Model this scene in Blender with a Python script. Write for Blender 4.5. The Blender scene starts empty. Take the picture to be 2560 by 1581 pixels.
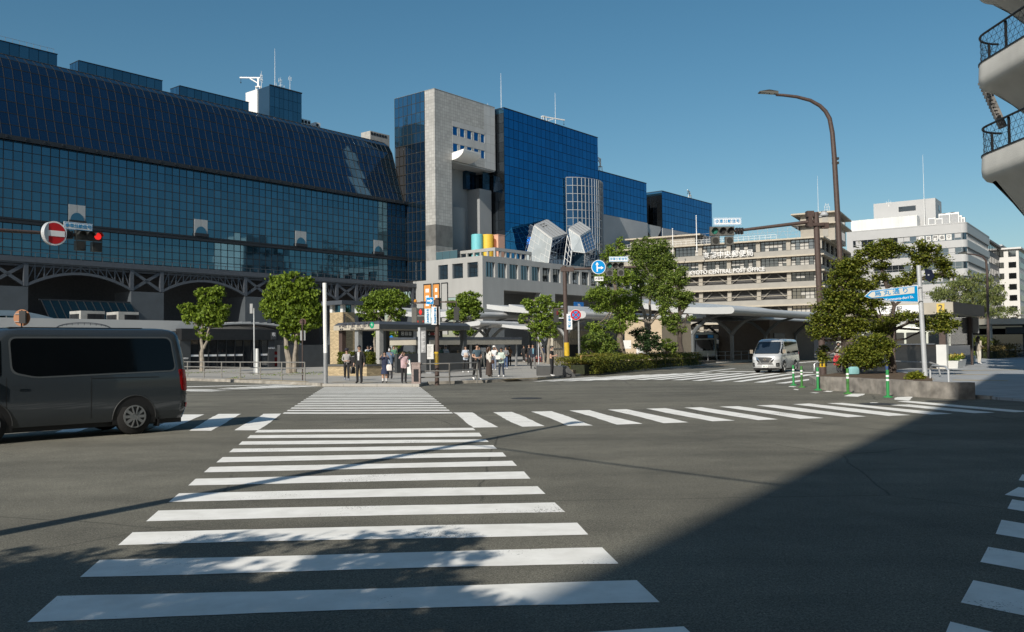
import bpy, math, random
import numpy as np
from math import sin, cos, pi, radians, sqrt, atan2
from mathutils import Vector, Matrix
random.seed(7)
sc = bpy.context.scene
COL = sc.collection
# ------------------------------------------------------------------ camera
F, CX, CY, RO = 2218.0, 1280.0, 790.5, .0119
TH = math.atan(83 / F)
EYE = Vector((0, 0, 1.57))
cam = bpy.data.objects.new('camera', bpy.data.cameras.new('camera'))
COL.objects.link(cam)
cam.data.sensor_width = 36
cam.data.lens = F / 2560 * 36
cam.data.clip_end = 6000
cam.matrix_world = Matrix.Translation(EYE) @ (Matrix.Rotation(pi / 2 + TH, 4, 'X') @ Matrix.Rotation(-RO, 4, 'Z'))
sc.camera = cam
# ------------------------------------------------------------------ sky, sun, exposure
SUN_AZ, SUN_EL = radians(208), radians(33)
w = bpy.data.worlds.new('World'); sc.world = w; w.use_nodes = True
nt = w.node_tree; nt.nodes.clear()
sky = nt.nodes.new('ShaderNodeTexSky'); sky.sky_type = 'NISHITA'; sky.sun_disc = False
sky.sun_elevation = SUN_EL; sky.sun_rotation = SUN_AZ
sky.altitude = 60; sky.air_density = 1.0; sky.dust_density = 1.0; sky.ozone_density = 1.8
hs = nt.nodes.new('ShaderNodeHueSaturation')
hs.inputs['Hue'].default_value = .483; hs.inputs['Saturation'].default_value = 1.25
bg = nt.nodes.new('ShaderNodeBackground'); bg.inputs['Strength'].default_value = .086
wo = nt.nodes.new('ShaderNodeOutputWorld')
nt.links.new(sky.outputs[0], hs.inputs['Color']); nt.links.new(hs.outputs[0], bg.inputs[0]); nt.links.new(bg.outputs[0], wo.inputs[0])
sl = bpy.data.lights.new('sun', 'SUN'); sl.energy = 5.0; sl.angle = radians(.42); sl.color = (1, .93, .82)
so = bpy.data.objects.new('sun', sl); COL.objects.link(so)
SD = Vector((sin(SUN_AZ) * cos(SUN_EL), cos(SUN_AZ) * cos(SUN_EL), sin(SUN_EL)))
so.rotation_euler = SD.to_track_quat('Z', 'Y').to_euler()
vs = sc.view_settings
vs.view_transform = 'Standard'; vs.look = 'None'; vs.gamma = 1; vs.exposure = 0; vs.use_curve_mapping = False
sc.cycles.max_bounces = 6; sc.cycles.diffuse_bounces = 3; sc.cycles.glossy_bounces = 4
# ------------------------------------------------------------------ placing
def ray(px, py):
    x, y = (px - CX) / F, (CY - py) / F
    a, b = x * cos(RO) + y * sin(RO), -x * sin(RO) + y * cos(RO)
    return Vector((a, cos(TH) - b * sin(TH), sin(TH) + b * cos(TH)))
def G(px, py, z=0.0, k=0.0):            # point on the ground sheet z + k*Y
    d = ray(px, py); return EYE + d * ((z - EYE.z) / (d.z - k * d.y))
def AT(px, py, Y):
    d = ray(px, py); return EYE + d * (Y / d.y)
UX, UY = .6302, .7764                     # the station's long axis
RZ = atan2(UY, UX)
def S(u, v, z=0.0): return Vector((u * UX - v * UY, u * UY + v * UX, z))
def uvz(p): return (p.x * UX + p.y * UY, -p.x * UY + p.y * UX, p.z)
def SV(px, py, v):                        # (u, z) on the plane v
    d = ray(px, py); t = v / (-d.x * UY + d.y * UX); q = uvz(EYE + d * t); return q[0], q[2]
def SU(px, py, u):
    d = ray(px, py); t = u / (d.x * UX + d.y * UY); q = uvz(EYE + d * t); return q[1], q[2]
# ------------------------------------------------------------------ materials
MATS = {}
def mat(key, col, rough=.6, metal=0.0, var=.12, scale=3.0, bump=0.0, bscale=40.0, emit=0.0, spec=.5, alpha=1.0, trans=0.0, isl=0.0, col2=None, streak=0.0, coat=0.0):
    if key in MATS: return MATS[key]
    m = bpy.data.materials.new(key); m.use_nodes = True
    n, l = m.node_tree.nodes, m.node_tree.links
    b = n['Principled BSDF']
    c = (*col, 1)
    b.inputs['Roughness'].default_value = rough; b.inputs['Metallic'].default_value = metal
    b.inputs['Specular IOR Level'].default_value = spec
    b.inputs['Coat Weight'].default_value = coat
    tc = n.new('ShaderNodeTexCoord')
    src = None
    if isl:
        g = n.new('ShaderNodeNewGeometry'); src = g.outputs['Random Per Island']
    elif var:
        t = n.new('ShaderNodeTexNoise'); t.inputs['Scale'].default_value = scale; t.inputs['Detail'].default_value = 6
        mp = n.new('ShaderNodeMapping'); mp.inputs['Scale'].default_value = (1, 1, 1 - .92 * streak)
        l.new(tc.outputs['Object'], mp.inputs[0]); l.new(mp.outputs[0], t.inputs['Vector']); src = t.outputs['Fac']
    if src is not None:
        r = n.new('ShaderNodeValToRGB')
        v = isl or var
        e0, e1 = r.color_ramp.elements
        if not isl: e0.position, e1.position = .3, .7
        e0.color = tuple(x * (1 - v) for x in col) + (1,)
        e1.color = (*(col2 or [min(1, x * (1 + v)) for x in col]), 1)
        l.new(src, r.inputs[0]); l.new(r.outputs[0], b.inputs['Base Color'])
        cout = r.outputs[0]
    else:
        b.inputs['Base Color'].default_value = c; cout = None
    if bump:
        t2 = n.new('ShaderNodeTexNoise'); t2.inputs['Scale'].default_value = bscale; t2.inputs['Detail'].default_value = 4
        l.new(tc.outputs['Object'], t2.inputs['Vector'])
        bp = n.new('ShaderNodeBump'); bp.inputs['Strength'].default_value = bump; bp.inputs['Distance'].default_value = .02
        l.new(t2.outputs['Fac'], bp.inputs['Height']); l.new(bp.outputs[0], b.inputs['Normal'])
    if emit:
        b.inputs['Emission Color'].default_value = c; b.inputs['Emission Strength'].default_value = emit
    if alpha < 1: b.inputs['Alpha'].default_value = alpha
    if trans:
        tr = n.new('ShaderNodeBsdfTranslucent'); mx = n.new('ShaderNodeMixShader'); mx.inputs[0].default_value = trans
        if cout: l.new(cout, tr.inputs[0])
        l.new(b.outputs[0], mx.inputs[1]); l.new(tr.outputs[0], mx.inputs[2]); l.new(mx.outputs[0], n['Material Output'].inputs[0])
    MATS[key] = m
    return m
def tile_mat(key, col, sx, sz, gap=.03, mortar=.45, var=.14, rough=.55, axis=0):
    """square cladding too far away to tell the pieces apart: joints and per-tile tone"""
    if key in MATS: return MATS[key]
    m = mat(key, col, rough, var=0)
    n, l = m.node_tree.nodes, m.node_tree.links; b = n['Principled BSDF']
    tc = n.new('ShaderNodeTexCoord'); sp = n.new('ShaderNodeSeparateXYZ'); cb = n.new('ShaderNodeCombineXYZ')
    ad = n.new('ShaderNodeMath'); ad.operation = 'ADD'
    l.new(tc.outputs['Object'], sp.inputs[0]); l.new(sp.outputs[0], ad.inputs[0]); l.new(sp.outputs[1], ad.inputs[1])
    l.new(ad.outputs[0], cb.inputs[0]); l.new(sp.outputs[2], cb.inputs[1])
    if axis == 2:
        l.new(sp.outputs[0], cb.inputs[0]); l.new(sp.outputs[1], cb.inputs[1])
    br = n.new('ShaderNodeTexBrick'); br.offset = 0 if axis != 1 else .5; br.squash = 1
    br.inputs['Scale'].default_value = 1; br.inputs['Brick Width'].default_value = sx; br.inputs['Row Height'].default_value = sz
    br.inputs['Mortar Size'].default_value = gap * .5; br.inputs['Mortar Smooth'].default_value = .1
    br.inputs['Color1'].default_value = (*[x * (1 - var) for x in col], 1); br.inputs['Color2'].default_value = (*[min(1, x * (1 + var)) for x in col], 1)
    br.inputs['Mortar'].default_value = (*[x * mortar for x in col], 1)
    no = n.new('ShaderNodeTexNoise'); no.inputs['Scale'].default_value = .35; no.inputs['Detail'].default_value = 5
    l.new(tc.outputs['Object'], no.inputs['Vector'])
    mr = n.new('ShaderNodeMapRange'); mr.inputs[3].default_value = .8; mr.inputs[4].default_value = 1.2
    l.new(no.outputs[0], mr.inputs[0])
    mu = n.new('ShaderNodeVectorMath'); mu.operation = 'SCALE'
    l.new(cb.outputs[0], br.inputs['Vector']); l.new(br.outputs['Color'], mu.inputs[0]); l.new(mr.outputs[0], mu.inputs['Scale'])
    l.new(mu.outputs[0], b.inputs['Base Color'])
    return m
# ------------------------------------------------------------------ mesh builder
class MB:
    def __init__(s): s.v = []; s.f = []
    def add(s, vs, fs):
        k = len(s.v); s.v += [tuple(p) for p in vs]; s.f += [tuple(i + k for i in f) for f in fs]; return s
    def quad(s, a, b, c, d): return s.add([a, b, c, d], [(0, 1, 2, 3)])
    def poly(s, ps): return s.add(ps, [tuple(range(len(ps)))])
    def box(s, x0, x1, y0, y1, z0, z1):
        return s.add([(x0, y0, z0), (x1, y0, z0), (x1, y1, z0), (x0, y1, z0), (x0, y0, z1), (x1, y0, z1), (x1, y1, z1), (x0, y1, z1)],
                     [(3, 2, 1, 0), (4, 5, 6, 7), (0, 1, 5, 4), (1, 2, 6, 5), (2, 3, 7, 6), (3, 0, 4, 7)])
    def bar(s, p0, p1, w, h=None):                 # rectangular bar between two points
        p0, p1 = Vector(p0), Vector(p1); d = (p1 - p0).normalized(); h = h or w
        up = Vector((0, 0, 1)) if abs(d.z) < .95 else Vector((0, 1, 0))
        a = d.cross(up).normalized() * w / 2; b = a.cross(d).normalized() * h / 2
        return s.add([p0 - a - b, p0 + a - b, p0 + a + b, p0 - a + b, p1 - a - b, p1 + a - b, p1 + a + b, p1 - a + b],
                     [(0, 1, 2, 3), (7, 6, 5, 4), (0, 4, 5, 1), (1, 5, 6, 2), (2, 6, 7, 3), (3, 7, 4, 0)])
    def tube(s, path, rad, n=8, cap=True):
        P = [Vector(p) for p in path]; R = rad if isinstance(rad, (list, tuple)) else [rad] * len(P)
        k = len(s.v); ref = None
        for i, p in enumerate(P):
            d = (P[min(i + 1, len(P) - 1)] - P[max(i - 1, 0)]).normalized()
            if ref is None: ref = Vector((1, 0, 0)) if abs(d.x) < .9 else Vector((0, 1, 0))
            a = (ref - d * ref.dot(d)).normalized(); b = d.cross(a); ref = a
            for j in range(n):
                t = 2 * pi * j / n; s.v.append(tuple(p + (a * cos(t) + b * sin(t)) * R[i]))
        for i in range(len(P) - 1):
            for j in range(n):
                q = (j + 1) % n; s.f.append((k + i * n + j, k + i * n + q, k + (i + 1) * n + q, k + (i + 1) * n + j))
        if cap:
            s.f.append(tuple(k + j for j in range(n))[::-1]); e = k + (len(P) - 1) * n; s.f.append(tuple(e + j for j in range(n)))
        return s
    def cyl(s, p0, p1, r, r1=None, n=12): return s.tube([p0, p1], [r, r if r1 is None else r1], n)
    def prism(s, poly, z0, z1):                    # poly in xy, counter-clockwise
        n = len(poly)
        z0f = z0 if callable(z0) else (lambda x, y: z0); z1f = z1 if callable(z1) else (lambda x, y: z1)
        vs = [(x, y, z0f(x, y)) for x, y in poly] + [(x, y, z1f(x, y)) for x, y in poly]
        return s.add(vs, [tuple(range(n))[::-1], tuple(range(n, 2 * n))] + [(i, (i + 1) % n, n + (i + 1) % n, n + i) for i in range(n)])
    def xz(s, poly, y0, y1):                       # polygon in xz extruded along y
        n = len(poly); vs = [(x, y0, z) for x, z in poly] + [(x, y1, z) for x, z in poly]
        return s.add(vs, [tuple(range(n)), tuple(range(n, 2 * n))[::-1]] + [(i, n + i, n + (i + 1) % n, (i + 1) % n) for i in range(n)])
    def yz(s, poly, x0, x1):
        n = len(poly); vs = [(x0, y, z) for y, z in poly] + [(x1, y, z) for y, z in poly]
        return s.add(vs, [tuple(range(n))[::-1], tuple(range(n, 2 * n))] + [(i, (i + 1) % n, n + (i + 1) % n, n + i) for i in range(n)])
    def lathe(s, prof, n=16, c=(0, 0, 0)):         # profile of (r, z)
        k = len(s.v)
        for r, z in prof:
            for j in range(n): s.v.append((c[0] + r * cos(2 * pi * j / n), c[1] + r * sin(2 * pi * j / n), c[2] + z))
        for i in range(len(prof) - 1):
            for j in range(n):
                q = (j + 1) % n; s.f.append((k + i * n + j, k + i * n + q, k + (i + 1) * n + q, k + (i + 1) * n + j))
        s.f.append(tuple(k + j for j in range(n))[::-1]); e = k + (len(prof) - 1) * n; s.f.append(tuple(e + j for j in range(n)))
        return s
    def mesh(s, name, m, smooth=False):
        me = bpy.data.meshes.new(name); me.from_pydata(s.v, [], s.f); me.materials.append(m)
        if smooth: me.polygons.foreach_set('use_smooth', [True] * len(me.polygons))
        return me
    def out(s, name, m, parent=None, smooth=False, kind=None, label=None):
        o = put(name, s.mesh(name, m, smooth), parent)
        if smooth:
            try: o.data.set_sharp_from_angle(angle=radians(38))
            except Exception: pass
        if kind: o['kind'] = kind
        if label: o['label'] = label
        return o
def put(name, me, parent=None, loc=None, rot=None):
    o = bpy.data.objects.new(name, me); COL.objects.link(o)
    if parent is not None:
        o.parent = parent
        if loc is None and 'off' in OFF.get(parent.name, ()): o.location = OFF[parent.name]['off']
    if loc is not None:
        q = OFF.get(parent.name, {}).get('off') if parent is not None else None
        o.location = Vector(loc) + (q if q is not None else Vector((0, 0, 0)))
    if rot is not None: o.rotation_euler = rot
    if parent is not None: KIDS.setdefault(parent.name, []).append(o)
    return o
OFF = {}
def tag(o, label, cat, group=None, kind=None):
    o['label'] = label; o['category'] = cat
    if group: o['group'] = group
    if kind: o['kind'] = kind
    return o
def thing(name, label, cat, loc=(0, 0, 0), rz=0.0, group=None):
    o = bpy.data.objects.new(name, None); COL.objects.link(o)
    o.location = loc; o.rotation_euler = (0, 0, rz); o.empty_display_size = .2
    return tag(o, label, cat, group)
def sthing(name, label, cat, u, v, group=None):   # a thing laid out in the station's own axes, children given in (u, v, z)
    o = thing(name, label, cat, S(u, v), RZ, group); OFF[o.name] = {'off': Vector((-u, -v, 0))}
    return o
def copy_tree(o, parent=None, loc=None, rz=None, label=None):
    c = o.copy(); COL.objects.link(c)
    if parent is not None: c.parent = parent
    if loc is not None: c.location = loc
    if rz is not None: c.rotation_euler = (0, 0, rz)
    if label: c['label'] = label
    for ch in KIDS.get(o.name, []): copy_tree(ch, c)
    return c
KIDS = {}
def structure(o): o['kind'] = 'structure'; return o
def text(name, s, size, m, parent, loc, rot, ext=.004, ax='CENTER', w=1.0):
    cu = bpy.data.curves.new(name, 'FONT'); cu.body = s; cu.size = size; cu.extrude = ext; cu.align_x = ax; cu.align_y = 'CENTER'
    cu.materials.append(m); cu.offset = size * .012
    o = bpy.data.objects.new(name, cu); COL.objects.link(o)
    if parent is not None:
        o.parent = parent; q = OFF.get(parent.name, {}).get('off')
        loc = Vector(loc) + (q if q is not None else Vector((0, 0, 0)))
        KIDS.setdefault(parent.name, []).append(o)
    o.location = loc; o.rotation_euler = rot; o.scale = (w, 1, 1)
    return o
# palette
WHITE = mat('white_paint', (.78, .78, .76), .5, var=.05)
BLACK = mat('black_metal', (.015, .016, .018), .45, var=.2)
BROWN = mat('brown_pole', (.075, .052, .045), .5, var=.15, scale=8)
GREYM = mat('grey_metal', (.33, .34, .35), .4, metal=.4, var=.1)
GALV = mat('galvanised', (.52, .54, .56), .45, metal=.3, var=.08)
DARK = mat('dark_void', (.012, .014, .018), .8, var=.1)
CONC = mat('concrete', (.36, .355, .335), .8, var=.16, scale=1.2, bump=.15)
SBLUE = mat('sign_blue', (.0, .17, .55), .35, var=.03)
SWHITE = mat('sign_white', (.8, .81, .82), .35, var=.02)
SRED = mat('sign_red', (.5, .015, .02), .35, var=.04)
GLASSD = mat('dark_glass', (.012, .016, .02), .04, var=0, spec=.8)
# ================================================================== GROUND
def asphalt():
    m = mat('asphalt', (.062, .06, .053), .85, var=0)
    n, l = m.node_tree.nodes, m.node_tree.links; b = n['Principled BSDF']
    tc = n.new('ShaderNodeTexCoord')
    def noise(s, d=6, r=.6):
        t = n.new('ShaderNodeTexNoise'); t.inputs['Scale'].default_value = s; t.inputs['Detail'].default_value = d; t.inputs['Roughness'].default_value = r
        l.new(tc.outputs['Object'], t.inputs['Vector']); return t.outputs['Fac']
    def ramp(src, p0, c0, p1, c1):
        r = n.new('ShaderNodeValToRGB'); r.color_ramp.elements[0].position = p0; r.color_ramp.elements[1].position = p1
        r.color_ramp.elements[0].color = (c0, c0, c0, 1); r.color_ramp.elements[1].color = (c1, c1, c1, 1); l.new(src, r.inputs[0]); return r.outputs[0]
    def mul(a, c):
        x = n.new('ShaderNodeMix'); x.data_type = 'RGBA'; x.blend_type = 'MULTIPLY'; x.inputs[0].default_value = 1
        l.new(a, x.inputs[6]); l.new(c, x.inputs[7]); return x.outputs[2]
    base = n.new('ShaderNodeRGB'); base.outputs[0].default_value = (.166, .158, .126, 1)
    c = mul(base.outputs[0], ramp(noise(.22, 5), .3, .66, .72, 1.2))
    c = mul(c, ramp(noise(1.6, 8, .7), .3, .82, .7, 1.18))
    fine = noise(70, 4, .85)
    c = mul(c, ramp(fine, .36, .22, .62, 1.6))
    c = mul(c, ramp(noise(26, 5, .9), .36, .62, .64, 1.3))
    c = mul(c, ramp(noise(120, 1, .5), .67, 1, .74, 2.3))
    # stretched dark tyre lanes and oil
    mp = n.new('ShaderNodeMapping'); mp.inputs['Rotation'].default_value = (0, 0, -RZ); mp.inputs['Scale'].default_value = (.03, .7, 1)
    l.new(tc.outputs['Object'], mp.inputs[0]); t = n.new('ShaderNodeTexNoise'); t.inputs['Scale'].default_value = 1; t.inputs['Detail'].default_value = 4
    l.new(mp.outputs[0], t.inputs['Vector']); c = mul(c, ramp(t.outputs[0], .36, .8, .56, 1.05))
    # cracks
    vo = n.new('ShaderNodeTexVoronoi'); vo.feature = 'DISTANCE_TO_EDGE'; vo.inputs['Scale'].default_value = .22
    mw = n.new('ShaderNodeMix'); mw.data_type = 'RGBA'; mw.inputs[0].default_value = .16
    l.new(tc.outputs['Object'], mw.inputs[6]); tn = n.new('ShaderNodeTexNoise'); tn.inputs['Scale'].default_value = .9; tn.inputs['Detail'].default_value = 6
    l.new(tc.outputs['Object'], tn.inputs['Vector']); l.new(tn.outputs['Color'], mw.inputs[7]); l.new(mw.outputs[2], vo.inputs['Vector'])
    gate = ramp(noise(.12, 2), .44, 1, .56, 0)
    cr = ramp(vo.outputs['Distance'], .0006, .42, .003, 1)
    mx = n.new('ShaderNodeMix'); mx.data_type = 'RGBA'; mx.blend_type = 'LIGHTEN'; mx.inputs[0].default_value = 1
    l.new(cr, mx.inputs[6]); l.new(gate, mx.inputs[7]); c = mul(c, mx.outputs[2])
    l.new(c, b.inputs['Base Color'])
    bp = n.new('ShaderNodeBump'); bp.inputs['Strength'].default_value = .6; bp.inputs['Distance'].default_value = .012
    l.new(fine, bp.inputs['Height']); l.new(bp.outputs[0], b.inputs['Normal'])
    return m
ASPH = asphalt()
road = structure(MB().quad((-1500, -900, 0), (1500, -900, 0), (1500, 2600, 0), (-1500, 2600, 0)).out('road', ASPH))
def paint():
    m = mat('road_paint', (.6, .6, .58), .7, var=0)
    n, l = m.node_tree.nodes, m.node_tree.links; b = n['Principled BSDF']
    tc = n.new('ShaderNodeTexCoord')
    t = n.new('ShaderNodeTexNoise'); t.inputs['Scale'].default_value = 3; t.inputs['Detail'].default_value = 8; t.inputs['Roughness'].default_value = .65
    t2 = n.new('ShaderNodeTexNoise'); t2.inputs['Scale'].default_value = 60; t2.inputs['Detail'].default_value = 4
    t3 = n.new('ShaderNodeTexNoise'); t3.inputs['Scale'].default_value = .9; t3.inputs['Detail'].default_value = 4
    for q in (t, t2, t3): l.new(tc.outputs['Object'], q.inputs['Vector'])
    r = n.new('ShaderNodeValToRGB'); r.color_ramp.elements[0].color = (.76, .75, .71, 1); r.color_ramp.elements[1].color = (.90, .895, .86, 1)
    r.color_ramp.elements[0].position = .35; r.color_ramp.elements[1].position = .65
    l.new(t.outputs[0], r.inputs[0])
    ad = n.new('ShaderNodeMath'); ad.operation = 'MULTIPLY'; l.new(t2.outputs[0], ad.inputs[0]); l.new(t3.outputs[0], ad.inputs[1])
    r2 = n.new('ShaderNodeValToRGB'); r2.color_ramp.elements[0].position = .375; r2.color_ramp.elements[1].position = .41
    l.new(ad.outputs[0], r2.inputs[0])
    mx = n.new('ShaderNodeMix'); mx.data_type = 'RGBA'; l.new(r2.outputs[0], mx.inputs[0]); l.new(r.outputs[0], mx.inputs[6]); mx.inputs[7].default_value = (.1, .095, .08, 1)
    l.new(mx.outputs[2], b.inputs['Base Color'])
    return m
PAINT = paint()
PZ = .004
def stripe(q, name='crosswalk_stripe', m=None, n=14, amp=.012, px=True, seed=None):
    """one painted bar: its four ground corners, the long edges a little uneven"""
    P = [G(*p) for p in q] if px else [Vector(p) for p in q]
    a, b, c, d = P                                  # a-b top edge, d-c bottom edge
    rs = random.Random(seed if seed is not None else hash(tuple(map(tuple, q))) & 0xffff)
    if (b - a).length < (d - a).length: a, b, c, d = b, c, d, a
    top = [a.lerp(b, i / n) for i in range(n + 1)]; bot = [d.lerp(c, i / n) for i in range(n + 1)]
    nv = (d - a).normalized()
    wob = [rs.uniform(0, 6) for _ in range(4)]
    for i in range(n + 1):
        t = i / n
        top[i] = top[i] + nv * (rs.uniform(-amp, amp) + .02 * sin(5 * t + wob[0])); bot[i] = bot[i] + nv * (rs.uniform(-amp, amp) + .02 * sin(6 * t + wob[1]))
    k = n + 1
    vs = [(p.x, p.y, PZ) for p in top + bot]
    o = MB().add(vs, [(i + k, i + k + 1, i + 1, i) for i in range(n)]).out(name, m or PAINT, road)
    return o
z1 = lambda x, y: (x / 2.721, 1060 + y / 2.721)
z2 = lambda x, y: (850 + x / 2.721, 1060 + y / 2.721)
z3 = lambda x, y: (560 + x / 3.061, 940 + y / 3.061)
z4 = lambda x, y: (1300 + x / 3.061, 880 + y / 3.061)
z5 = lambda x, y: (1960 + x / 4.082, 930 + y / 4.082)
z6 = lambda x, y: (2160 + x / 3.018, 1080 + y / 3.018)
NL = [(385, 1178, 195, 1345), (680, 927, 548, 1043), (905, 738, 805, 827), (1078, 592, 997, 663), (1220, 473, 1150, 532), (1333, 374, 1282, 420),
      (1428, 296, 1388, 331), (1515, 228, 1473, 263), (1587, 170, 1557, 196), (1648, 120, 1622, 145), (1702, 79, 1680, 100), (1755, 43, 1733, 61)]
NR = [(2022, 1070, 2165, 1210), (1788, 847, 1893, 953), (1612, 674, 1687, 755), (1457, 535, 1528, 600), (1343, 426, 1395, 477), (1250, 325, 1293, 374),
      (1172, 253, 1204, 287), (1107, 196, 1130, 223), (1043, 147, 1067, 171), (993, 107, 1014, 125), (948, 62, 967, 88), (905, 29, 923, 45)]
for L, R in zip(NL, NR):
    stripe([z1(*L[:2]), z2(*R[:2]), z2(*R[2:]), z1(*L[2:])], amp=.006)
stripe([(-260, 1700), (1704.5, 1565), (1760, 1615), (-360, 1800)], amp=.006)
A0, A1, B0, B1 = G(*z3(445, 292)), G(*z3(770, 84)), G(*z3(1755, 290)), G(*z3(1500, 84))
for k in range(17):
    t0, t1 = (k + .02) / 17, (k + .5) / 17
    stripe([A0.lerp(A1, t1), B0.lerp(B1, t1), B0.lerp(B1, t0), A0.lerp(A1, t0)], px=False, seed=k)
MID = [[(658, 1035.4), (704.7, 1034.7), (646, 1076.6), (586, 1076.6)], [(547, 1035.5), (604.5, 1035.4), (526, 1077.6), (470.5, 1077.6)],
       [(457, 1037), (512, 1037), (408, 1078.4), (367.5, 1078)], [(365, 1038), (418, 1038), (300, 1080), (254, 1080)], [(270, 1039), (325, 1039), (190, 1081), (135, 1082)],
       [(1133, 1032), (1180.7, 1032), (1243.8, 1068.7), (1184.6, 1070)], [(1231.4, 1031.5), (1280.4, 1030.5), (1363.7, 1066), (1303, 1067.8)]]
MID += [[z4(*p) for p in q] for q in ([(88, 458), (240, 455), (565, 565), (375, 567)], [(383, 450), (528, 447), (932, 552), (750, 558)], [(675, 443), (822, 440), (1287, 541), (1110, 547)],
        [(960, 436), (1107, 432), (1643, 527), (1465, 533)], [(1248, 428), (1390, 425), (1982, 518), (1812, 524)], [(1530, 420), (1668, 417), (2328, 508), (2155, 514)])]
MID += [[z4(1803, 411), z4(1945, 407), z5(850, 457), z5(640, 465)]]
MID += [[z5(*p) for p in q] for q in ([(85, 332), (262, 324), (1290, 443), (1070, 452)], [(440, 322), (605, 318), (1715, 430), (1505, 438)], [(1075, 340), (1280, 333), (2148, 418), (1945, 424)],
        [(1145, 303), (1275, 298), (2520, 405), (2350, 415)])]
for q in MID: stripe(q)
FR = [(1955, 2035, 242, 2300, 2365, 196), (1780, 1865, 235, 2195, 2270, 172), (1620, 1700, 230, 2050, 2115, 168), (1460, 1545, 226, 1935, 2005, 165), (1308, 1390, 222, 1805, 1880, 163), (1155, 1240, 217, 1670, 1745, 163),
      (1003, 1085, 215, 1535, 1610, 163), (862, 950, 215, 1405, 1480, 161), (720, 800, 215, 1290, 1360, 162), (583, 665, 217, 1180, 1245, 167), (455, 530, 221, 1060, 1120, 171), (328, 400, 225, 940, 1000, 176), (200, 265, 226, 800, 850, 182), (95, 150, 227, 560, 610, 193)]
for a, b, y, c, d, yy in FR: stripe([z4(c, yy), z4(d, yy), z4(b, y), z4(a, y)])
for a, b, y in ((0, 75, 112), (0, 210, 104), (60, 345, 99), (140, 470, 95), (215, 590, 90), (300, 700, 85.5), (390, 790, 81), (-260, -30, 121), (-300, 20, 116), (-380, -20, 108)):
    stripe([z3(a - 60, y - 7), z3(b - 90, y - 4.4), z3(b, y), z3(a, y - 2.2)])
stripe([z3(-420, 84), z3(560, 65), z3(560, 67.5), z3(-420, 89)], 'stop_line')
stripe([z4(1500, 148), z4(2245, 156), z4(2245, 161), z4(1560, 153)], 'stop_line')
stripe([z4(1630, 127), z4(1660, 127), z4(1400, 156), z4(1365, 156)], 'lane_line')
stripe([z4(2090, 85), z4(2300, 68), z4(2300, 72), z4(2090, 90)], 'lane_line')
ORANGE = mat('orange_paint', (.45, .2, .07), .8, var=.3, scale=2)
for a in (1330, 1480, 1620): stripe([z4(a + 60, 112 - (a - 1330) * .075), z4(a + 140, 107 - (a - 1330) * .075), z4(a + 90, 111 - (a - 1330) * .075), z4(a, 118 - (a - 1330) * .075)], 'lane_line', ORANGE)
for a, b, c, d in ((1195, 322, 1168, 366), (1165, 420, 1062, 477), (1118, 512, 1080, 586), (1035, 672, 992, 777), (935, 875, 875, 990), (825, 1122, 732, 1290), (648, 1445, 600, 1560)):
    p, q = G(*z6(a, b)), G(*z6(c, d)); p2, q2 = G(*z6(a + 700, b + 60 + b * .07)), G(*z6(c + 700, d + 60 + d * .07))
    e = (p2 - p).normalized() * 3.2; e2 = (q2 - q).normalized() * 3.2
    stripe([p, p + e, q + e2, q], px=False, seed=int(a), amp=.02)
for q in ([(610, 250), (700, 225), (840, 225), (760, 256)], [(1120, 285), (1150, 258), (1315, 255), (1275, 296)], [(395, 203), (440, 195), (515, 196), (470, 207)], [(262, 215), (300, 211), (370, 214), (330, 219)], [(95, 182), (110, 176), (155, 182), (140, 188)], [(40, 152), (60, 147), (130, 150), (100, 157)], [(880, 320), (900, 313), (960, 314), (950, 320)]):
    stripe([z5(*p) for p in q], 'worn_marking', amp=.03, n=8)
# ---------------- pavements
PAVE = tile_mat('paving', (.35, .335, .305), .6, .6, .012, .75, .06, .8, axis=2)
TILE = tile_mat('tiles', (.33, .345, .36), .9, .45, .02, .6, .1, .7, axis=2)
KERB = mat('kerb_concrete', (.3, .28, .245), .85, var=.35, scale=2.2, bump=.3)
KH = .12
kl = [(150, 946), (300, 947.5), (440, 951), (560, 955), (680, 960), (767, 963), (806, 966.5), (1048, 967.5), (1070, 962), (1220, 957), (1340, 951), (1447, 941), (1560, 931), (1690, 921), (1860, 905)]
kp = [G(*p) for p in kl]
poly = [(p.x, p.y) for p in kp] + [(60, 160), (110, 260), (-60, 330), (-160, 120), (-70, 62)]
plaza = structure(MB().prism(poly, -.1, KH).out('pavement', PAVE))
def kerbstones(pts, par, h, top=.022, w=.16, L=1.0, zf=None):
    for a, b in zip(pts, pts[1:]):
        n = max(1, round((b - a).length / L)); d = (b - a) / n
        me = None
        for i in range(n):
            p, q = a + d * (i + .006 / max(d.length, .1)), a + d * (i + 1 - .006 / max(d.length, .1))
            nx = Vector((d.y, -d.x, 0)).normalized() * w / 2
            zz = (lambda P: zf(P) + top) if zf else (lambda P: h + top)
            V = [p - nx, q - nx, q + nx, p + nx]
            j = random.uniform(-.006, .006)
            MB().add([(v.x, v.y, -.06) for v in V] + [(v.x, v.y, zz(v) + j) for v in V], [(3, 2, 1, 0), (4, 5, 6, 7), (0, 1, 5, 4), (1, 2, 6, 5), (2, 3, 7, 6), (3, 0, 4, 7)]).out('kerb_stone', KERB, par)
kerbstones(kp[1:7], plaza, KH); kerbstones(kp[8:12], plaza, KH)
# tactile paving strip
TACT = mat('tactile_paving', (.42, .32, .15), .8, var=.15, scale=6)
for a, b in (((825, 956), (1040, 957)), ((1095, 954.5), (1370, 945.5)), ((560, 947), (760, 955))):
    p, q = G(*a, KH), G(*b, KH); d = (q - p).normalized(); nn = Vector((-d.y, d.x, 0)) * .3
    MB().add([(*(v.xy), KH + .004) for v in (p, q, q + nn, p + nn)], [(0, 1, 2, 3)]).out('tactile_strip', TACT, plaza)
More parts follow.
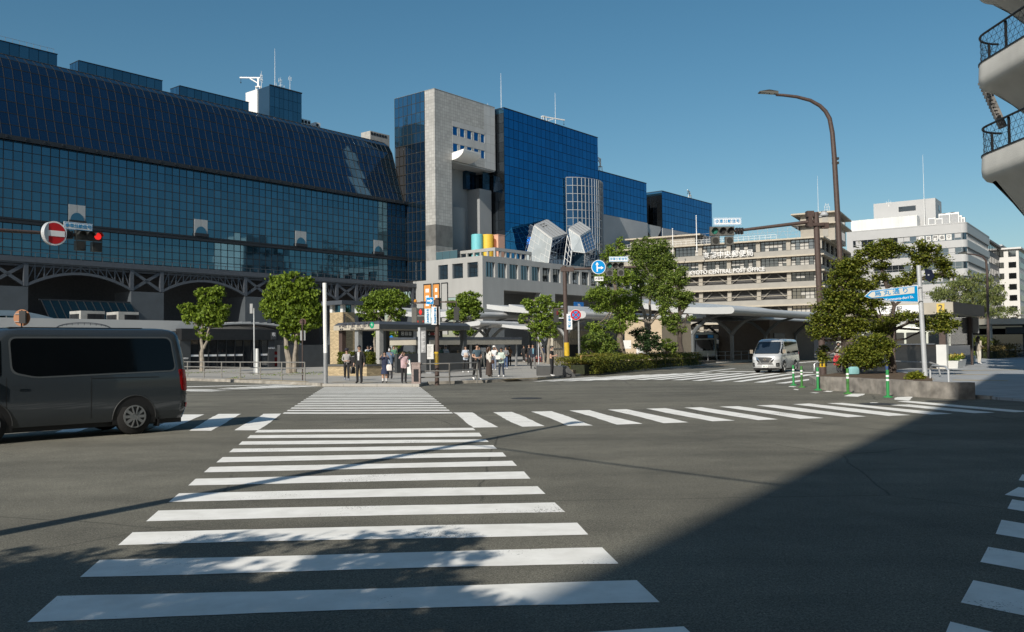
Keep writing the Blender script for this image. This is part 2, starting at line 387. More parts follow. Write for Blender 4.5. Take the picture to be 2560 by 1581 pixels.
# right-hand corner pavement, rising gently away from the kerb
SA, SK = .12 - .0135 * 28, .0135
def zs(p): return SA + SK * p[1]
rl = [(2028, 957), (2050, 968), (2160, 978), (2262, 989), (2403, 995), (2480, 999), (2640, 1010)]
rp = [G(*p) for p in rl]
poly = [(p.x, p.y) for p in rp] + [(48, 24), (120, 60), (140, 150), (60, 150), (36, 78), (24, 50), (16.6, 41)]
rpave = structure(MB().prism(poly, -.1, lambda x, y: SA + SK * y).out('pavement', TILE))
kerbstones(rp[:6], rpave, 0, zf=lambda P: max(zs(P), .05), L=.9)
for a, b in (((2380, 951), (2520, 953)), ((2330, 936), (2470, 938)), ((2290, 921), (2362, 923)), ((2360, 928), (2560, 925))):
    p, q = G(*a, SA, SK), G(*b, SA, SK); d = (q - p).normalized(); nn = Vector((-d.y, d.x, 0)) * .35
    MB().add([(v.x, v.y, zs(v) + .004) for v in (p, q, q + nn, p + nn)], [(0, 1, 2, 3)]).out('tactile_strip', TACT, rpave)
# camera-side pavement (behind the viewer)
structure(MB().prism([(-60, -60), (60, -60), (30, -2.6), (-2.2, -2.6), (-5, -.5), (-9, 4), (-60, 45)], -.1, .12).out('pavement', PAVE))
# manhole covers
IRON = mat('cast_iron', (.05, .05, .05), .6, metal=.3, var=.4, scale=14, bump=.6, bscale=60)
for (px, py, r, lab) in ((1316, 996.5, .45, 'dark round manhole cover alone in the middle of the junction'), (2195, 1011, .42, 'round manhole cover overlapping the white crosswalk bars near the green posts'), (2355, 1004, .36, 'faint round manhole cover in front of the low kerb')):
    p = G(px, py); o = thing('manhole_cover', lab, 'manhole cover', (p.x, p.y, 0), 0, 'manhole covers in the road')
    MB().lathe([(r, .001), (r, .008), (r - .03, .009)], 24).out('lid', IRON, o); MB().lathe([(r + .05, .001), (r + .05, .0055)], 24).out('ring', CONC if r == 1 else IRON, o)
# ================================================================== STATION
def glassm(key, tint, rough=.03, var=.10):
    m = mat(key, tint, rough, metal=.92, var=0)
    n, l = m.node_tree.nodes, m.node_tree.links; b = n['Principled BSDF']
    oi = n.new('ShaderNodeObjectInfo'); g = n.new('ShaderNodeNewGeometry'); ad = n.new('ShaderNodeMath'); ad.operation = 'ADD'
    fr = n.new('ShaderNodeMath'); fr.operation = 'FRACT'
    l.new(oi.outputs['Random'], ad.inputs[0]); l.new(g.outputs['Random Per Island'], ad.inputs[1]); l.new(ad.outputs[0], fr.inputs[0])
    r = n.new('ShaderNodeValToRGB'); r.color_ramp.elements[0].color = (*[x * (1 - var) for x in tint], 1); r.color_ramp.elements[1].color = (*[x * (1 + var) for x in tint], 1)
    l.new(fr.outputs[0], r.inputs[0]); l.new(r.outputs[0], b.inputs['Base Color'])
    return m
G_LOW = glassm('glass_teal', (.078, .165, .225))
G_UP = glassm('glass_navy', (.05, .115, .19), .05)
G_BLUE = glassm('glass_blue', (.012, .14, .32), .06, .09)
G_TOW = glassm('glass_tower', (.10, .24, .36), .04, .12)
G_CLEAR = glassm('glass_clear', (.17, .21, .25), .03, .2)
G_GRID = glassm('glass_grid', (.07, .15, .27), .04, .25)
MULL = mat('mullion', (.022, .026, .032), .5, metal=.3, var=0)
MULLB = mat('mullion_bronze', (.10, .085, .06), .45, metal=.5, var=0)
WFR = mat('white_frame', (.62, .63, .62), .4, var=.04)
STONE = tile_mat('granite_tile', (.385, .385, .37), .62, .62, .05, .55, .12)
STONED = mat('dark_granite', (.13, .13, .125), .55, var=.25, scale=.8)
PANEL = tile_mat('grey_panel', (.36, .37, .38), 3.0, 1.9, .05, .6, .05)
PANEL2 = mat('grey_cladding', (.42, .425, .42), .55, var=.1, scale=.5, streak=.8)
STEEL = mat('painted_steel', (.075, .086, .103), .5, metal=.2, var=.1)
def pane_wall(root, name, m, us, rows, place, order=lambda u: u, limit=300, wob=.004, t=.05, gap=.03, skip=None):
    """a curtain wall: the panes that show largest are objects of their own, the rest one joined part"""
    cells = [(i, j) for i in range(len(us) - 1) for j in range(len(rows) - 1) if not (skip and skip(us[i], us[i + 1], rows[j], rows[j + 1]))]
    cells.sort(key=lambda c: order(us[c[0]]))
    cache = {}; far = MB()
    for k, (i, j) in enumerate(cells):
        wd, O, A, B = us[i + 1] - us[i], *place(us[i], us[i + 1], rows[j], rows[j + 1])   # corner, unit across, up vector (full)
        ht = B.length; Bu = B / ht; N = A.cross(Bu)
        c = O + A * wd / 2 + B / 2
        if k < limit:
            key = (round(wd, 3), round(ht, 3))
            if key not in cache:
                cache[key] = MB().box(-wd / 2 + gap, wd / 2 - gap, -t / 2, t / 2, -ht / 2 + gap, ht / 2 - gap).mesh(name, m)
            o = put(name, cache[key], root, c)
            M = Matrix((A, -N, Bu)).transposed()
            o.rotation_euler = (M @ Matrix.Rotation(random.gauss(0, wob), 3, 'X') @ Matrix.Rotation(random.gauss(0, wob), 3, 'Z')).to_euler()
        else:
            a, b = A * (wd / 2 - gap), Bu * (ht / 2 - gap)
            q = N * random.gauss(0, wob) * .5; r = N * random.gauss(0, wob) * .5
            P = [c - a - b - q - r + N * t / 2, c + a - b + q - r + N * t / 2, c + a + b + q + r + N * t / 2, c - a + b - q + r + N * t / 2]
            far.add(P + [p - N * t for p in P], [(0, 1, 2, 3), (1, 0, 4, 5), (2, 1, 5, 6), (3, 2, 6, 7), (0, 3, 7, 4)])
    if far.v: far.out(name + 's', m, root, kind='stuff')
V = lambda u, v, z: Vector((u, v, z))
def flat(v, d=0):           # place() for a wall on the plane v facing the square
    return lambda u0, u1, z0, z1: (V(u0, v, z0), V(1, 0, 0), V(0, 0, z1 - z0))
def flatu(u):               # a wall on the plane u facing the near end; 'us' run along v from far to near
    return lambda a, b, z0, z1: (V(u, -a, z0), V(0, -1, 0), V(0, 0, z1 - z0))
lin = lambda a, b, n: [a + (b - a) * i / n for i in range(n + 1)]
# ---------------- the long glass hall
hall = sthing('station_hall', 'long dark blue glass station hall with a curved top standing on arched steel trusses', 'station building', 80, 125)
U0, U1 = 31.2, 121.2
uc = lin(U0, U1, 75)
HW = [uc[k] for k in (5, 21, 37, 53, 68)]
rz = lin(19.75, 30.0, 8); lz = lin(14.75, 19.05, 4)
wsk = lambda a, b, z0, z1: any(a < h + 2.3 and b > h + .1 and 19.7 < z0 < 22.2 for h in HW)
pane_wall(hall, 'glass_pane', G_LOW, uc, rz, flat(125), limit=150, skip=wsk, wob=.0025)
pane_wall(hall, 'glass_pane', G_LOW, uc, lz, flat(125), limit=60, wob=.0025)
PRF = [(125.5, 30.7), (126.1, 32.4), (126.7, 34.1), (127.2, 35.8), (127.7, 37.5), (128.15, 39.2), (128.65, 40.8), (129.5, 42.2), (130.9, 43.2), (132.6, 43.8), (135, 44.2)]
pr = lambda a, b, z0, z1: (V(a, PRF[int(z0)][0], PRF[int(z0)][1]), V(1, 0, 0), V(0, PRF[int(z1)][0] - PRF[int(z0)][0], PRF[int(z1)][1] - PRF[int(z0)][1]))
pane_wall(hall, 'roof_pane', G_UP, uc, list(range(11)), pr, limit=140, wob=.0012)
m = MB()
for u in uc: m.box(u - .045, u + .045, 124.93, 125.1, 14.7, 30.2)
for z in rz[:-1] + lz: m.box(U0, U1, 124.94, 125.08, z - .045, z + .045)
m.out('mullions', MULL, hall, kind='stuff')
m = MB()
for u in uc:
    for (a, b), (c, d) in zip(PRF, PRF[1:]): m.bar((u, a - .03, b), (u, c - .03, d), .06, .10)
m.out('roof_ribs', mat('rib_dark', (.06, .053, .042), .4, metal=.4, var=0), hall, kind='stuff')
m = MB()
for a, b in PRF[1:]: m.box(U0, U1, a - .07, a + .05, b - .05, b + .05)
m.out('roof_rails', MULL, hall, kind='stuff')
MB().box(U0, U1, 125.3, 136, 14.6, 30.4).yz([(q[0] + .25, q[1] - .1) for q in PRF] + [(136, 30.5)], U0, U1).out('core', DARK, hall)
MB().box(U0, U1 + .1, 124.3, 125.4, 30.12, 30.62).out('gutter', MULL, hall)
g = MB()
for k in range(38): g.box(U0 + 2.4 * k, U0 + 2.4 * k + .25, 124.15, 124.35, 30.2, 30.55)
g.box(U0, U1, 124.2, 124.3, 30.0, 30.1).out('gutter_bracket', MULL, hall, kind='stuff')
MB().box(U0, U1 + 1, 124.5, 125.05, 19.05, 19.42).box(U0, U1 + 1, 124.7, 125, 19.5, 19.72).out('channel', MULL, hall)
for h in HW[1:]:
    o = MB().box(h + .06, h + 1.18, 124.86, 125.02, 19.8, 22.45).box(h + 1.24, h + 2.36, 124.86, 125.02, 19.8, 22.45).out('white_panel', mat('panel_grey', (.33, .35, .36), .4, var=.05), hall)
    n = 14; MB().xz([(h + 1.21 + .92 * cos(pi * i / n), 20.3 + 1.05 * sin(pi * i / n)) for i in range(n + 1)], 124.80, 124.855).out('round_window', G_LOW, hall)
    MB().box(h + .06, h + 2.36, 124.5, 124.84, 19.76, 20.25).out('window_sill', MULL, hall)
# bridge with arched trusses on piers
MB().box(U0, 123.2, 122.4, 125, 13.55, 14.1).box(U0, 123.2, 122.2, 122.5, 13.75, 14.45).out('bridge_deck', STEEL, hall)
m = MB()
for k in range(62): m.box(31.5 + 1.5 * k, 31.56 + 1.5 * k, 122.3, 122.36, 14.4, 15.1)
m.box(U0, 123.2, 122.3, 122.36, 15.05, 15.12).out('railing', STEEL, hall, kind='stuff')
PU = [(45.5, 49.9), (64.3, 68.9), (83.2, 87.7), (101.9, 106.4), (120.6, 123.2)]
for a, b in PU:
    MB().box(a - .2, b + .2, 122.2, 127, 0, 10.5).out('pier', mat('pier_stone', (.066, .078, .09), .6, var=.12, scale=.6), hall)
    [MB().bar((x, 122.6, 10.6), (x, 122.6, 13.55), .55).out('truss_post', STEEL, hall) for x in (a, b)]
    MB().bar((a, 122.7, 10.7), (b, 122.7, 13.5), .42).bar((b, 122.7, 10.7), (a, 122.7, 13.5), .42).out('cross_brace', STEEL, hall)
for (_, a), (b, _) in zip(PU, PU[1:]):
    arc = lambda t: 10.7 + 1.9 * (1 - (2 * t - 1) ** 2)
    m = MB(); N = 12
    for i in range(N):
        t0, t1 = i / N, (i + 1) / N
        m.bar((a + (b - a) * t0, 122.6, arc(t0)), (a + (b - a) * t1, 122.6, arc(t1)), .5, .35)
        u = a + (b - a) * t1
        if i < N - 1: m.bar((u, 122.65, arc(t1)), (u, 122.65, 13.6), .16)
        m.bar((a + (b - a) * (t0 if i >= N / 2 else t1), 122.65, 13.6), (a + (b - a) * (t1 if i >= N / 2 else t0), 122.65, arc(t1 if i >= N / 2 else t0)), .13)
    m.out('arch_truss', STEEL, hall)
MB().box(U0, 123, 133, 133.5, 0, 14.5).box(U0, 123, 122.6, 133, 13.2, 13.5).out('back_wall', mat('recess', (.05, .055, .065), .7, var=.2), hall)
# lattice of far interior seen above the recess
m = MB(); mf = MB()
for k in range(11):
    u = 52 + 1.12 * k
    m.quad((u + .06, 119.5, 5.6), (u + 1.06, 119.5, 5.6), (u + .86, 122.4, 8.9), (u - .14, 122.4, 8.9)); mf.bar((u, 119.45, 5.55), (u - .2, 122.4, 8.95), .1)
m.out('canopy_glass', glassm('glass_canopy', (.05, .10, .11), .2), hall, kind='stuff'); mf.box(51.5, 64, 122.3, 122.6, 8.8, 9.0).out('canopy_rafters', MULL, hall, kind='stuff')
MB().box(51.6, 64.4, 119.4, 119.6, 0, 5.5).out('canopy_wall', mat('recess2', (.07, .08, .09), .7, var=.1), hall)
# roof-top glass bands
for i, (a, b, z, e) in enumerate(((28, 61.4, 48.15, 0), (64.7, 78.8, 48.0, 1), (82, 95.9, 47.88, 1))):
    o = MB().box(a, b, 140.1, 143, 42, z - .1).out('roof_box', MULL, hall)
    us_ = lin(a, b, round((b - a) / 1.4))
    pane_wall(hall, 'box_pane', G_TOW if 0 else G_LOW, us_, [44.2, z - .12], flat(140), limit=60, wob=.004)
    MB().box(a - .05, b + .05, 139.9, 143.1, z - .1, z).out('coping', MULL, hall)
    if e: pane_wall(hall, 'end_pane', G_TOW, lin(-143, -140.1, 3), [44.2, z - .12], flatu(a - .02), limit=9)
m = MB()
for k in range(16): m.box(46 + k, 46.04 + k, 140.3, 140.34, 48.15, 48.9)
m.box(44, 61, 140.3, 140.34, 48.86, 48.9).out('roof_handrail', GREYM, hall, kind='stuff')
# ---------------- glass tower on the hall roof
rt = sthing('rooftop_tower', 'dark blue glass block with a white flank rising behind the curved roof, antennas on top', 'rooftop tower', 102.6, 140)
MB().box(99.15, 106.4, 138.2, 145.3, 41, 51.35).out('core', mat('navy_panel', (.03, .07, .12), .3, metal=.3, var=.05), rt)
pane_wall(rt, 'glass_pane', G_LOW, lin(99.15, 106.45, 7), [43.5, 45.5, 47.5, 49.4, 51.4], flat(138.1), limit=60)
MB().box(98.9, 106.45, 141.7, 145.4, 41, 51.3).out('white_wall', WHITE, rt)
MB().box(99.1, 106.5, 137.95, 138.2, 51.35, 51.55).out('coping', MULL, rt)
def crane(name, lab, p, h, L, rz):
    o = thing(name, lab, 'crane', p, rz, 'white cleaning cranes on the roofs')
    MB().box(-.8, .8, -.5, .5, 0, .25).bar((-.5, -.4, .2), (-.35, -.3, 1.7), .1).bar((.5, -.4, .2), (.35, -.3, 1.7), .1).bar((-.5, .4, .2), (-.35, .3, 1.7), .1).bar((.5, .4, .2), (.35, .3, 1.7), .1).box(-.5, .5, -.35, .35, 1.65, 1.8).out('base', WHITE, o)
    MB().bar((0, 0, 1.7), (0, 0, h), .32).out('mast', WHITE, o)
    MB().bar((.4, 0, h), (-L, 0, h + .1), .22).bar((0, 0, h - 1.1), (-L * .45, 0, h - .1), .2).out('boom', WHITE, o)
    MB().cyl((-L + .2, 0, h), (-L + .2, 0, h - .8), .04).lathe([(.1, -.2), (.12, 0)], 8, (-L + .2, 0, h - .8)).out('hook', BLACK, o)
    return o
crane('roof_crane', 'white crane on the roof left of the antennas, its boom pointing left', S(101.6, 145.2, 51.3), 3.5, 3.6, RZ - .9)
def mast(lab, p, h, arms=(), r=.05):
    o = thing('antenna', lab, 'antenna', p, random.uniform(0, 3), 'roof antennas')
    MB().cyl((0, 0, 0), (0, 0, h), r, r * .35, 8).out('mast', WHITE, o)
    MB().lathe([(r * 4, 0), (r * 4, .15), (r * 1.5, .3)], 8).out('foot', WHITE, o)
    if arms:
        q = MB()
        for z, L in arms: q.bar((-L, 0, z), (L, 0, z), .05).bar((0, -L * .6, z + .15), (0, L * .6, z + .15), .04)
        for z, L in arms: q.bar((-L, 0, z - .35), (-L, 0, z + .35), .05).bar((L, 0, z - .35), (L, 0, z + .35), .05)
        q.out('dipoles', WHITE, o)
    return o
mast('tallest thin white whip antenna on the glass rooftop tower', S(101.3, 139.5, 51.4), 7.8)
mast('short forked antenna between the roof crane and the tall whip', S(100.4, 142.5, 51.3), 4.0, ((2.2, .5), (3, .35)), .06)
mast('low antenna with crossed dipoles at the foot of the tall whip', S(102.6, 139.6, 51.4), 2.6, ((.9, 1.0), (1.9, .4)), .06)
mast('lone thin antenna on the right part of the glass rooftop tower', S(104.4, 139, 51.4), 3.2, ((2.6, .25),))
mast('very thin rod on the left end of the large blue block', S(142.6, 118, 51.6), 8.2, (), .06)
mast('very thin rod above the middle of the large blue block', S(160.5, 117, 51.3), 8.0, (), .06)
u_, z_ = SV(1238, 245, 117)
mast('stub antenna behind the top of the grey stone tower', S(139.4, 119, 51.0), 1.9)
crane('roof_crane', 'white folded crane lying on the roof of the large blue block', S(155.5, 116.5, 51.1), 1.7, 6, RZ + 2.9)
crane('roof_crane', 'white crane on the roof of the second, lower blue block', S(178.6, 117, 43.6), 3.6, 5, RZ + 0.2)
crane('roof_crane', 'small white crane on the roof of the third and farthest blue block', S(224, 117, 42.4), 2.6, 3.4, RZ + .3)
for px, py, v, w_, h_, lab in ((760, 298, 141, 3.2, 1.6, 'small white air conditioning unit behind the roof ridge right of the rooftop tower'), (795, 307, 141, 1.2, 1.4, 'tiny white unit behind the roof ridge, second right of the rooftop tower'), (950, 333, 143, 5.6, 2.0, 'grey roof plant box near the glass edge of the stone tower')):
    u, z = SV(px, py, v); o = sthing('roof_unit', lab, 'roof unit', u, v, 'roof plant units')
    MB().box(u - w_ / 2, u + w_ / 2, v, v + 3, z - h_ - 2, z).out('casing', WHITE if w_ < 4 else CONC, o)
    q = MB(); k = int(w_ / .8)
    for i in range(k): q.box(u - w_ / 2 + .15 + i * .8, u - w_ / 2 + .7 + i * .8, v - .05, v - .003, z - .8, z - .25)
    q.out('louvre', DARK, o)
o = sthing('roof_plant_wall', 'long pale grey screen behind the right end of the curved roof', 'roof screen', 108, 143)
MB().box(106.5, 121, 143.5, 144.2, 43, 47.2).out('screen', CONC, o)
# ---------------- grey stone tower with the big opening
tw = sthing('stone_tower', 'tall pale grey tiled tower with a huge square opening and two rows of square windows', 'tower', 130, 120)
T0, T1, TZ = 121.4, 139.3, 51.6
MB().box(T0, 126.1, 117, 119.6, 25.5, 38.4).box(T0, T0 + 4.7, 117, 119.6, 38.4, TZ).out('pillar', STONE, tw)
MB().box(T0 - .03, 126.13, 116.97, 119.63, 21.5, 25.5).out('pillar_base', STONED, tw); MB().box(T0, 126.1, 117, 119.6, 14, 21.5).out('pillar_foot', mat('grey_granite', (.27, .27, .26), .6, var=.2, scale=.9), tw)
# upper wall with window holes: strips around 5 x 2 windows
wu = [126.05 + 2.08 * k for k in range(5)]; WW = 1.4
zr = ((43.55, 45.25), (40.3, 41.95))
up = MB().box(126.1, 135.9, 117, 119.6, 45.25, TZ).box(126.1, 135.9, 117, 119.6, 41.95, 43.55).box(126.1, 135.9, 117, 119.6, 38.45, 40.3)
for z0, z1_ in zr:
    xs = [126.1] + [x for u in wu for x in (u + .35, u + .35 + WW)] + [135.9]
    for a, b in zip(xs[::2], xs[1::2]):
        if b > a: up.box(a, b, 117, 119.6, z0, z1_)
up.out('upper_wall', STONE, tw)
MB().box(126.25, 136.0, 116.96, 116.998, 45.3, 46.3).box(126.25, 136, 116.96, 116.998, 42.0, 43.5).out('smooth_band', PANEL2, tw)
MB().box(135.9, T1, 117, 119.6, 38.45, TZ).out('panel_wall', tile_mat('light_panel', (.46, .47, .47), 1.3, 1.9, .05, .6, .05), tw)
for z0, z1_ in zr:
    for u in wu:
        f = MB().box(u + .35, u + .35 + WW, 117.1, 117.2, z0, z1_).out('window', G_BLUE, tw)
        MB().box(u + .33, u + .39, 116.98, 117.09, z0, z1_).box(u + .33, u + .37 + WW, 116.98, 117.09, z0 - .05, z0 + .04).out('reveal', PANEL2, f)
# curved white wing under the windows
n = 10; c = [(116.98 - 3.1 * cos(pi / 2 * i / n), 40.3 - 1.75 * sin(pi / 2 * i / n)) for i in range(n + 1)]
MB().yz([(116.98, 39.95)] + c, 126.13, 131.2).out('curved_canopy', WHITE, tw, smooth=True)
MB().box(126.15, T1, 117.2, 128.6, 38.2, 38.43).out('soffit', PANEL2, tw)
INN = mat('inner_cladding', (.27, .285, .295), .6, var=.05, scale=.3)
MB().box(126.15, 137.2, 121.5, 127, 14, 38.2).out('inner_wall', INN, tw)
MB().box(135.6, T1, 118.2, 127, 14, 34.4).out('inner_block', INN, tw)
MB().box(134.2, 137.15, 120.5, 124.4, 34.45, 38.15).out('dark_bay', G_UP, tw)
pane_wall(tw, 'bay_pane', G_LOW, lin(137.2, T1, 2), [34.5, 36.3, 38.2], flat(118.7), limit=20)
q = MB(); n = 12
q.prism([(131.5 - 5.2 + 0, 124.4)] + [(126.3 + 10.8 * i / n, 124.3 - 4.6 * sin(pi * i / n)) for i in range(1, n)] + [(137.1, 124.4)], 14, 30.2)
q.out('curved_wall', INN, tw, smooth=True)
# glass flank of the tower
MB().box(T0 + .1, 126.0, 119.6, 127.9, 14, TZ - .1).box(126.1, 139.2, 119.6, 127.9, 38.5, TZ - .1).out('flank_core', DARK, tw)
va = lin(-127.95, -119.65, 7)
pane_wall(tw, 'flank_pane', G_TOW, va, lin(41.8, TZ, 5), flatu(T0), limit=60)
pane_wall(tw, 'flank_pane_low', G_UP, lin(-125, -119.65, 4), lin(15, 41.8, 14), flatu(T0), limit=60)
m = MB()
for v in va: m.box(T0 - .06, T0 + .05, -v - .04, -v + .04, 15, TZ)
for z in lin(41.8, TZ, 5) + lin(15, 39.9, 13): m.box(T0 - .06, T0 + .05, 119.65, 127.95, z - .04, z + .04)
m.out('flank_mullions', mat('rib_dark', (.06, .053, .042), .4), tw, kind='stuff')
MB().box(T0 - .05, T1, 116.95, 128, TZ, TZ + .06).out('coping', CONC, tw)
# ---------------- three blue blocks
def blue_block(lab, u0, u1, v, z0, z1_, nu, nz, below, left=True, lim=300):
    o = sthing('blue_glass_block', lab, 'department store', (u0 + u1) / 2, v + 6, 'blue glass blocks of the station')
    MB().box(u0 + .05, u1, v + .1, v + 14, 6, z1_ - .1).out('core', mat('navy_core', (.012, .03, .06), .5, var=.1), o)
    pane_wall(o, 'blue_pane', G_BLUE, lin(u0, u1, nu), lin(z0, z1_, nz), flat(v), limit=lim, wob=.006, gap=.05)
    MB().box(u0 - .04, u1, v - .1, v + 14, z1_, z1_ + .18).out('coping', MULL, o)
    if below: MB().box(u0, u1 + .2, v - .05, v + .1, below, z0).out('grey_wall', mat('pale_cladding', (.36, .38, .40), .6, var=.06, scale=.3), o)
    if left:
        pane_wall(o, 'side_pane', glassm('glass_side', (.10, .12, .14), .06, .3), lin(-(v + 7), -v, 4), lin(z0, z1_ - 1, nz - 1), flatu(u0 - .02), limit=120, wob=.008)
        MB().box(u0 - .06, u0 + .04, v, v + 6, z1_ - .98, z1_).out('parapet_glass', G_TOW, o)
    return o
blue_block('largest deep blue glass block, right beside the pale stone tower', 140, 174.9, 115.2, 14, 51.3, 22, 19, None)
blue_block('second blue glass block, a step lower, grey cladding below it', 175.1, 197.2, 115.25, 33.4, 43.5, 14, 5, 6, False, 80)
blue_block('third and farthest blue glass block beyond the dark glass slot', 205, 233.8, 115.2, 32.9, 42.6, 18, 5, 6, True, 90)
o = sthing('low_blue_block', 'low dark end of the blue blocks, just right of the third one', 'building', 237, 118); MB().box(234.2, 239, 115.4, 130, 6, 35.5).out('wall', G_UP, o); MB().box(234.1, 239.1, 115.3, 130, 35.5, 35.7).out('coping', MULL, o)
o = sthing('glass_slot', 'dark recessed glass stair slot between the second and the third blue block', 'stairwell', 201, 121)
MB().box(197.3, 204.9, 121, 122, 8, 39).out('back_glass', G_UP, o)
q = MB()
for k in range(9): q.box(197.3 + k * .95, 197.36 + k * .95, 120.8, 120.95, 33, 42.6)
for z in (35.5, 38, 40.5, 42.5): q.box(197.3, 204.9, 120.8, 120.95, z - .05, z + .05)
q.out('frame', STEEL, o, kind='stuff')
n = 12; MB().xz([(197.4, 32.2)] + [(197.4 + 7.4 * i / n, 32.2 - 2.6 * sin(pi * i / n)) for i in range(1, n)] + [(204.8, 32.2), (204.8, 33.2), (197.4, 33.2)], 115.6, 116.2).out('curved_panel', PANEL2, o)
MB().box(198.5, 201.2, 119.5, 120.6, 33, 41).box(202.2, 203.8, 118.6, 120.6, 34, 40).out('lift_shaft', MULL, o)
for u in (211.5, 222.5): MB().box(u, u + 3, 115.0, 115.12, 28.3, 31.8).out('window', DARK, o)
for px, py, py2 in ((1741.5, 541.5, 597), (1682, 574, 612)):
    p = AT(px, py2, 196); o = thing('flagpole', 'thin white pole %s on the post office roof edge' % ('standing taller' if py < 550 else 'standing shorter and left'), 'flagpole', p, 0, 'poles on the post office roof')
    MB().cyl((0, 0, -3), (0, 0, AT(px, py, 196).z - p.z), .12, .07).out('pole', WHITE, o); MB().lathe([(.05, 0), (.16, .1), (.05, .25)], 8, (0, 0, AT(px, py, 196).z - p.z)).out('finial', WHITE, o)
# curved glass bay with white frames
bay = sthing('curved_glass_bay', 'tall curved bay of white framed glass on the face of the largest blue block', 'glass bay', 168, 114)
ub0, ub1, zb0, zb1 = 161.6, 175.4, 18, 40.0
bayp = lambda t: V(ub0 + (ub1 - ub0) * t, 115.1 - 3.6 * sin(pi * min(1, t * 1.0)) ** .7 if 0 < t < 1 else 115.1, 0)
NB = 16; q = MB(); fr = MB(); fr2 = MB()
zz = lin(zb0, zb1, 12)
for i in range(NB):
    a, b = bayp(i / NB), bayp((i + 1) / NB)
    for z0, z1_ in zip(zz, zz[1:]): q.quad(a + V(0, 0, z0 + .05), b + V(0, 0, z0 + .05), b + V(0, 0, z1_ - .05), a + V(0, 0, z1_ - .05))
for i in range(NB + 1):
    a = bayp(i / NB) + V(0, -.06, 0); (fr if i in (0, 4, 8, 11) or 0 < i < 4 or 8 < i < 11 else fr2).box(a.x - (.1 if i in (0, 4, 8, 11) else .05), a.x + .07, a.y - .08, a.y + .05, zb0, zb1)
for z in zz:
    for i in range(NB):
        a, b = bayp(i / NB) + V(0, -.06, z), bayp((i + 1) / NB) + V(0, -.06, z)
        (fr if i < 4 or 8 <= i < 11 else fr2).bar(a, b, .08, .13 if i < 4 or 8 <= i < 11 else .06)
q.out('bay_glass', glassm('glass_bay', (.05, .12, .21), .06, .25), bay, kind='stuff'); fr.out('white_frame', mat('frame_pale', (.30, .32, .335), .4, var=0), bay, kind='stuff'); fr2.out('grey_frame', mat('frame_grey', (.28, .31, .35), .4, var=0), bay, kind='stuff')
MB().prism([(ub0 + (ub1 - ub0) * i / NB, bayp(i / NB).y + .1) for i in range(NB + 1)] + [(ub1, 115.15), (ub0, 115.15)][:0], zb1 - .1, zb1).out('top', G_UP, bay)
# ---------------- white terrace building
te = sthing('terrace_building', 'low white angular building with a band of large dark windows in front of the towers', 'building', 135, 112)
TT = 18.65; X1, Y0 = 200.0, 105.3; X0 = 121.4
TEW = mat('white_cladding', (.345, .35, .345), .55, var=.07, scale=.6, streak=.85)
bz0, bz1 = 14.85, 17.6
# front wall pieces
zA = 11.6
w_ = MB().box(X0, X1, Y0, Y0 + 1.2, bz1, TT).box(X0, X1, Y0, Y0 + 1.2, 12.6, bz0)
uw = [122.3 + 3.42 * k for k in range(22)]
prev = X0
for u in uw: w_.box(prev, u, Y0, Y0 + 1.2, bz0, bz1); prev = u + 2.62
w_.box(prev, X1, Y0, Y0 + 1.2, bz0, bz1)
w_.box(X0, 127.4, Y0, Y0 + 1.2, 0, 12.6).box(138.8, 143.5, Y0, Y0 + 1.2, 0, 12.6)
w_.xz([(127.4, 12.6), (127.4, 6), (129, 6), (138.8, 11.2), (138.8, 12.6)][:0] or [(136.2, 6), (138.8, 6), (138.8, 12.6)], Y0, Y0 + 1.2)
w_.out('front_wall', TEW, te)
for u in uw:
    o = MB().box(u, u + 2.62, Y0 + .35, Y0 + .45, bz0, bz1).out('window', G_CLEAR, te)
    MB().box(u + .84, u + .9, Y0 + .28, Y0 + .34, bz0, bz1).box(u + 1.72, u + 1.78, Y0 + .28, Y0 + .34, bz0, bz1).out('frame', MULL, o)
# left wall
vw = [(106.3, 109.0), (110.1, 112.8), (113.9, 116.4)]
w_ = MB().box(X0, X0 + 1.1, Y0 + 1.2, 123.2, bz1, TT).box(X0, X0 + 1.1, Y0 + 1.2, 116.8, 11.4, bz0).box(X0 - .0, X0 + 1.1, 116.8, 123.2, 0, bz0)
prev = Y0 + 1.2
for a, b in vw: w_.box(X0, X0 + 1.1, prev, a, bz0, bz1); prev = b
w_.box(X0, X0 + 1.1, prev, 123.2, bz0, bz1).box(X0, X0 + 1.1, Y0 + 1.2, 107.4, 0, 11.4)
w_.out('side_wall', TEW, te)
for a, b in vw: MB().box(X0 + .3, X0 + .4, a, b, bz0, bz1).out('window', G_CLEAR, te)
MB().box(X0 + 1.1, X1, Y0 + 1.2, 115, TT - 1.2, TT - .15).out('roof', CONC, te)
MB().box(X0 + 1.3, X1, 112, 112.5, 0, 12.6).box(X0 + 1.1, X1, Y0 + 1.2, 112, 12.6, 12.9).out('recess', mat('recess3', (.14, .145, .15), .7, var=.15), te)
MB().box(X0 - .02, 127.4, Y0 - .03, Y0 - .002, 0, 8.5).out('plinth', mat('grey_band', (.16, .17, .175), .6, var=.1), te)
MB().box(150, 153.5, Y0 - .06, Y0 - .01, 9.0, 11.2).out('sign', SBLUE, te)
MB().box(128.2, 133.4, 111.8, 111.95, 7.6, 8.9).out('yellow_sign', mat('yellow_sign', (.6, .4, .02), .5, var=.05), te)
text('sign_text', 'P', 1.8, SWHITE, te, (151.75, Y0 - .08, 10.1), (pi / 2, 0, 0))
BAN = mat('orange_banner', (.62, .27, .07), .7, var=.12, scale=.4)
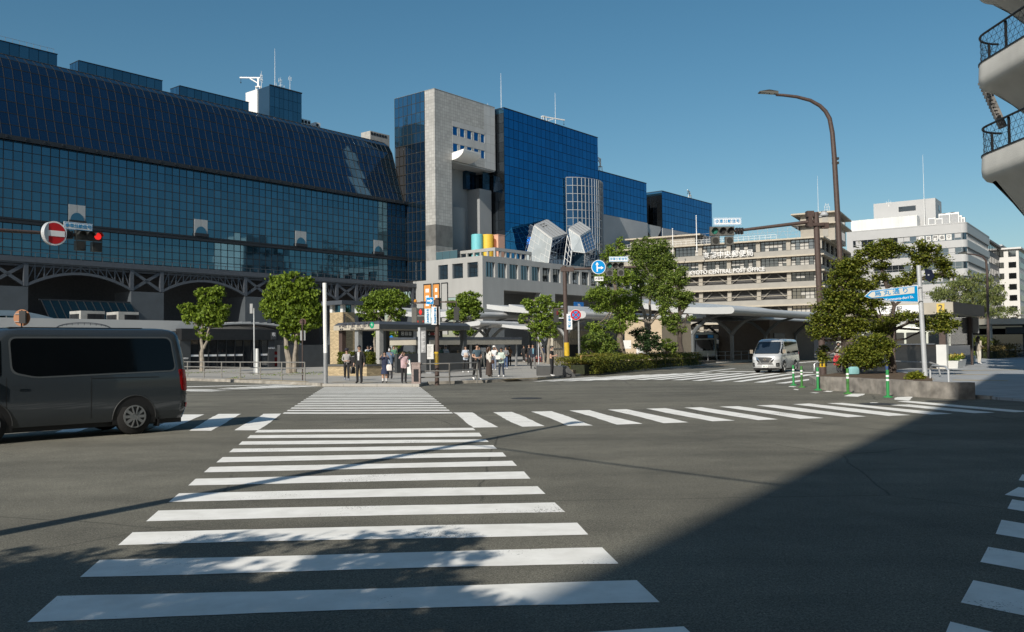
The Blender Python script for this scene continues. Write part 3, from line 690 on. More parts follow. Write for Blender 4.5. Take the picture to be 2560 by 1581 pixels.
for i, (a, b) in enumerate(((118.2, 120.2), (116.0, 117.7), (113.9, 115.5))):
    o = sthing('banner', ('orange banner farthest left on the white side wall', 'orange banner in the middle of the three on the white side wall', 'blank pale banner frame right of the two orange banners')[i], 'banner', X0, (a + b) / 2, 'tall banners on the white wall')
    MB().box(X0 - .14, X0 - .08, a + .1, b - .1, 4.5, 14.05).out('cloth', BAN if i < 2 else TEW, o)
    MB().box(X0 - .18, X0 - .02, a - .03, a + .1, 4.4, 14.2).box(X0 - .18, X0 - .02, b - .1, b + .03, 4.4, 14.2).box(X0 - .18, X0 - .02, a, b, 14.05, 14.25).out('frame', MULL, o)
    if i < 2:
        q = MB()
        for k in range(5): q.box(X0 - .16, X0 - .142, a + .55, b - .55, 12.6 - k * 1.3, 13.3 - k * 1.3)
        q.out('print', SWHITE, o)
# second tier: open frame on the roof
t2 = sthing('roof_pergola', 'open white frame with square openings on the roof of the white terrace building', 'roof frame', 134, 112)
P0, P1, Q0, Q1, ZT = 128.8, 140.2, 108.5, 119.4, 21.0
MB().box(P0, P1, Q0, Q0 + .6, 20.4, ZT).box(P0, P0 + .6, Q0 + .6, Q1, 20.4, ZT).out('beam', TEW, t2)
MB().box(P0, P1, Q0, Q0 + .4, TT - .1, 19.3).box(P0, P0 + .4, Q0 + .6, Q1, TT - .1, 19.3).out('parapet', TEW, t2)
for k in range(8): MB().box(P0 + k * 1.58, P0 + k * 1.58 + .34, Q0 + .05, Q0 + .4, 19.3, 20.4).out('post', TEW, t2)
for k in range(1, 7): MB().box(P0 + .05, P0 + .4, Q0 + k * 1.78, Q0 + k * 1.78 + .4, 19.3, 20.4).out('post', TEW, t2)
MB().box(P0 + .2, P1, 116, 116.1, TT - .1, 20.3).out('glass_screen', G_CLEAR, t2)
gb = sthing('glass_balustrade', 'clear glass balustrade on the terrace roof left of the open white frame', 'balustrade', 122, 116)
for k in range(3): MB().box(121.5, 121.55, 117.2 - 1.9 * k - 1.8, 117.2 - 1.9 * k, TT, TT + 1.5).out('glass_panel', mat('pale_glass', (.12, .22, .26), .1, var=0, metal=.5), gb)
MB().box(121.48, 121.57, 111.5, 117.2, TT + 1.5, TT + 1.56).out('rail', GREYM, gb)
# coloured roof pieces
def vcyl(lab, cx, cy, r, z1_, col, box=False):
    o = sthing('roof_drum' if not box else 'roof_turret', lab, 'roof sculpture', cx, cy, 'coloured shapes on the terrace roof')
    m = mat('colour_' + lab.split()[0], col, .5, var=.05)
    if box: MB().box(cx - r, cx + r, cy - r, cy + r, TT - .2, z1_).out('shaft', m, o)
    else: MB().lathe([(r, TT - .2), (r, z1_ - .08), (r - .1, z1_)], 28, (cx, cy, 0)).out('shaft', m, o, smooth=True); MB().lathe([(r - .12, z1_), (r - .12, z1_ + .02)], 28, (cx, cy, 0)).out('lid', m, o)
    if box:
        n = 10; pts = [(cy - .55, TT + .6), (cy + .55, TT + .6), (cy + .55, z1_ - 1.3)] + [(cy + .55 * cos(pi * i / n), z1_ - 1.3 + .6 * sin(pi * i / n)) for i in range(1, n)] + [(cy - .55, z1_ - 1.3)]
        MB().yz(pts, cx - r - .04, cx - r - .005).out('arched_opening', mat('rust', (.22, .07, .03), .6, var=.1), o)
        MB().box(cx - r - .06, cx + r + .06, cy - r - .06, cy + r + .06, z1_, z1_ + .1).out('cap', m, o)
vcyl('turquoise drum standing left of the yellow one on the terrace roof', SV(1193, 600, 114.4)[0], 114.4, 1.16, SV(1193, 586, 114)[1], (.16, .50, .55))
vcyl('yellow drum standing between the turquoise and the pink shape', SV(1219, 600, 113.3)[0], 113.3, 1.2, SV(1219, 587, 113)[1], (.72, .48, .05))
vcyl('pink square turret with an arched opening right of the yellow drum', SV(1244, 600, 112.2)[0], 112.2, 1.0, SV(1244, 589, 112)[1], (.62, .36, .26), True)
# ---------------- tilted glass cubes
def facet(o, name, P, nu, nv, gm, fm, off, bar=.16):
    a, b, c, d = P; nrm = (b - a).cross(d - a).normalized()
    if nrm.dot(off) < 0: nrm = -nrm
    fr = MB()
    L = lambda s, t: a.lerp(b, s).lerp(d.lerp(c, s), t)
    MB().quad(a, b, c, d).out(name, gm, o)
    for i in range(nu + 1): fr.bar(L(i / nu, 0) + nrm * .05, L(i / nu, 1) + nrm * .05, bar if i in (0, nu) else bar * .55)
    for j in range(nv + 1): fr.bar(L(0, j / nv) + nrm * .05, L(1, j / nv) + nrm * .05, bar if j in (0, nv) else bar * .55)
    fr.out('frame', fm, o, kind='stuff')
r6 = lambda x, y, Y: (lambda p: Vector(uvz(p)))(AT(1000 + x / 4.32, 540 + y / 4.32, Y))
ROOFW = mat('roof_sheet', (.43, .44, .44), .35, var=.04)
def crystal(lab, R, Lf, Rt, base, nl, nr, dark=None):
    """R: the four roof corners; Lf/Rt: lower corners of the left and right glass faces"""
    c = sum(R, Vector()) / 4
    o = sthing('glass_cube_skylight', lab, 'skylight', c.x, c.y, 'tilted glass cubes on the terrace roof')
    up = V(0, 0, .35)
    a, b, cc, d = R                                        # left, back, right, front
    MB().add(R + [r + up for r in R], [(4, 5, 6, 7), (0, 4, 7, 3), (3, 7, 6, 2), (2, 6, 5, 1), (1, 5, 4, 0), (3, 2, 1, 0)]).out('roof', ROOFW, o)
    q = MB(); n5 = (b - a).cross(d - a).normalized(); n5 = n5 if n5.z > 0 else -n5
    for i in range(1, 5): q.bar(a.lerp(b, i / 5) + up + n5 * .03, d.lerp(cc, i / 5) + up + n5 * .03, .07)
    q.out('roof_seam', mat('seam', (.12, .12, .12), .5, var=0), o, kind='stuff')
    facet(o, 'left_face', [Lf[0], Lf[1], d, a], *nl, mat('glass_lit', (.36, .40, .42), .2, var=.1, scale=.6), WFR, V(-1, -1, 0), .12)  # left panes: sunlit look put into a pale diffuse colour
    facet(o, 'right_face', [Rt[0], Rt[1], cc, d], *nr, G_GRID, mat('frame_grey', (.28, .31, .35), .4, var=0), V(1, -1, 0))
    back = V(0, 0, 0)
    MB().add([a, b, Lf[0], V(b.x, b.y, Lf[0].z)], [(0, 1, 3, 2)]).add([b, cc, V(b.x, b.y, Rt[1].z), Rt[1]], [(0, 1, 3, 2)]).out('rear_face', G_GRID, o)
    return o
YA = 184.0
R = [r6(1450, 112, YA), r6(1590, 52, YA + 9), r6(1808, 208, YA + 6), r6(1642, 256, YA - 3)]
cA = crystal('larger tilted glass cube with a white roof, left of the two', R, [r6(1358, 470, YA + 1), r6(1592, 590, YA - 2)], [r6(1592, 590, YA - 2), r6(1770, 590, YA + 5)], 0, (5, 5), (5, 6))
facet(cA, 'dark_face', [r6(1245, 440, YA + 9), r6(1357, 470, YA + 1), r6(1448, 115, YA), r6(1412, 97, YA + 3)], 4, 6, G_UP, mat('frame_grey', (.28, .31, .35), .4, var=0), V(-1, -.2, 0), .09)
YB = 187.0
R = [r6(1822, 148, YB), r6(1940, 76, YB + 8), r6(2064, 158, YB + 5), r6(1945, 232, YB - 3)]
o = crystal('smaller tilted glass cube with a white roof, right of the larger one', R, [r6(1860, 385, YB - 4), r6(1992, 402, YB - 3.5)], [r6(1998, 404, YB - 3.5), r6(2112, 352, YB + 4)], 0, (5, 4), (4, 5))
facet(o, 'lower_right_face', [r6(1985, 560, YB - 1), r6(2085, 560, YB + 3), r6(2112, 352, YB + 4), r6(1998, 404, YB - 3.4)], 4, 4, G_GRID, WFR, V(1, -1, 0), .1)
facet(o, 'lower_left_face', [r6(1838, 555, YB - 3), r6(1985, 560, YB - 1), r6(1992, 404, YB - 3.4), r6(1862, 386, YB - 3.9)], 4, 4, G_UP, mat('frame_grey', (.28, .31, .35), .4, var=0), V(-1, -1, 0), .09)
facet(o, 'white_rib', [r6(1765, 540, YB - 6), r6(1832, 555, YB - 4.5), r6(1856, 375, YB - 4.2), r6(1806, 214, YA + 5.6)], 2, 4, G_GRID, WFR, V(-1, -1, 0), .14)
for k in range(2):
    for j in range(2):
        q = cA; a, b, c_, d = r6(1450, 112, YA), r6(1590, 52, YA + 9), r6(1808, 208, YA + 6), r6(1642, 256, YA - 3)
        p = a.lerp(d, .15 + .13 * k).lerp(b.lerp(c_, .15 + .13 * k), .28 + .2 * j) + V(0, 0, .36); MB().box(p.x - .25, p.x + .25, p.y - .2, p.y + .2, p.z - .03, p.z + .06).out('roof_hatch', BLACK, cA)
# ================================================================== OTHER BUILDINGS
def frame_thing(name, lab, cat, px, Y, az, group=None):
    """a building with its near corner at pixel column px, depth Y; local x runs along az to the left face, y along the right face"""
    p = AT(px, 800, Y); rz = radians(90 - az)
    o = thing(name, lab, cat, (p.x, p.y, 0), rz, group); return o, p, rz
def zat(px, py, Y): return AT(px, py, Y).z
BEIGE = mat('beige_concrete', (.34, .315, .27), .75, var=.12, scale=.8, streak=.5)
LEDGE = mat('ledge_concrete', (.44, .395, .32), .75, var=.1, scale=.8)
SILL = mat('sill_panel', (.30, .29, .265), .7, var=.08, scale=.5)
WGLASS = glassm('window_glass', (.16, .17, .18), .06, .5)
# ---- post office: x axis points along the LEFT face away from the corner (az -61.4), y axis along the right face
po, pp, prz = frame_thing('post_office', 'beige concrete post office with wide horizontal ledges and long window bands', 'post office', 2054, 190, -61.4)
# local y = rotate x by +90deg (counter-clockwise) = az -151.4 (towards camera-left); right face runs along -y
LED = [25.0, 21.3, 17.9, 14.4, 10.6, 6.9, 3.4]
LX, RY = 46.0, 44.0
MB().box(.6, LX, -RY, -.6, 0, 24.6).out('core', mat('po_dark', (.05, .05, .05), .7, var=.1), po)
for k, z in enumerate(LED):
    MB().box(-1.0, LX + 1, -.5, 1.0, z - .32, z).box(-1.0, .5, -RY, -.5, z - .32, z).out('ledge', LEDGE, po)
    if k: MB().box(-.1, LX, -.55, .12, z, z + 1.15).box(-.12, .45, -RY, -.55, z, z + 1.15).out('parapet', SILL, po)
cols = [6.55 * k for k in range(8)]
for z0, z1_ in zip(LED[1:], LED): 
    for c in cols: MB().box(c - .45, c + .45, -.62, .2, z0 + 1.15, z1_ - .32).out('column', BEIGE, po)
    for c in [6.4 * k for k in range(1, 7)]: MB().box(-.2, .5, -c - .45, -c + .45, z0 + 1.15, z1_ - .32).out('column', BEIGE, po)
wcache = {}
for k, (z0, z1_) in enumerate(zip(LED[1:], LED)):
    h = z1_ - z0 - 1.47
    for i in range(7):
        gallery = k >= 2 and i >= 1
        x0, x1 = cols[i] + .45, cols[i + 1] - .45
        if gallery:
            MB().box(x0, x1, -1.9, -1.8, z0 + 1.15, z1_ - .32).out('gallery_glass', G_CLEAR, po)
            MB().bar((x0, -.35, z0 + 1.3), (x0 + 2.1, -.35, z1_ - .5), .28).bar((x1, -.35, z0 + 1.3), (x1 - 2.1, -.35, z1_ - .5), .22).out('brace', mat('brace_grey', (.16, .155, .14), .7, var=.1), po)
            MB().bar((x0 - .9, .25, z0 + 2.0), (x1 + .9, .25, z0 + 2.0), .09).out('handrail', LEDGE, po)
            continue
        f = MB().box(x0, x1, -.5, -.45, z0 + 1.15, z1_ - .32).out('window', WGLASS, po)
        q = MB()
        for j in range(7): q.box(x0 + (x1 - x0) * j / 6 - .05, x0 + (x1 - x0) * j / 6 + .05, -.45, -.33, z0 + 1.15, z1_ - .32)
        for zz_ in (z0 + 1.15, z0 + 1.15 + h * .33, z0 + 1.15 + h * .7, z1_ - .4): q.box(x0, x1, -.45, -.33, zz_, zz_ + .08)
        q.out('frame', MULL, f, kind='stuff')
        q = MB()
        for j in range(6):
            if random.random() < .55: q.box(x0 + (x1 - x0) * j / 6 + .06, x0 + (x1 - x0) * (j + 1) / 6 - .06, -.447, -.44, z0 + 1.18 + (h * .35 if random.random() < .3 else 0), z0 + 1.12 + h * .7)
        if q.v: q.out('blind', mat('blind', (.42, .41, .38), .6, var=.05), f, kind='stuff')
    for i in range(6):
        y0, y1 = -6.4 * i - (.8 if not i else .45), -6.4 * (i + 1) + .45
        f = MB().box(.3, .36, y1, y0, z0 + 1.15, z1_ - .32).out('window', WGLASS, po)
        q = MB()
        for j in range(5): q.box(.2, .3, y0 + (y1 - y0) * j / 4 - .05, y0 + (y1 - y0) * j / 4 + .05, z0 + 1.15, z1_ - .32)
        for zz_ in (z0 + 1.15, z0 + 1.15 + h * .5, z1_ - .4): q.box(.2, .3, y1, y0, zz_, zz_ + .08)
        q.out('frame', MULL, f, kind='stuff')
def pox(px): # distance along the left face for a pixel column
    d = ray(px, 700); ax, ay = cos(prz), sin(prz)
    return (pp.x * d.y - pp.y * d.x) / (ay * d.x - ax * d.y)
KAN = mat('letter_white', (.70, .70, .69), .5, var=0)
xa, xb = pox(1881), pox(1768)
for i, ch in enumerate('京都中央郵便局'):
    text('letter', ch, 1.6, KAN, po, (xb + (xa - xb) * (i + .1) / 6.2, 1.05, LED[1] + .9), (pi / 2, 0, pi), .09)
text('letters', 'KYOTO CENTRAL POST OFFICE', 1.28, KAN, po, ((pox(1748) + pox(1893)) / 2, 1.05, LED[2] + .62), (pi / 2, 0, pi), .09, w=.93)
q = MB()
for i in range(30): q.box(9 + i * 1.2, 9.05 + i * 1.2, .3, .35, 25, 26.1)
for z in (25.5, 26.05): q.box(9, 45, .3, .35, z, z + .05)
q.out('roof_railing', WHITE, po, kind='stuff')
q = MB()
for i in range(11):
    x = 5 + i * 2.2; q.bar((x, -3, 25), (x, -3, 27.9), .06).bar((x, -3, 25), (x + 1.1, -3, 27.6), .04).bar((x + 1.1, -3, 27.6), (x + 2.2, -3, 25.2), .04)
for z in (26.2, 27.0, 27.8): q.bar((5, -3, z), (27.5, -3, z), .045)
q.out('sign_frame', GREYM, po, kind='stuff')
MB().box(28, 44, -8, -2, 25, 27.4).out('roof_hut', BEIGE, po); MB().box(26.5, 45, -8.5, -1.2, 27.4, 27.75).out('hut_roof', LEDGE, po)
zp = LED[0]
MB().box(-2.0, 5.4, -24, -8, zp, 31.0).out('penthouse', BEIGE, po)
for z in (28.6, 31.0): MB().box(-3.2, 7.2, -25.5, -6.6, z, z + .32).out('penthouse_roof', LEDGE, po)
for z in (25.9, 29.1): MB().box(-2.1, -2.02, -22, -10, z, z + 1.9).out('penthouse_window', WGLASS, po); MB().box(-.6, .6, -8.1, -7.9, z, z + 2.3).out('pilaster', SILL, po)
mast('thin rod antenna on the post office penthouse, left of the street lamp', AT(2046, 540, 206) , 9.4, (), .05)
mast('fishbone antenna on the post office penthouse roof', AT(2068, 536, 206), 2.4, ((1.0, .8), (1.6, .8), (2.2, .5)), .04)
# ---- white office building
ofc, op, orz = frame_thing('white_office', 'white office building with rounded corners and continuous window bands', 'office building', 2424, 209, -54.4)
OW = mat('white_tile', (.41, .417, .42), .5, var=.03, scale=.5)
OX, OY = 27.5, 37.0; ZR = 30.2
def rr(r, e=0):  # footprint rounded at the near corner, counter-clockwise in local axes (y is towards the viewer on the left)
    n = 6; return [(r - e - (r) * cos(pi / 2 * i / n) * 1.0 + (0), -r + e + r * sin(pi / 2 * i / n)) for i in range(n + 1)][::1]
foot = lambda e: [(-e, -OY)] + [(OX, -OY), (OX, e)] + [(1.2 - (1.2 + e) * sin(pi / 2 * i / 6), -1.2 + (1.2 + e) * cos(pi / 2 * i / 6)) for i in range(7)]
bands = [(3.3 * k - .2, 3.3 * k + 1.75) for k in range(9)]
MB().prism(foot(-.25), 0, ZR - .6).out('core', G_CLEAR, ofc)
zb = [3.42 * k + .6 for k in range(9)]
for k, z in enumerate(zb):
    z1_ = z + 1.75 if k < 8 else ZR
    if z < ZR: MB().prism(foot(0), z, min(z1_, ZR)).out('wall_band', OW, ofc)
MB().prism(foot(.05), ZR - .01, ZR + .25).out('coping', OW, ofc)
MB().box(OX - 1.5, OX + .02, -1.5, .03, 0, ZR).box(26.3, OX + .02, -.5, .02, 0, ZR).out('end_wall', OW, ofc)
for k in range(8):
    z0, z1_ = zb[k] + 1.75, zb[k + 1]
    q = MB()
    for i in range(18): q.box(1.2 + i * 1.42, 1.26 + i * 1.42, .0 - .24, -.12, z0, z1_)
    for i in range(24): q.box(.12, .24, -1.4 - i * 1.48, -1.34 - i * 1.48, z0, z1_)
    q.box(1.2, 26, -.23, -.13, z0 + .5, z0 + .56)
    q.out('window_frame', GREYM, ofc, kind='stuff')
    q = MB()
    for i in range(17):
        if random.random() < .35: q.box(1.3 + i * 1.42, 2.6 + i * 1.42, -.245, -.2, z0 + (.6 if random.random() < .5 else .05), z1_ - .02)
    if q.v: q.out('blind', OW, ofc, kind='stuff')
PAPER = mat('paper', (.62, .62, .6), .7, var=.03)
z0 = zb[7] + 1.75
for i, ch in enumerate('♡名門会♡'):
    x = 9.9 - i * 1.5; MB().box(x - .6, x + .6, -.2, -.1, z0 + .15, z0 + 1.5).out('window_poster', PAPER, ofc)
    text('poster_text', ch, .95, mat('ink', (.05, .05, .06), .6, var=0), ofc, (x, -.06, z0 + .82), (pi / 2, 0, pi), .01)
MB().box(7.5, 22, -13, -5, ZR, 37.6).out('stair_tower', OW, ofc)
MB().box(12.0, 16, -5.0, -4.9, 35.0, 36.2).out('tower_window', WGLASS, ofc); MB().box(7.4, 7.5, -10, -8.5, 35, 36.2).out('tower_window', WGLASS, ofc)
MB().box(11.0, 26.6, -4.2, -.8, ZR, 33.2).out('roof_screen', mat('pale_screen', (.62, .64, .63), .4, var=.12, scale=.5, streak=.9), ofc)
q = MB()
for i in range(9): q.box(11 + i * 1.9, 11.08 + i * 1.9, -.8, -.7, ZR, 33.3)
q.out('screen_post', WHITE, ofc, kind='stuff')
for i, (px, py, s) in enumerate(((2331, 556, .8), (2349, 555, .75), (2362, 547, 1.25), (2383, 545, 1.35), (2394, 550, 1.0), (2404, 552, .8))):
    p = AT(px, py, 215); o = thing('roof_unit', 'pale air conditioner on the white office roof, ' + ('first from the left', 'second from the left', 'third from the left', 'fourth from the left, the tallest', 'fifth from the left', 'rightmost of the row')[i], 'air conditioner', (p.x, p.y, ZR + .2), orz, 'air conditioners on the white office')
    MB().box(-s, s, -.6, .6, 0, 2.3 * s).out('casing', WHITE, o); MB().lathe([(s * .6, 0), (s * .6, .06)], 14, (0, 0, 2.3 * s)).out('fan_guard', MULL, o); MB().box(-s + .15, s - .15, .6, .63, .3, 2 * s).out('grille', GREYM, o)
mast('tall thin rod beside the stair tower of the white office', AT(2312, 565, 216), 17.5, (), .07)
mast('tiny antenna pair on the stair tower of the white office', AT(2222, 517, 218), 1.8, ((1.0, .5),), .05)
# ---- farther buildings on the right
def slab_building(name, lab, px, Y, az, lx, ry, zt, m, nfl, wm, inset=.6):
    o, p, rz = frame_thing(name, lab, 'building', px, Y, az)
    MB().box(0, lx, -ry, 0, 0, zt).out('wall', m, o); MB().box(-.8, lx, -ry - .8, .8, zt, zt + .5).out('roof', m, o)
    fh = zt / nfl
    for k in range(nfl):
        for i in range(int(ry / 3.2)):
            MB().box(-.12, -.01, -3.2 * i - 2.7, -3.2 * i - .7, fh * k + 1.1, fh * k + fh - .5).out('window', wm, o)
        for i in range(int(lx / 3.2)):
            MB().box(3.2 * i + .7, 3.2 * i + 2.7, .01, .1, fh * k + 1.1, fh * k + fh - .5).out('window', wm, o)
    return o, p, rz
slab_building('grey_office', 'dark grey office block directly behind the white office, pale window grid', 2474, 246, -54.4, 10, 46, 30.0, mat('grey_wall', (.16, .16, .165), .7, var=.1), 9, WGLASS)
o, p, rz = slab_building('stair_block', 'white block with zigzag outdoor stairs at the right edge', 2552, 262, -54.4, 14, 18, 29.5, mat('cream_wall', (.6, .59, .57), .6, var=.05), 9, WGLASS)
for k in range(6):
    MB().box(5, 13, .3, 2.6, 4 * k + 1.2, 4 * k + 2.6).bar((5, 1.6, 4 * k + 2.2), (13, 1.6, 4 * k + 5.8), .3, .9).out('stair_flight', OW, o)
o = slab_building('glass_office', 'pale glass building glimpsed between the grey office and the stair block', 2506, 300, -54.4, 16, 18, 34.5, mat('pale_wall', (.42, .44, .46), .5, var=.05), 11, WGLASS)[0]
# ---- rounded concrete building with curved balconies at the right edge
CB = mat('balcony_concrete', (.56, .55, .515), .75, var=.1, scale=.9, bump=.5, bscale=28)
CBS = mat('soffit_concrete', (.30, .29, .27), .8, var=.1, scale=1.5)
BX, BY = 18.32, 35.2
bb = thing('balcony_building', 'pale concrete building with rounded overhanging balconies at the right edge of the picture', 'building', (BX + 3, BY - 6, 0))
OFF[bb.name] = {'off': Vector((-BX - 3, -BY + 6, 0))}
def bfoot(e, L=24):  # rounded far-left corner; counter-clockwise; e: outward offset
    r = 1.3 + e; n = 8
    arc = [(BX - e + r - r * cos(pi / 2 * i / n), BY + e - r + r * sin(pi / 2 * i / n)) for i in range(n + 1)]
    return [(BX - e + .0, BY - L), (BX + 26, BY - L), (BX + 26, BY + e)] + arc[::-1]
def ring(m, secs):
    """stacked rounded outlines (offset, z)"""
    P = [[(x, y, z) for x, y in bfoot(e)] for e, z in secs]; n = len(P[0]); k = len(m.v)
    for q in P: m.v += q
    for i in range(len(P) - 1):
        for j in range(n): m.f.append((k + i * n + j, k + i * n + (j + 1) % n, k + (i + 1) * n + (j + 1) % n, k + (i + 1) * n + j))
    m.f.append(tuple(range(k, k + n))[::-1]); m.f.append(tuple(range(k + (len(P) - 1) * n, k + len(P) * n)))
    return m
bz = [8.85, 12.45, 16.05, 19.65, 23.25]
MB().prism(bfoot(-3.4), 0, 26).out('glazed_core', GLASSD, bb)
for i, z in enumerate(bz):
    ring(MB(), [(-2.2 if i else -3.0, z - (2.6 if i else 4.4)), (-.35, z - 1.02), (-.12, z - .93), (.0, z - .76), (.03, z - .55), (0, z)]).out('balcony_slab', CB, bb, smooth=True)
    ring(MB(), [(.03, z), (.03, z + .05), (-.14, z + .06)]).out('edge_trim', BLACK, bb)
    f = [Vector((x, y, z)) for x, y in bfoot(-.06)]; path = [f[0]] + f[:2:-1]; path = path[::-1]
    rail = MB().tube([p + V(0, 0, 1.1) for p in path], .045, 8)
    rail.out('handrail', BLACK, bb)
    q = MB(); pts = []
    for a, b in zip(path, path[1:]):
        n = max(1, int((b - a).length / .35)); pts += [a.lerp(b, t / n) for t in range(n)]
    for j in range(0, min(len(pts), 60), 1):
        if j + 2 < len(pts): q.bar(pts[j] + V(0, 0, .08), pts[j + 2] + V(0, 0, 1.06), .009).bar(pts[j] + V(0, 0, 1.06), pts[j + 2] + V(0, 0, .08), .009)
    for hh in (.3, .55, .8): q.tube([p + V(0, 0, hh) for p in pts[:50]], .008, 5)
    q.out('lattice', BLACK, bb, kind='stuff')
    for j in (2, 12, 18, 24, 30): MB().bar(pts[j] + V(0.05, 0, .03), pts[j] + V(0.05, 0, 1.08), .09, .05).out('baluster', BLACK, bb)
    MB().prism(bfoot(-2.3)[:0] or [(x, y) for x, y in bfoot(-2.6)], z + .0, z + .3).out('floor_edge', CBS, bb)
# slanted fin with stepped grey blades between the storeys
q = MB().bar(AT(2458, 206, 37.2), AT(2508, 320, 37.2), .16, .3)
for k in range(14):
    p = AT(2456 + k * 3.9, 208 + k * 8.4, 37.2); q.box(p.x - .1, p.x + .03, p.y - .18, p.y + .18, p.z - .05, p.z + .05)
q.out('stepped_fin', mat('fin_grey', (.2, .19, .18), .7, var=.2), bb, kind='stuff')
# ---- blocks behind the viewer: they cast the big shadow, show in the glass or are added to darken the shade
hb = thing('office_slab', 'plain office slab behind the viewer whose shadow crosses the road', 'building', (0, -20, 0))
P2 = G(2560, 952) ; P1 = G(1401, 1581); H = 30.0; sh = Vector((SD.x, SD.y, 0)) * (H / SD.z)
e1, e2 = P1 + sh, P2 + sh; dv = (e2 - e1).normalized(); rv = Vector((dv.y, -dv.x, 0)); e1 = e1 - rv * .5; e2 = e2 - rv * 1.15; dv = (e2 - e1).normalized(); rv = Vector((dv.y, -dv.x, 0)); e0 = e1 - dv * 25; e2 = e2 + dv * 1.2
OFF[hb.name] = {'off': Vector((0, 20, 0))}
MB().prism([(p.x, p.y) for p in (e0, e0 + rv * 34, e2 + rv * 34, e2)], 0, H).out('wall', CONC, hb)
for k in range(7): MB().prism([(p.x, p.y) for p in (e0 - rv * .04, e0 + rv * .02, e2 + rv * .02, e2 - rv * .04)], 3 + k * 3.8, 5 + k * 3.8).out('window', G_CLEAR, hb)
m = mat('hotel_white', (.66, .65, .62), .6, var=.04)
ht = thing('hotel_tower', 'white hotel tower beside the square, reflected in the glass hall', 'hotel', (120, 133, 0), RZ)
MB().box(-9, 9, -8, 8, 0, 36.5).out('wall', m, ht); MB().box(-9, 1, -8, 8, 36.5, 40).out('penthouse', m, ht)
for k in range(3): MB().box(-7.5 + 5.2 * k, -4 + 5.2 * k, 8, 8.1, 34, 36.6 if k != 1 else 35.8).out('window', GLASSD, ht); MB().box(-7.5 + 5.2 * k, -5 + 5.2 * k, 8, 8.1, 29, 31).out('window', GLASSD, ht)
q = MB()
for x, z in ((-6, 2), (-3, 4.5), (0, 3), (4, 2), (7, 3)): q.bar((x, 0, 36), (x, 0, 40 + z), .12)
q.out('antennas', STEEL, ht, kind='stuff')
st = thing('ornate_block', 'ornate stone block with a steel roof sign, reflected in the glass hall', 'building', S(206, -4), RZ)
MB().box(-8, 8, -7, 7, 0, 29).box(-10, -8, -5, 5, 0, 25).out('wall', BEIGE, st)
q = MB()
for k in range(6): q.bar((-6 + k * 2.4, 7, 29), (-6 + k * 2.4, 7, 39), .35).bar((-6 + k * 2.4, 7, 30), (-3.6 + k * 2.4, 7, 36), .2)
for z in (32, 35, 38, 40): q.bar((-7, 7, z), (8, 7, z), .3)
q.out('roof_sign', CONC, st, kind='stuff')

tb = thing('sky_blocker', 'unseen plain block added behind the viewer to darken the shade', 'building', (42, -30, 0))  # added out of view to hold back sky light from the shaded road
MB().box(-18, 20, -16, 16, 0, 62).out('wall', CONC, tb)
for k in range(14): MB().box(-18.05, -18, -14, 14, 3 + k * 4.2, 5.2 + k * 4.2).out('window', G_CLEAR, tb)
# ================================================================== SQUARE: canopies, shelters, entrances
UV = lambda px, py, Y: uvz(AT(px, py, Y))
RAFT = mat('canopy_white', (.48, .49, .49), .35, var=.05, scale=.5)
CDARK = mat('canopy_under', (.10, .105, .11), .6, var=.1)
BRICK = tile_mat('small_brick', (.42, .33, .20), .23, .075, .012, .55, .22, .8, axis=1)
DGREY = mat('dark_panel', (.055, .06, .065), .45, var=.12, scale=1.5)
FASC = mat('fascia_beige', (.40, .37, .31), .7, var=.12, scale=1)
SMOKE = mat('smoked_glass', (.02, .024, .028), .05, var=0, spec=.7)
# long flat white roof on the left, behind the grey van
ua, za = SV(-80, 796, 72); ub, zb_ = SV(505, 803.5, 72)
o = sthing('bus_canopy', 'long flat white canopy roof behind the grey van', 'canopy', (ua + ub) / 2, 74, 'white bus canopies')
MB().box(ua, ub, 72, 80, zb_ - 1.25, zb_ + .0).out('roof', RAFT, o); MB().box(ua, ub - .02, 71.9, 72.05, zb_ - 1.0, zb_ - .92).out('joint', STEEL, o)
for k in range(8): MB().cyl((ua + 2 + 4 * k, 75, .1), (ua + 2 + 4 * k, 75, zb_ - 1.2), .14).out('column', GREYM, o)
# shallow blue-grey barrel roof far left
n = 16; ua, z0 = SV(-150, 802, 88); ub, z1_ = SV(170, 802, 88); zc = SV(20, 776, 88)[1]
arc = [(ua + (ub - ua) * i / n, z0 + (zc - z0) * sin(pi * i / n)) for i in range(n + 1)]
o = sthing('barrel_roof', 'shallow arched metal roof above the flat white canopy at the left edge', 'arched roof', (ua + ub) / 2, 90)
MB().xz(arc + [(x, z - .5) for x, z in arc[::-1]], 88, 97).out('vault', mat('blue_metal', (.30, .38, .45), .35, metal=.5, var=.05), o, smooth=True)
q = MB()
for i in range(2, n - 1, 2): q.box(arc[i][0] - .05, arc[i][0] + .05, 88.2, 88.3, z0 - 1, arc[i][1] - .4)
q.out('gable_bars', WFR, o, kind='stuff'); MB().xz([(x, z - .5) for x, z in arc] + [(ub, z0 - 1.2), (ua, z0 - 1.2)], 88.4, 88.5).out('gable_glass', G_UP, o)
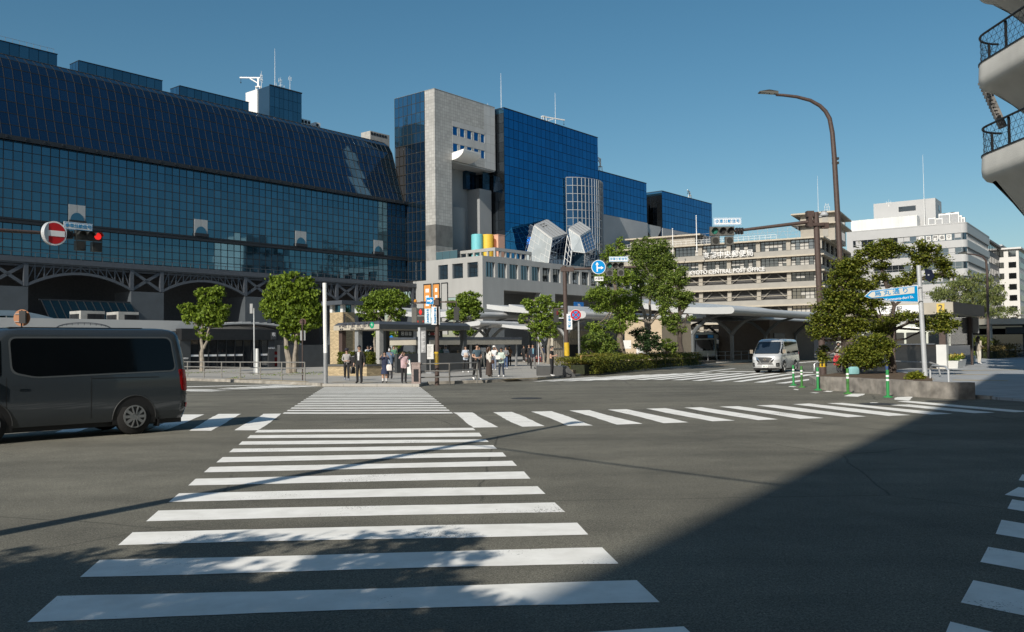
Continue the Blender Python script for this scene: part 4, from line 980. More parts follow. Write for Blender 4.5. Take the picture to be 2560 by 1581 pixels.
# thin wire arch
ua, z0 = SV(140, 822, 70); ub, _ = SV(278, 822, 70); zc = SV(205, 807, 70)[1]
o = sthing('wire_arch', 'thin curved lattice arch lying along the flat white canopy', 'arch', (ua + ub) / 2, 70); q = MB(); n = 14
for i in range(n):
    t0, t1 = pi * i / n, pi * (i + 1) / n; f = lambda t, s: (ua + (ub - ua) * (1 - cos(t)) / 2, 70, z0 + (zc - z0) * s * sin(t))
    q.bar(f(t0, 1), f(t1, 1), .05).bar(f(t0, .82), f(t1, .82), .04)
    if i: q.bar(f(t0, 1), f(t0, .6), .03)
q.out('lattice', STEEL, o, kind='stuff')
for i, (pa, pb, pc, py) in enumerate(((174, 202, 262, 777), (266.5, 296, 347, 779.5))):
    u, z = SV(pb, py, 96); v2 = SU(pa, py, u)[0]; u2 = SV(pc, py, 96)[0]
    o = sthing('vent_tower', ('pale ventilation block with square holes, the left of two behind the white canopy', 'pale ventilation block with square holes, the right of two behind the white canopy')[i], 'vent block', u, 96, 'ventilation blocks')
    MB().box(u, u2, 96, v2, 0, z).out('block', CONC, o)
    for k in range(5):
        for j in range(2):
            a = u + .7 + (u2 - u - .9) * k / 5; MB().box(a, a + .5, 95.96, 95.99, z - .92 - .85 * j, z - .32 - .85 * j).out('hole', DARK, o)
            a = 96.4 + (v2 - 96.6) * k / 5; MB().box(u - .04, u - .01, a, a + .5, z - .92 - .85 * j, z - .32 - .85 * j).out('hole', DARK, o)
# smoking shelter: black glass box with a white vault
p0 = uvz(G(450, 925, KH)); u0, v0 = p0[0], p0[1]; u1 = SV(706, 900, v0)[0]; zt = SV(560, 823, v0)[1]
o = sthing('smoking_shelter', 'black glass waiting shelter under a white curved roof behind the railing', 'shelter', (u0 + u1) / 2, v0 + 1)
MB().box(u0, u1, v0 - .25, v0 + 3.5, zt - 1.0, zt).out('fascia', BLACK, o)
MB().box(u0, u1, v0 + 3.3, v0 + 3.5, KH, zt - 1).box(u0, u0 + 1.0, v0, v0 + .2, KH, zt - 1).box(u1 - 1.6, u1 - .9, v0, v0 + .2, KH, zt - 1).out('wall', DGREY, o)
k = 9; xs = lin(u0 + 1.0, u1 - 1.6, k)
for i, (a, b) in enumerate(zip(xs, xs[1:])):
    MB().box(a + .05, b - .05, v0 + .1, v0 + .13, KH + .1, zt - 1).out('glass', mat('clear_smoked', (.03, .035, .04), .04, var=0, alpha=.45), o); MB().box(a - .05, a + .05, v0 + .02, v0 + .18, KH, zt - 1).out('mullion', BLACK, o)
    if i not in (6, 7): MB().box(a + .06, b - .06, v0 + .07, v0 + .09, 1.25, 1.42).out('white_band', SWHITE, o)
MB().box(u1 - 1.5, u1 - .9, v0 - .3, v0 - .26, zt - .95, zt - .25).out('sign_panel', DGREY, o); text('sign_text', '喫', .4, SWHITE, o, (u1 - 1.2, v0 - .31, zt - .5), (pi / 2, 0, 0))
text('sign_text', '喫煙場所', .2, SWHITE, o, (u1 - 1.25, v0 - .02, 1.95), (pi / 2, 0, 0)); text('sign_text', '喫煙所', .16, SWHITE, o, (u0 + .55, v0 - .02, 1.1), (pi / 2, 0, 0))
n = 18
def vault(lab, ua, ub, v, zs_, zc, dep):
    o = sthing('vault_roof', lab, 'curved roof', (ua + ub) / 2, v, 'white vaulted roofs')
    arc = [(ua + (ub - ua) * (1 - cos(pi * i / n)) / 2, zs_ + (zc - zs_) * sin(pi * i / n)) for i in range(n + 1)]
    MB().xz(arc + [(x * .99 + .01 * (ua + ub) / 2, z - .16) for x, z in arc[::-1]], v, v + dep).out('vault', RAFT, o, smooth=True)
    q = MB()
    for i in range(n + 1):
        q.bar((arc[i][0], v, arc[i][1] + .03), (arc[i][0], v + dep, arc[i][1] + .03), .06)
    q.out('rib', GREYM, o, kind='stuff')
    for x in (arc[3][0], arc[n - 3][0]): MB().cyl((x, v + 1, .1), (x, v + 1, zs_ + (zc - zs_) * .7), .12).out('column', GREYM, o)
ua, zq = SV(408, 880, v0 + 4.2); ub, zc = SV(640, 812, v0 + 4.2)[0] + 6, SV(640, 813, v0 + 4.2)[1]
vault('white vaulted roof rising behind the black shelter, its left foot by the grey van', ua, ub, v0 + 4.2, 1.4, zc, 9)
ua = SV(520, 850, v0 + 1)[0]; ub = SV(760, 850, v0 + 1)[0]
vault('white vaulted roof crossing over the black shelter, crest left of the big tree', ua, ub, v0 + 2.2, zt - .1, SV(672, 807, v0 + 2)[1], 5)
# long dark low wall and hall behind trees
o = sthing('plaza_wall', 'long low dark wall behind the plaza trees left of the white pole', 'wall', 60, 62)
a = uvz(AT(700, 870, 80)); b = uvz(AT(860, 870, 80)); MB().box(a[0], b[0] + 5, a[1], a[1] + .4, 0, 2.2).out('wall', DGREY, o); OFF[o.name]['off'] = Vector((-60, -62, 0))
# brick ventilation tower
c = UV(857, 840, 72); uu, vv = c[0], c[1]; vb = SU(825, 840, uu)[0]; ue = SV(887, 840, vv)[0]
o = sthing('brick_tower', 'small beige brick tower with a flat grey cap beside the white pole', 'brick tower', uu, vv)
MB().box(uu, ue, vv, vb, 0, 4.75).out('shaft', BRICK, o)
for a, b, c_, d_ in ((uu, uu + .3, vv, vv + .3), (ue - .3, ue, vv, vv + .3), (uu, uu + .3, vb - .3, vb), (ue - .3, ue, vb - .3, vb)): MB().box(a, b, c_, d_, 4.75, 5.35).out('corner_post', WFR, o)
MB().box(uu + .3, ue - .3, vv + .1, vb - .1, 4.75, 5.35).out('lantern', G_TOW, o); MB().box(uu - .5, ue + .5, vv - .5, vb + .5, 5.35, 5.68).out('cap', STEEL, o)
MB().cyl((uu + .1, vv - .12, 0), (uu + .1, vv - .12, 4.6), .07).out('downpipe', BLACK, o); MB().box(uu + .9, uu + 1.2, vv - .03, vv - .003, 1.1, 1.6).out('notice', PAPER, o)
# brick planter
p = uvz(G(917, 941, KH)); pu, pv = p[0], p[1]; vb = SU(820, 930, pu)[0]; ue = SV(957, 935, pv)[0]
pl = sthing('brick_planter', 'low beige brick planter with a clipped hedge behind the man in the black suit', 'planter', pu, pv)
MB().box(pu, ue, pv, vb, 0, .68).out('wall', BRICK, pl); MB().box(pu - .04, ue + .04, pv - .04, vb + .04, .68, .8).out('coping', mat('coping_dark', (.09, .09, .085), .7, var=.15), pl)
PLN = (pu, ue, pv, vb)
# subway entrance canopy
def entrance(name, lab, px, py0, py1, Y, pl_, pr_, zb_=0.0, txt=None):
    c = UV(px, py1, Y); uu, vv, zb = c; zt = AT(px, py0, Y).z; vb = SU(pl_, py1, uu)[0]; ue = SV(pr_, py1, vv)[0]
    o = sthing(name, lab, 'subway entrance', uu, vv)
    h = zt - zb
    MB().box(uu, ue, vv, vb, zb, zb + h * .62).out('fascia', FASC, o)
    e = .22; z0, z1_ = zb + h * .62, zt
    MB().add([(uu, vv, z0), (ue, vv, z0), (ue, vb, z0), (uu, vb, z0), (uu + e, vv + e, z1_), (ue - e, vv + e, z1_), (ue - e, vb - e, z1_), (uu + e, vb - e, z1_)], [(4, 5, 6, 7), (0, 1, 5, 4), (1, 2, 6, 5), (2, 3, 7, 6), (3, 0, 4, 7)]).out('roof', STEEL, o)
    MB().box(uu + .002, ue - .1, vv - .012, vv - .002, zb - .0, z0).out('shaded_fascia', DGREY, o)  # thin dark sheet paints the unlit side of the fascia
    return o, uu, vv, vb, ue, zb, zt
o, uu, vv, vb, ue, zb, zt = entrance('subway_entrance', 'grey subway entrance canopy with the Kyoto station name on its pale fascia', 948, 803, 823, 56, 834, 1176)
L = vb - vv
text('sign_text', '地下鉄 京 都 駅', .42, mat('ink', (.05, .05, .06), .6, var=0), o, (uu - .012, vv + L * .47, zb + .30), (pi / 2, 0, -pi / 2))
text('sign_text', 'Subway      Kyoto Station', .13, mat('ink', (.05, .05, .06), .6, var=0), o, (uu - .012, vv + L * .47, zb + .06), (pi / 2, 0, -pi / 2))
MB().yz([(vv + L * .15 + .2 * cos(t * pi / 8), zb + .26 + .2 * sin(t * pi / 8)) for t in range(16)], uu - .02, uu - .003).out('station_badge', mat('badge_green', (.0, .28, .14), .4, var=0), o)
text('badge_text', '↑', .26, SWHITE, o, (uu - .03, vv + L * .15, zb + .25), (pi / 2, 0, -pi / 2))
q = MB()
for k in range(5): q.box(uu - .014, uu - .003, vv + L * .82 + .16 * cos(k * 1.257 + .3) - .07, vv + L * .82 + .16 * cos(k * 1.257 + .3) + .07, zb + .2 + .16 * sin(k * 1.257 + .3) - .05, zb + .2 + .16 * sin(k * 1.257 + .3) + .05)
q.out('emblem', mat('ink', (.05, .05, .06), .6, var=0), o, kind='stuff')
for a, b, m_ in ((uu + .15, vv + .15, CONC), (uu + .3, vb - .5, BROWN), (ue - .5, vv + .2, DGREY), (ue - .5, vb - .5, DGREY), ((uu + ue) / 2, vb - .4, DGREY), (uu + .2, (vv + vb) / 2, GREYM)): MB().box(a, a + .34, b, b + .34, 0, zb).out('post', m_, o)
MB().box(uu + 1.6, ue - .1, vv + .1, vv + .3, KH, 1.35).box(ue - .3, ue - .1, vv + .3, vb - .4, KH, 1.35).out('low_wall', DGREY, o)
for a, b, t in ((uu + 2.2, uu + 3.5, '▣ ▤ ▥'), (uu + 4.6, uu + 6.3, '↓    ▣ ▥')):
    MB().box(a, b, vv + .5, vv + .6, zb - .52, zb - .06).out('hanging_sign', BLACK, o); text('sign_text', t, .3, SWHITE, o, ((a + b) / 2, vv + .49, zb - .28), (pi / 2, 0, 0))
text('sign_text', '1728', .22, mat('red_led', (.5, .01, .01), .4, var=0), o, (uu + 5.3, vv + .488, zb - .28), (pi / 2, 0, 0))
# lower second canopy behind it
c = UV(1040, 852, 66); ue = SV(1304, 852, c[1])[0]; z0, z1_ = SV(1170, 862, c[1])[1], SV(1170, 843, c[1])[1]
o = sthing('low_canopy', 'low flat canopy with a pale fascia behind the group of waiting people', 'canopy', c[0] + 4, c[1] + 1)
MB().box(c[0], ue, c[1], c[1] + 4, z0, z0 + .4).out('fascia', FASC, o); MB().box(c[0] - .05, ue + .05, c[1] - .02, c[1] + 4.05, z0 + .4, z1_).out('roof', STEEL, o)
for k in range(5): MB().box(c[0] + .5 + k * (ue - c[0] - 1) / 4, c[0] + .65 + k * (ue - c[0] - 1) / 4, c[1] + .2, c[1] + .35, KH, z0).out('post', GREYM, o)
MB().box(c[0] + 3.5, ue - .6, c[1] + 3.4, c[1] + 3.6, KH, z0).out('back_wall', mat('recess2', (.07, .08, .09), .7, var=.1), o); MB().box(c[0] + 4, c[0] + 5.5, c[1] + .3, c[1] + .38, z0 - .45, z0 - .05).out('hanging_sign', BLACK, o)
# winged white bus canopies
def wing(lab, px, py, Y, length, depth, rise, thick=.6, ncol=4, colv=.35, flip=1):
    uu, vv, zz_ = UV(px, py, Y)
    o = sthing('bus_canopy', lab, 'canopy', uu, vv, 'white bus canopies')
    n = 10; top = []; bot = []
    for i in range(n + 1):
        t = i / n; zc = zz_ + rise * (t ** 1.3) - .25 * sin(pi * t)
        top.append((vv + depth * t, zc + thick * .5)); bot.append((vv + depth * t, zc - thick * (.5 - .25 * t)))
    nose = [(vv - thick * .5 * cos(pi * k / 6 - pi / 2) * 1.2, zz_ - thick * .5 * cos(pi * k / 6)) for k in range(1, 6)]
    prof = bot[::-1] + nose + top
    MB().yz(prof[::-1], uu, uu + length * flip).out('roof', RAFT, o, smooth=True)
    q = MB()
    for k in range(1, int(length / 6)): q.yz([(a - .01, b + .012) for a, b in top] + [(a, b - .02) for a, b in top[::-1]], uu + flip * k * 6 - .06, uu + flip * k * 6 + .06)
    if q.v: q.out('roof_seam', GREYM, o, kind='stuff')
    cv = vv + depth * colv
    for k in range(ncol):
        x = uu + flip * (1.6 + k * (length - 3) / max(1, ncol - 1)); zt = zz_ - thick * .4; zf = zz_ - 1.9
        f = MB().box(x - .14, x + .14, cv - .14, cv + .14, 0, zf).out('column', mat('column_dark', (.13, .14, .145), .5, var=.1), o)
        q = MB()
        for s in (-1, 1):
            P = [(x, cv, zf - .1), (x, cv + s * .5, zf + .5), (x, cv + s * 1.5, zf + 1.25), (x, cv + s * 3.1, zt)]
            q.tube(P, [.2, .18, .15, .12], 6)
        q.out('arm', mat('column_dark', (.13, .14, .145), .5, var=.1), f)
    return o, uu, vv, zz_
wing('largest white wing roof at right, its rounded nose above the silver van', 1826, 776, 78, 36, 13, 1.5, .62, 5)
wing('wide white wing roof added farther back to shade the buses', 1760, 790, 100, 44, 26, 1.2, .5, 5)  # extra roof, put in so that the buses stand in shade
wing('white rolled-edge roof behind the leafy planter trees', 1456, 787, 84, 13, 9, 1.0, .7, 2)
wing('upper white roof with a thick rolled edge behind the middle tree', 1128, 784, 98, 20, 10, .5, .62, 3)
wing('lower white roof edge under the rolled one, left of the middle tree', 1196, 808, 94, 6.5, 8, .2, .5, 2)
wing('white roof strip farther right behind the round no stopping sign', 1385, 771, 100, 9.5, 10, .5, .7, 2)
wing('white roof edge seen between the brick tower and the signal post', 985, 776, 104, 13, 10, .5, .65, 2)
wing('pale low roof strip over the beige ribbed wall', 1392, 814, 92, 16, 8, .2, .4, 3)
# ribbed beige wall with a black door
uu, vv, _ = UV(1383, 880, 90); ue = SV(1600, 880, vv)[0]; z1_ = SV(1400, 826, vv)[1]
o = sthing('ribbed_wall', 'beige ribbed metal wall with a black doorway behind the right signal post', 'wall', uu + 3, vv)
MB().box(uu, ue, vv + .06, vv + .5, 0, z1_).out('wall', FASC, o); q = MB()
for k in range(int((ue - uu) / .28)): q.box(uu + k * .28, uu + k * .28 + .13, vv, vv + .06, 0, z1_)
q.out('ribs', FASC, o, kind='stuff'); MB().box(uu, ue, vv - .03, vv + .02, z1_ * .45, z1_ * .45 + .08).box(uu, ue, vv - .03, vv + .02, z1_ * .72, z1_ * .72 + .08).out('rail', GREYM, o)
a = SV(1424, 880, vv)[0]; b = SV(1448, 880, vv)[0]; MB().box(a, b, vv - .06, vv - .031, 0, SV(1430, 862, vv)[1]).out('door', BLACK, o)
# beige kiosk under the wing
uu, vv, _ = UV(1655, 860, 72); vb = SU(1562, 860, uu)[0]; ue = SV(1728, 860, vv)[0]; z1_ = SV(1655, 797, vv)[1]
o = sthing('beige_kiosk', 'beige block under the white wing roof behind the planter trees', 'kiosk', uu, vv)
MB().box(uu, ue, vv, vb, 0, z1_).out('wall', mat('kiosk_beige', (.46, .37, .26), .7, var=.06), o); MB().box(uu - .02, uu - .003, vv + 1.2, vv + 2.4, .6, 1.6).box(uu - .02, uu - .003, vv + 2.9, vv + 3.7, 1.5, 2.2).out('notice', PAPER, o); MB().box(uu - .1, ue + .1, vv - .1, vb + .1, z1_, z1_ + .15).out('roof', CONC, o)
# dim bus-station back wall under the wing
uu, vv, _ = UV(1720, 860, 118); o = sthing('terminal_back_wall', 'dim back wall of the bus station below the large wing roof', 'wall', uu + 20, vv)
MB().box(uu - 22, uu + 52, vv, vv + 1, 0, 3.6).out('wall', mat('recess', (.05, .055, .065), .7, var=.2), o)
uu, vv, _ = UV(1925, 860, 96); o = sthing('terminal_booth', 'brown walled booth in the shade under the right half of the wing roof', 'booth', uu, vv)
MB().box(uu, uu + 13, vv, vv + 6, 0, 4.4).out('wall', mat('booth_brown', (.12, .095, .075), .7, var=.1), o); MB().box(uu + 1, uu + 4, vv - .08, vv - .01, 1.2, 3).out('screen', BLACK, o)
# ---- exit 2
p = uvz(G(2366, 922, SA, SK)); uu, vv = p[0], p[1]; vb = SU(2120, 900, uu)[0]; ue = SV(2432, 915, vv)[0] + .3
gz = G(2366, 922, SA, SK).z; zt = SU(2357, 757, uu)[1]; zt = AT(2357, 757, G(2366, 922, SA, SK).y).z
o = sthing('subway_exit', 'beige subway exit shelter with a yellow number 2 sign behind the maple', 'subway entrance', uu, vv)
MB().box(uu - .5, ue + .4, vv - .5, vb + .5, zt - .58, zt).out('roof', FASC, o); MB().box(uu - .48, ue + .42, vv - .52, vv - .502, zt - .57, zt + .01).out('shaded_fascia', mat('fascia_shade', (.06, .05, .04), .7, var=.15), o)  # sheet over the roof edge: shade of the sunless side as dark colour
MB().box(uu - .52, uu - .502, vv + .9, vb - 1.5, zt - .5, zt - .08).out('sign_strip', SWHITE, o)
MB().box(uu - .54, uu - .521, vv - .12, vv + .24, zt - .52, zt - .06).out('number_sign', mat('yellow', (.62, .46, .1), .5, var=.03), o); text('number', '2', .42, mat('ink', (.05, .05, .06), .6, var=0), o, (uu - .55, vv + .06, zt - .29), (pi / 2, 0, -pi / 2))
MB().yz([(vv + 3.4 + .15 * cos(t * pi / 8), zt - .28 + .15 * sin(t * pi / 8)) for t in range(16)], uu - .535, uu - .521).out('badge', mat('badge_green', (.0, .28, .14), .4, var=0), o)
text('sign_text', '京 都 駅', .3, mat('ink', (.05, .05, .06), .6, var=0), o, (uu - .525, vv + 2.4, zt - .28), (pi / 2, 0, -pi / 2))
for a, b in ((uu, vv), (ue - .3, vv), (uu, vb - .3), (ue - .3, vb - .3), (uu, (vv + vb) / 2)): MB().box(a, a + .3, b, b + .3, 0, zt - .58).out('post', BROWN, o)
MB().box(uu + .02, uu + .22, vv + .45, vb, 0, gz + 1.2).box(uu + .3, ue, vv + .05, vv + .25, 0, gz + 1.15).out('low_wall', SMOKE, o); MB().box(uu - .05, uu + .27, vv + .5, vb, gz + 1.2, gz + 1.27).out('wall_cap', STEEL, o)
MB().box(uu - .12, uu + .3, vv - .05, vv + .42, 0, gz + 1.2).out('white_pier', WFR, o); MB().box(uu + .8, ue - .1, vv + .12, vv + .16, gz + 1.2, zt - .6).out('glass', mat('clear_smoked', (.03, .035, .04), .04, var=0, alpha=.45), o)
MB().box(ue - .02, ue + .05, vv - .3, vv + .9, zt - 1.5, zt - .62).out('screen', GREYM, o)
# farther shelter at the right edge
p = G(2560, 897, SA, SK); a = G(2478, 895, SA, SK); o = thing('far_shelter', 'low pale shelter roof at the right edge behind the woman in beige', 'shelter', (a.x, a.y, 0))
OFF[o.name] = {'off': Vector((-a.x, -a.y, 0))}; z0 = AT(2500, 808, a.y).z
MB().box(a.x - .5, a.x + 9, a.y - .5, a.y + 3, z0 - .1, z0 + .3).out('roof', FASC, o); MB().box(a.x - .3, a.x + 8.8, a.y + 2.4, a.y + 2.5, a.z, z0 - .1).out('back_glass', G_CLEAR, o)
for k in range(4): MB().box(a.x + k * 2.5, a.x + k * 2.5 + .14, a.y, a.y + .14, a.z, z0).out('post', GREYM, o)
MB().box(a.x + 1, a.x + 6, a.y - .2, a.y - .1, z0 - .75, z0 - .3).out('hanging_sign', BLACK, o); text('sign_text', '▣ ▤ ▥', .4, SWHITE, o, (a.x + 4, a.y - .22, z0 - .52), (pi / 2, 0, 0)); MB().box(a.x + .5, a.x + 8, a.y + 1, a.y + 1.4, a.z + .4, a.z + .48).out('bench_seat', BROWN, o)
# ================================================================== STREET FURNITURE
def pxY(py, px, z=KH): return G(px, py, z).y
RL = mat('lens_red', (1, .03, .025), .3, var=0, emit=.75); GL = mat('lens_green', (.03, .16, .12), .3, var=0, emit=.0); OFFL = mat('lens_off', (.035, .035, .033), .35, var=0); ORL = mat('lens_red_dim', (.5, .04, .03), .3, var=0, emit=.35)
SIGB = mat('signal_body', (.03, .032, .03), .5, var=.2)
SGRY = mat('signal_grey', (.10, .10, .092), .5, var=.15)
BLT = mat('board_blue', (.0, .25, .52), .5, var=0)
def disc(m, c, r, y, n=20, dy=.012): return m.xz([(c[0] + r * cos(2 * pi * i / n), c[1] + r * sin(2 * pi * i / n)) for i in range(n)], y - dy, y)
def signal_head(par, x, z, lit=None, wd=1.22, h=.42, y=0, body=SGRY, arrows=True, glow=RL):
    b = MB().box(x - wd / 2, x + wd / 2, y - .12, y + .12, z - h / 2, z + h / 2)
    o = b.out('signal_housing', body, par)
    for k in range(3):
        c = (x + (k - 1) * wd * .325, z); disc(MB(), c, .155, y - .13).out('lens', (glow if lit == k else OFFL), o)
        n = 10; q = MB()
        for i in range(n):
            t0, t1 = pi * (i / n), pi * ((i + 1) / n); q.quad((c[0] + .175 * cos(t0), y - .12, c[1] + .175 * sin(t0)), (c[0] + .175 * cos(t1), y - .12, c[1] + .175 * sin(t1)), (c[0] + .175 * cos(t1), y - .34, c[1] + .165 * sin(t1)), (c[0] + .175 * cos(t0), y - .34, c[1] + .165 * sin(t0)))
        q.out('visor', body, o)
    if arrows:
        for s in (-.36, .36):
            a = MB().box(x + s - .21, x + s + .21, y - .12, y + .12, z - h / 2 - .47, z - h / 2 - .05).out('arrow_housing', body, par); disc(MB(), (x + s, z - h / 2 - .26), .155, y - .13).out('lens', OFFL, a)
    return o
def board(par, x, z, wd, h, s, y=-.02, size=.26, tm=BLT, bm=SWHITE, edge=BLT):
    MB().box(x - wd / 2, x + wd / 2, y - .015, y + .015, z - h / 2, z + h / 2).out('board', bm, par)
    q = MB()
    for a, b, c, d in ((x - wd / 2 + .015, x + wd / 2 - .015, z + h / 2 - .035, z + h / 2 - .015), (x - wd / 2 + .015, x + wd / 2 - .015, z - h / 2 + .015, z - h / 2 + .035), (x - wd / 2 + .015, x - wd / 2 + .035, z - h / 2 + .035, z + h / 2 - .035), (x + wd / 2 - .035, x + wd / 2 - .015, z - h / 2 + .035, z + h / 2 - .035)): q.box(a, b, y - .018, y - .0155, c, d)
    q.out('board_edge', edge, par, kind='stuff'); text('board_text', s, size, tm, par, (x, y - .02, z), (pi / 2, 0, 0))
def stand(name, lab, cat, x, y, group=None):
    o = thing(name, lab, cat, (x, y, 0), 0, group); OFF[o.name] = {'off': Vector((-x, -y, 0))}; return o
# left signal with the no-entry sign (its post stands outside the picture)
Y = UV(130, 585, 38)[1]; P = lambda px, py, v=Y: V(SV(px, py, v)[0], v, SV(px, py, v)[1])
o = sthing('traffic_signal', 'red traffic signal with a round no-entry sign on a brown arm at left', 'traffic light', P(-90, 571).x, Y, 'vehicle traffic signals')
a = P(-90, 571); MB().cyl((a.x, Y, 0), (a.x, Y, a.z + .7), .16, .12, 14).out('post', BROWN, o)
b = P(196, 588); MB().cyl(a, (b.x - .1, Y, b.z), .085, .07, 10).out('arm', BROWN, o)
q = MB()
for px in (163, 170, 178): c = P(px, 588); q.box(c.x - .05, c.x + .03, Y - .13, Y + .13, c.z - .17, c.z + .17)
q.out('bracket', BLACK, o)
c = P(130, 585); f = disc(MB(), (c.x, c.z), .52, Y - .22, 32, .03).out('no_entry_rim', SWHITE, o); disc(MB(), (c.x, c.z), .455, Y - .255, 32, .004).out('red_disc', SRED, f); MB().box(c.x - .42, c.x + .42, Y - .272, Y - .264, c.z - .13, c.z + .115).out('white_bar', SWHITE, f)
MB().cyl((c.x, Y - .17, c.z), (c.x - .06, Y - .0, c.z), .5, .5, 32).out('sign_back', GALV, f)
c = P(219, 590.5); signal_head(o, c.x, c.z, 2, 1.14, .42, Y - .05, SIGB)
c = P(194.5, 567); board(o, c.x, c.z, 1.24, .33, '歩車分離信号', Y - .05, .19); MB().bar((P(171, 580).x, Y, P(171, 590).z), (P(171, 570).x, Y, P(171, 572).z), .04).out('board_bracket', BLACK, o)
P = lambda px, py, Y=38: AT(px, py, Y)
# right signal
Y = 45.5; x0 = P(2044, 600, Y).x; o = stand('traffic_signal', 'traffic signal on a long brown arm in front of the post office', 'traffic light', x0, Y, 'vehicle traffic signals')
b0 = P(2058, 934, Y); t0 = P(2039.5, 531, Y); MB().cyl((b0.x, Y, 0), t0, .17, .145, 16).out('post', BROWN, o)
MB().cyl(b0.lerp(t0, .04) , b0.lerp(t0, .13), .178, .175, 16).out('yellow_band', mat('warn_yellow', (.55, .36, .02), .5, var=.1), o)
q = MB()
for k in range(6): a = k * 1.05; c = b0.lerp(t0, .085); q.box(c.x + .178 * cos(a) - .03, c.x + .178 * cos(a) + .03, Y + .178 * sin(a) - .03, Y + .178 * sin(a) + .03, b0.lerp(t0, .045).z, b0.lerp(t0, .125).z)
q.out('black_stripe', BLACK, o)
a, b = P(2034, 554, Y), P(1836, 578, Y); MB().cyl(a, b, .1, .075, 10).out('arm', BROWN, o)
MB().box(x0 - .55, x0 + .3, Y - .2, Y + .2, a.z - .25, a.z - .1).box(x0 - .5, x0 - .3, Y - .22, Y + .22, a.z - .3, a.z + .35).out('clamp', BROWN, o)
MB().box(t0.x - .5, t0.x - .15, Y - .2, Y + .15, t0.z - .25, t0.z + .05).out('detector_box', BROWN, o); MB().lathe([(.2, 0), (.22, .05), (.12, .2), (.14, .25)], 12, (t0.x + .42, Y, t0.z - .2)).box(t0.x, t0.x + .5, Y - .05, Y + .05, t0.z - .26, t0.z - .2).out('beacon', GALV, o); MB().box(t0.x + .25, t0.x + .62, Y - .12, Y + .12, t0.z - .85, t0.z - .55).out('grey_box', BROWN, o)
q = MB()
for px in (1841, 1848, 1855): c = P(px, 578, Y); q.box(c.x - .04, c.x + .04, Y - .14, Y + .14, c.z - .16, c.z + .16)
q.out('bracket', BLACK, o)
c = P(1804, 579, Y); signal_head(o, c.x, c.z, 0, 1.24, .46, Y - .05, SGRY, True, GL); c = P(1818, 554.5, Y); board(o, c.x, c.z, 1.42, .38, '歩車分離信号', Y - .05, .215)
# middle signal with the blue direction sign
Y = 57; x0 = P(1412, 700, Y).x; o = stand('traffic_signal', 'traffic signal with a blue straight-or-right arrow sign above the planter trees', 'traffic light', x0, Y, 'vehicle traffic signals')
b0, t0 = P(1418, 905, Y), P(1411, 665, Y); MB().cyl((b0.x, Y, 0), t0, .16, .13, 14).out('post', BROWN, o)
MB().cyl(b0.lerp(t0, .06), b0.lerp(t0, .2), .172, .17, 14).out('yellow_band', mat('warn_yellow', (.55, .36, .02), .5, var=.1), o)
a, b = P(1413, 674, Y), P(1590, 668, Y); MB().cyl(a, b, .085, .065, 10).out('arm', BROWN, o); MB().box(a.x - .3, a.x + .55, Y - .15, Y + .15, a.z - .14, a.z + .14).out('clamp', BROWN, o)
c = P(1495.5, 669, Y); f = disc(MB(), (c.x, c.z), .46, Y - .2, 28, .03).out('round_sign', SWHITE, o); disc(MB(), (c.x, c.z), .425, Y - .234, 28, .004).out('blue_disc', mat('sign_sky', (.0, .25, .62), .35, var=0), f)
q = MB().box(c.x - .13, c.x - .05, Y - .245, Y - .24, c.z - .3, c.z + .16).xz([(c.x - .2, c.z + .14), (c.x + .02, c.z + .14), (c.x - .09, c.z + .33)], Y - .245, Y - .24).box(c.x - .05, c.x + .16, Y - .245, Y - .24, c.z - .09, c.z - .01).xz([(c.x + .15, c.z - .16), (c.x + .33, c.z - .05), (c.x + .15, c.z + .06)], Y - .245, Y - .24)
q.out('arrows', SWHITE, f)
c = P(1496.5, 698, Y); board(o, c.x, c.z, .56, .27, '大型等', Y - .18, .17, mat('ink', (.05, .05, .06), .6, var=0), SWHITE, SWHITE)
c = P(1537, 665, Y); signal_head(o, c.x, c.z, 0, 1.14, .4, Y - .05, SGRY, True, GL); c = P(1546, 648.5, Y); board(o, c.x, c.z, 1.22, .33, '歩車分離信号', Y - .05, .185)
c = P(1420, 805, Y); MB().box(c.x - .1, c.x + .25, Y - .26, Y - .23, P(1, 824, Y).z - .0 if False else c.z - .5, c.z + .5).out('side_board', SWHITE, o); text('board_text', '歩\n車\n分\n離', .2, BLT, o, (c.x + .08, Y - .27, c.z), (pi / 2, 0, 0))
c = P(1390, 790, Y); MB().bar((x0 + .05, Y, P(1400, 772, Y).z), (c.x - .1, Y, P(1400, 772, Y).z), .08).out('ped_arm', BROWN, o); MB().box(c.x - .16, c.x + .16, Y - .2, Y + .2, c.z - .42, c.z + .42).out('ped_housing', SIGB, o); MB().box(c.x + .02, c.x + .14, Y - .24, Y - .2, c.z + .05, c.z + .3).out('ped_lens', mat('lens_dull_red', (.12, .015, .015), .4, var=0), o)
# no-stopping sign
Y = 56; c = P(1439, 788, Y); o = stand('no_stopping_sign', 'round no stopping sign, blue with a red cross, on its own grey post', 'road sign', P(1448, 900, Y).x, Y)
MB().cyl((P(1448, 900, Y).x, Y, 0), (P(1448, 900, Y).x, Y, c.z + .1), .06).bar((P(1448, 900, Y).x, Y, c.z - .2), (c.x, Y - .1, c.z), .06).out('post', GREYM, o)
f = disc(MB(), (c.x, c.z), .35, Y - .14, 28, .03).out('rim', SWHITE, o); disc(MB(), (c.x, c.z), .33, Y - .174, 28, .004).out('red_ring', SRED, f); disc(MB(), (c.x, c.z), .235, Y - .182, 28, .003).out('blue_disc', mat('sign_sky', (.0, .25, .62), .35, var=0), f)
MB().bar((c.x - .18, Y - .192, c.z + .18), (c.x + .18, Y - .192, c.z - .18), .01, .07).bar((c.x - .18, Y - .194, c.z - .18), (c.x + .18, Y - .194, c.z + .18), .01, .07).out('cross', SRED, f)
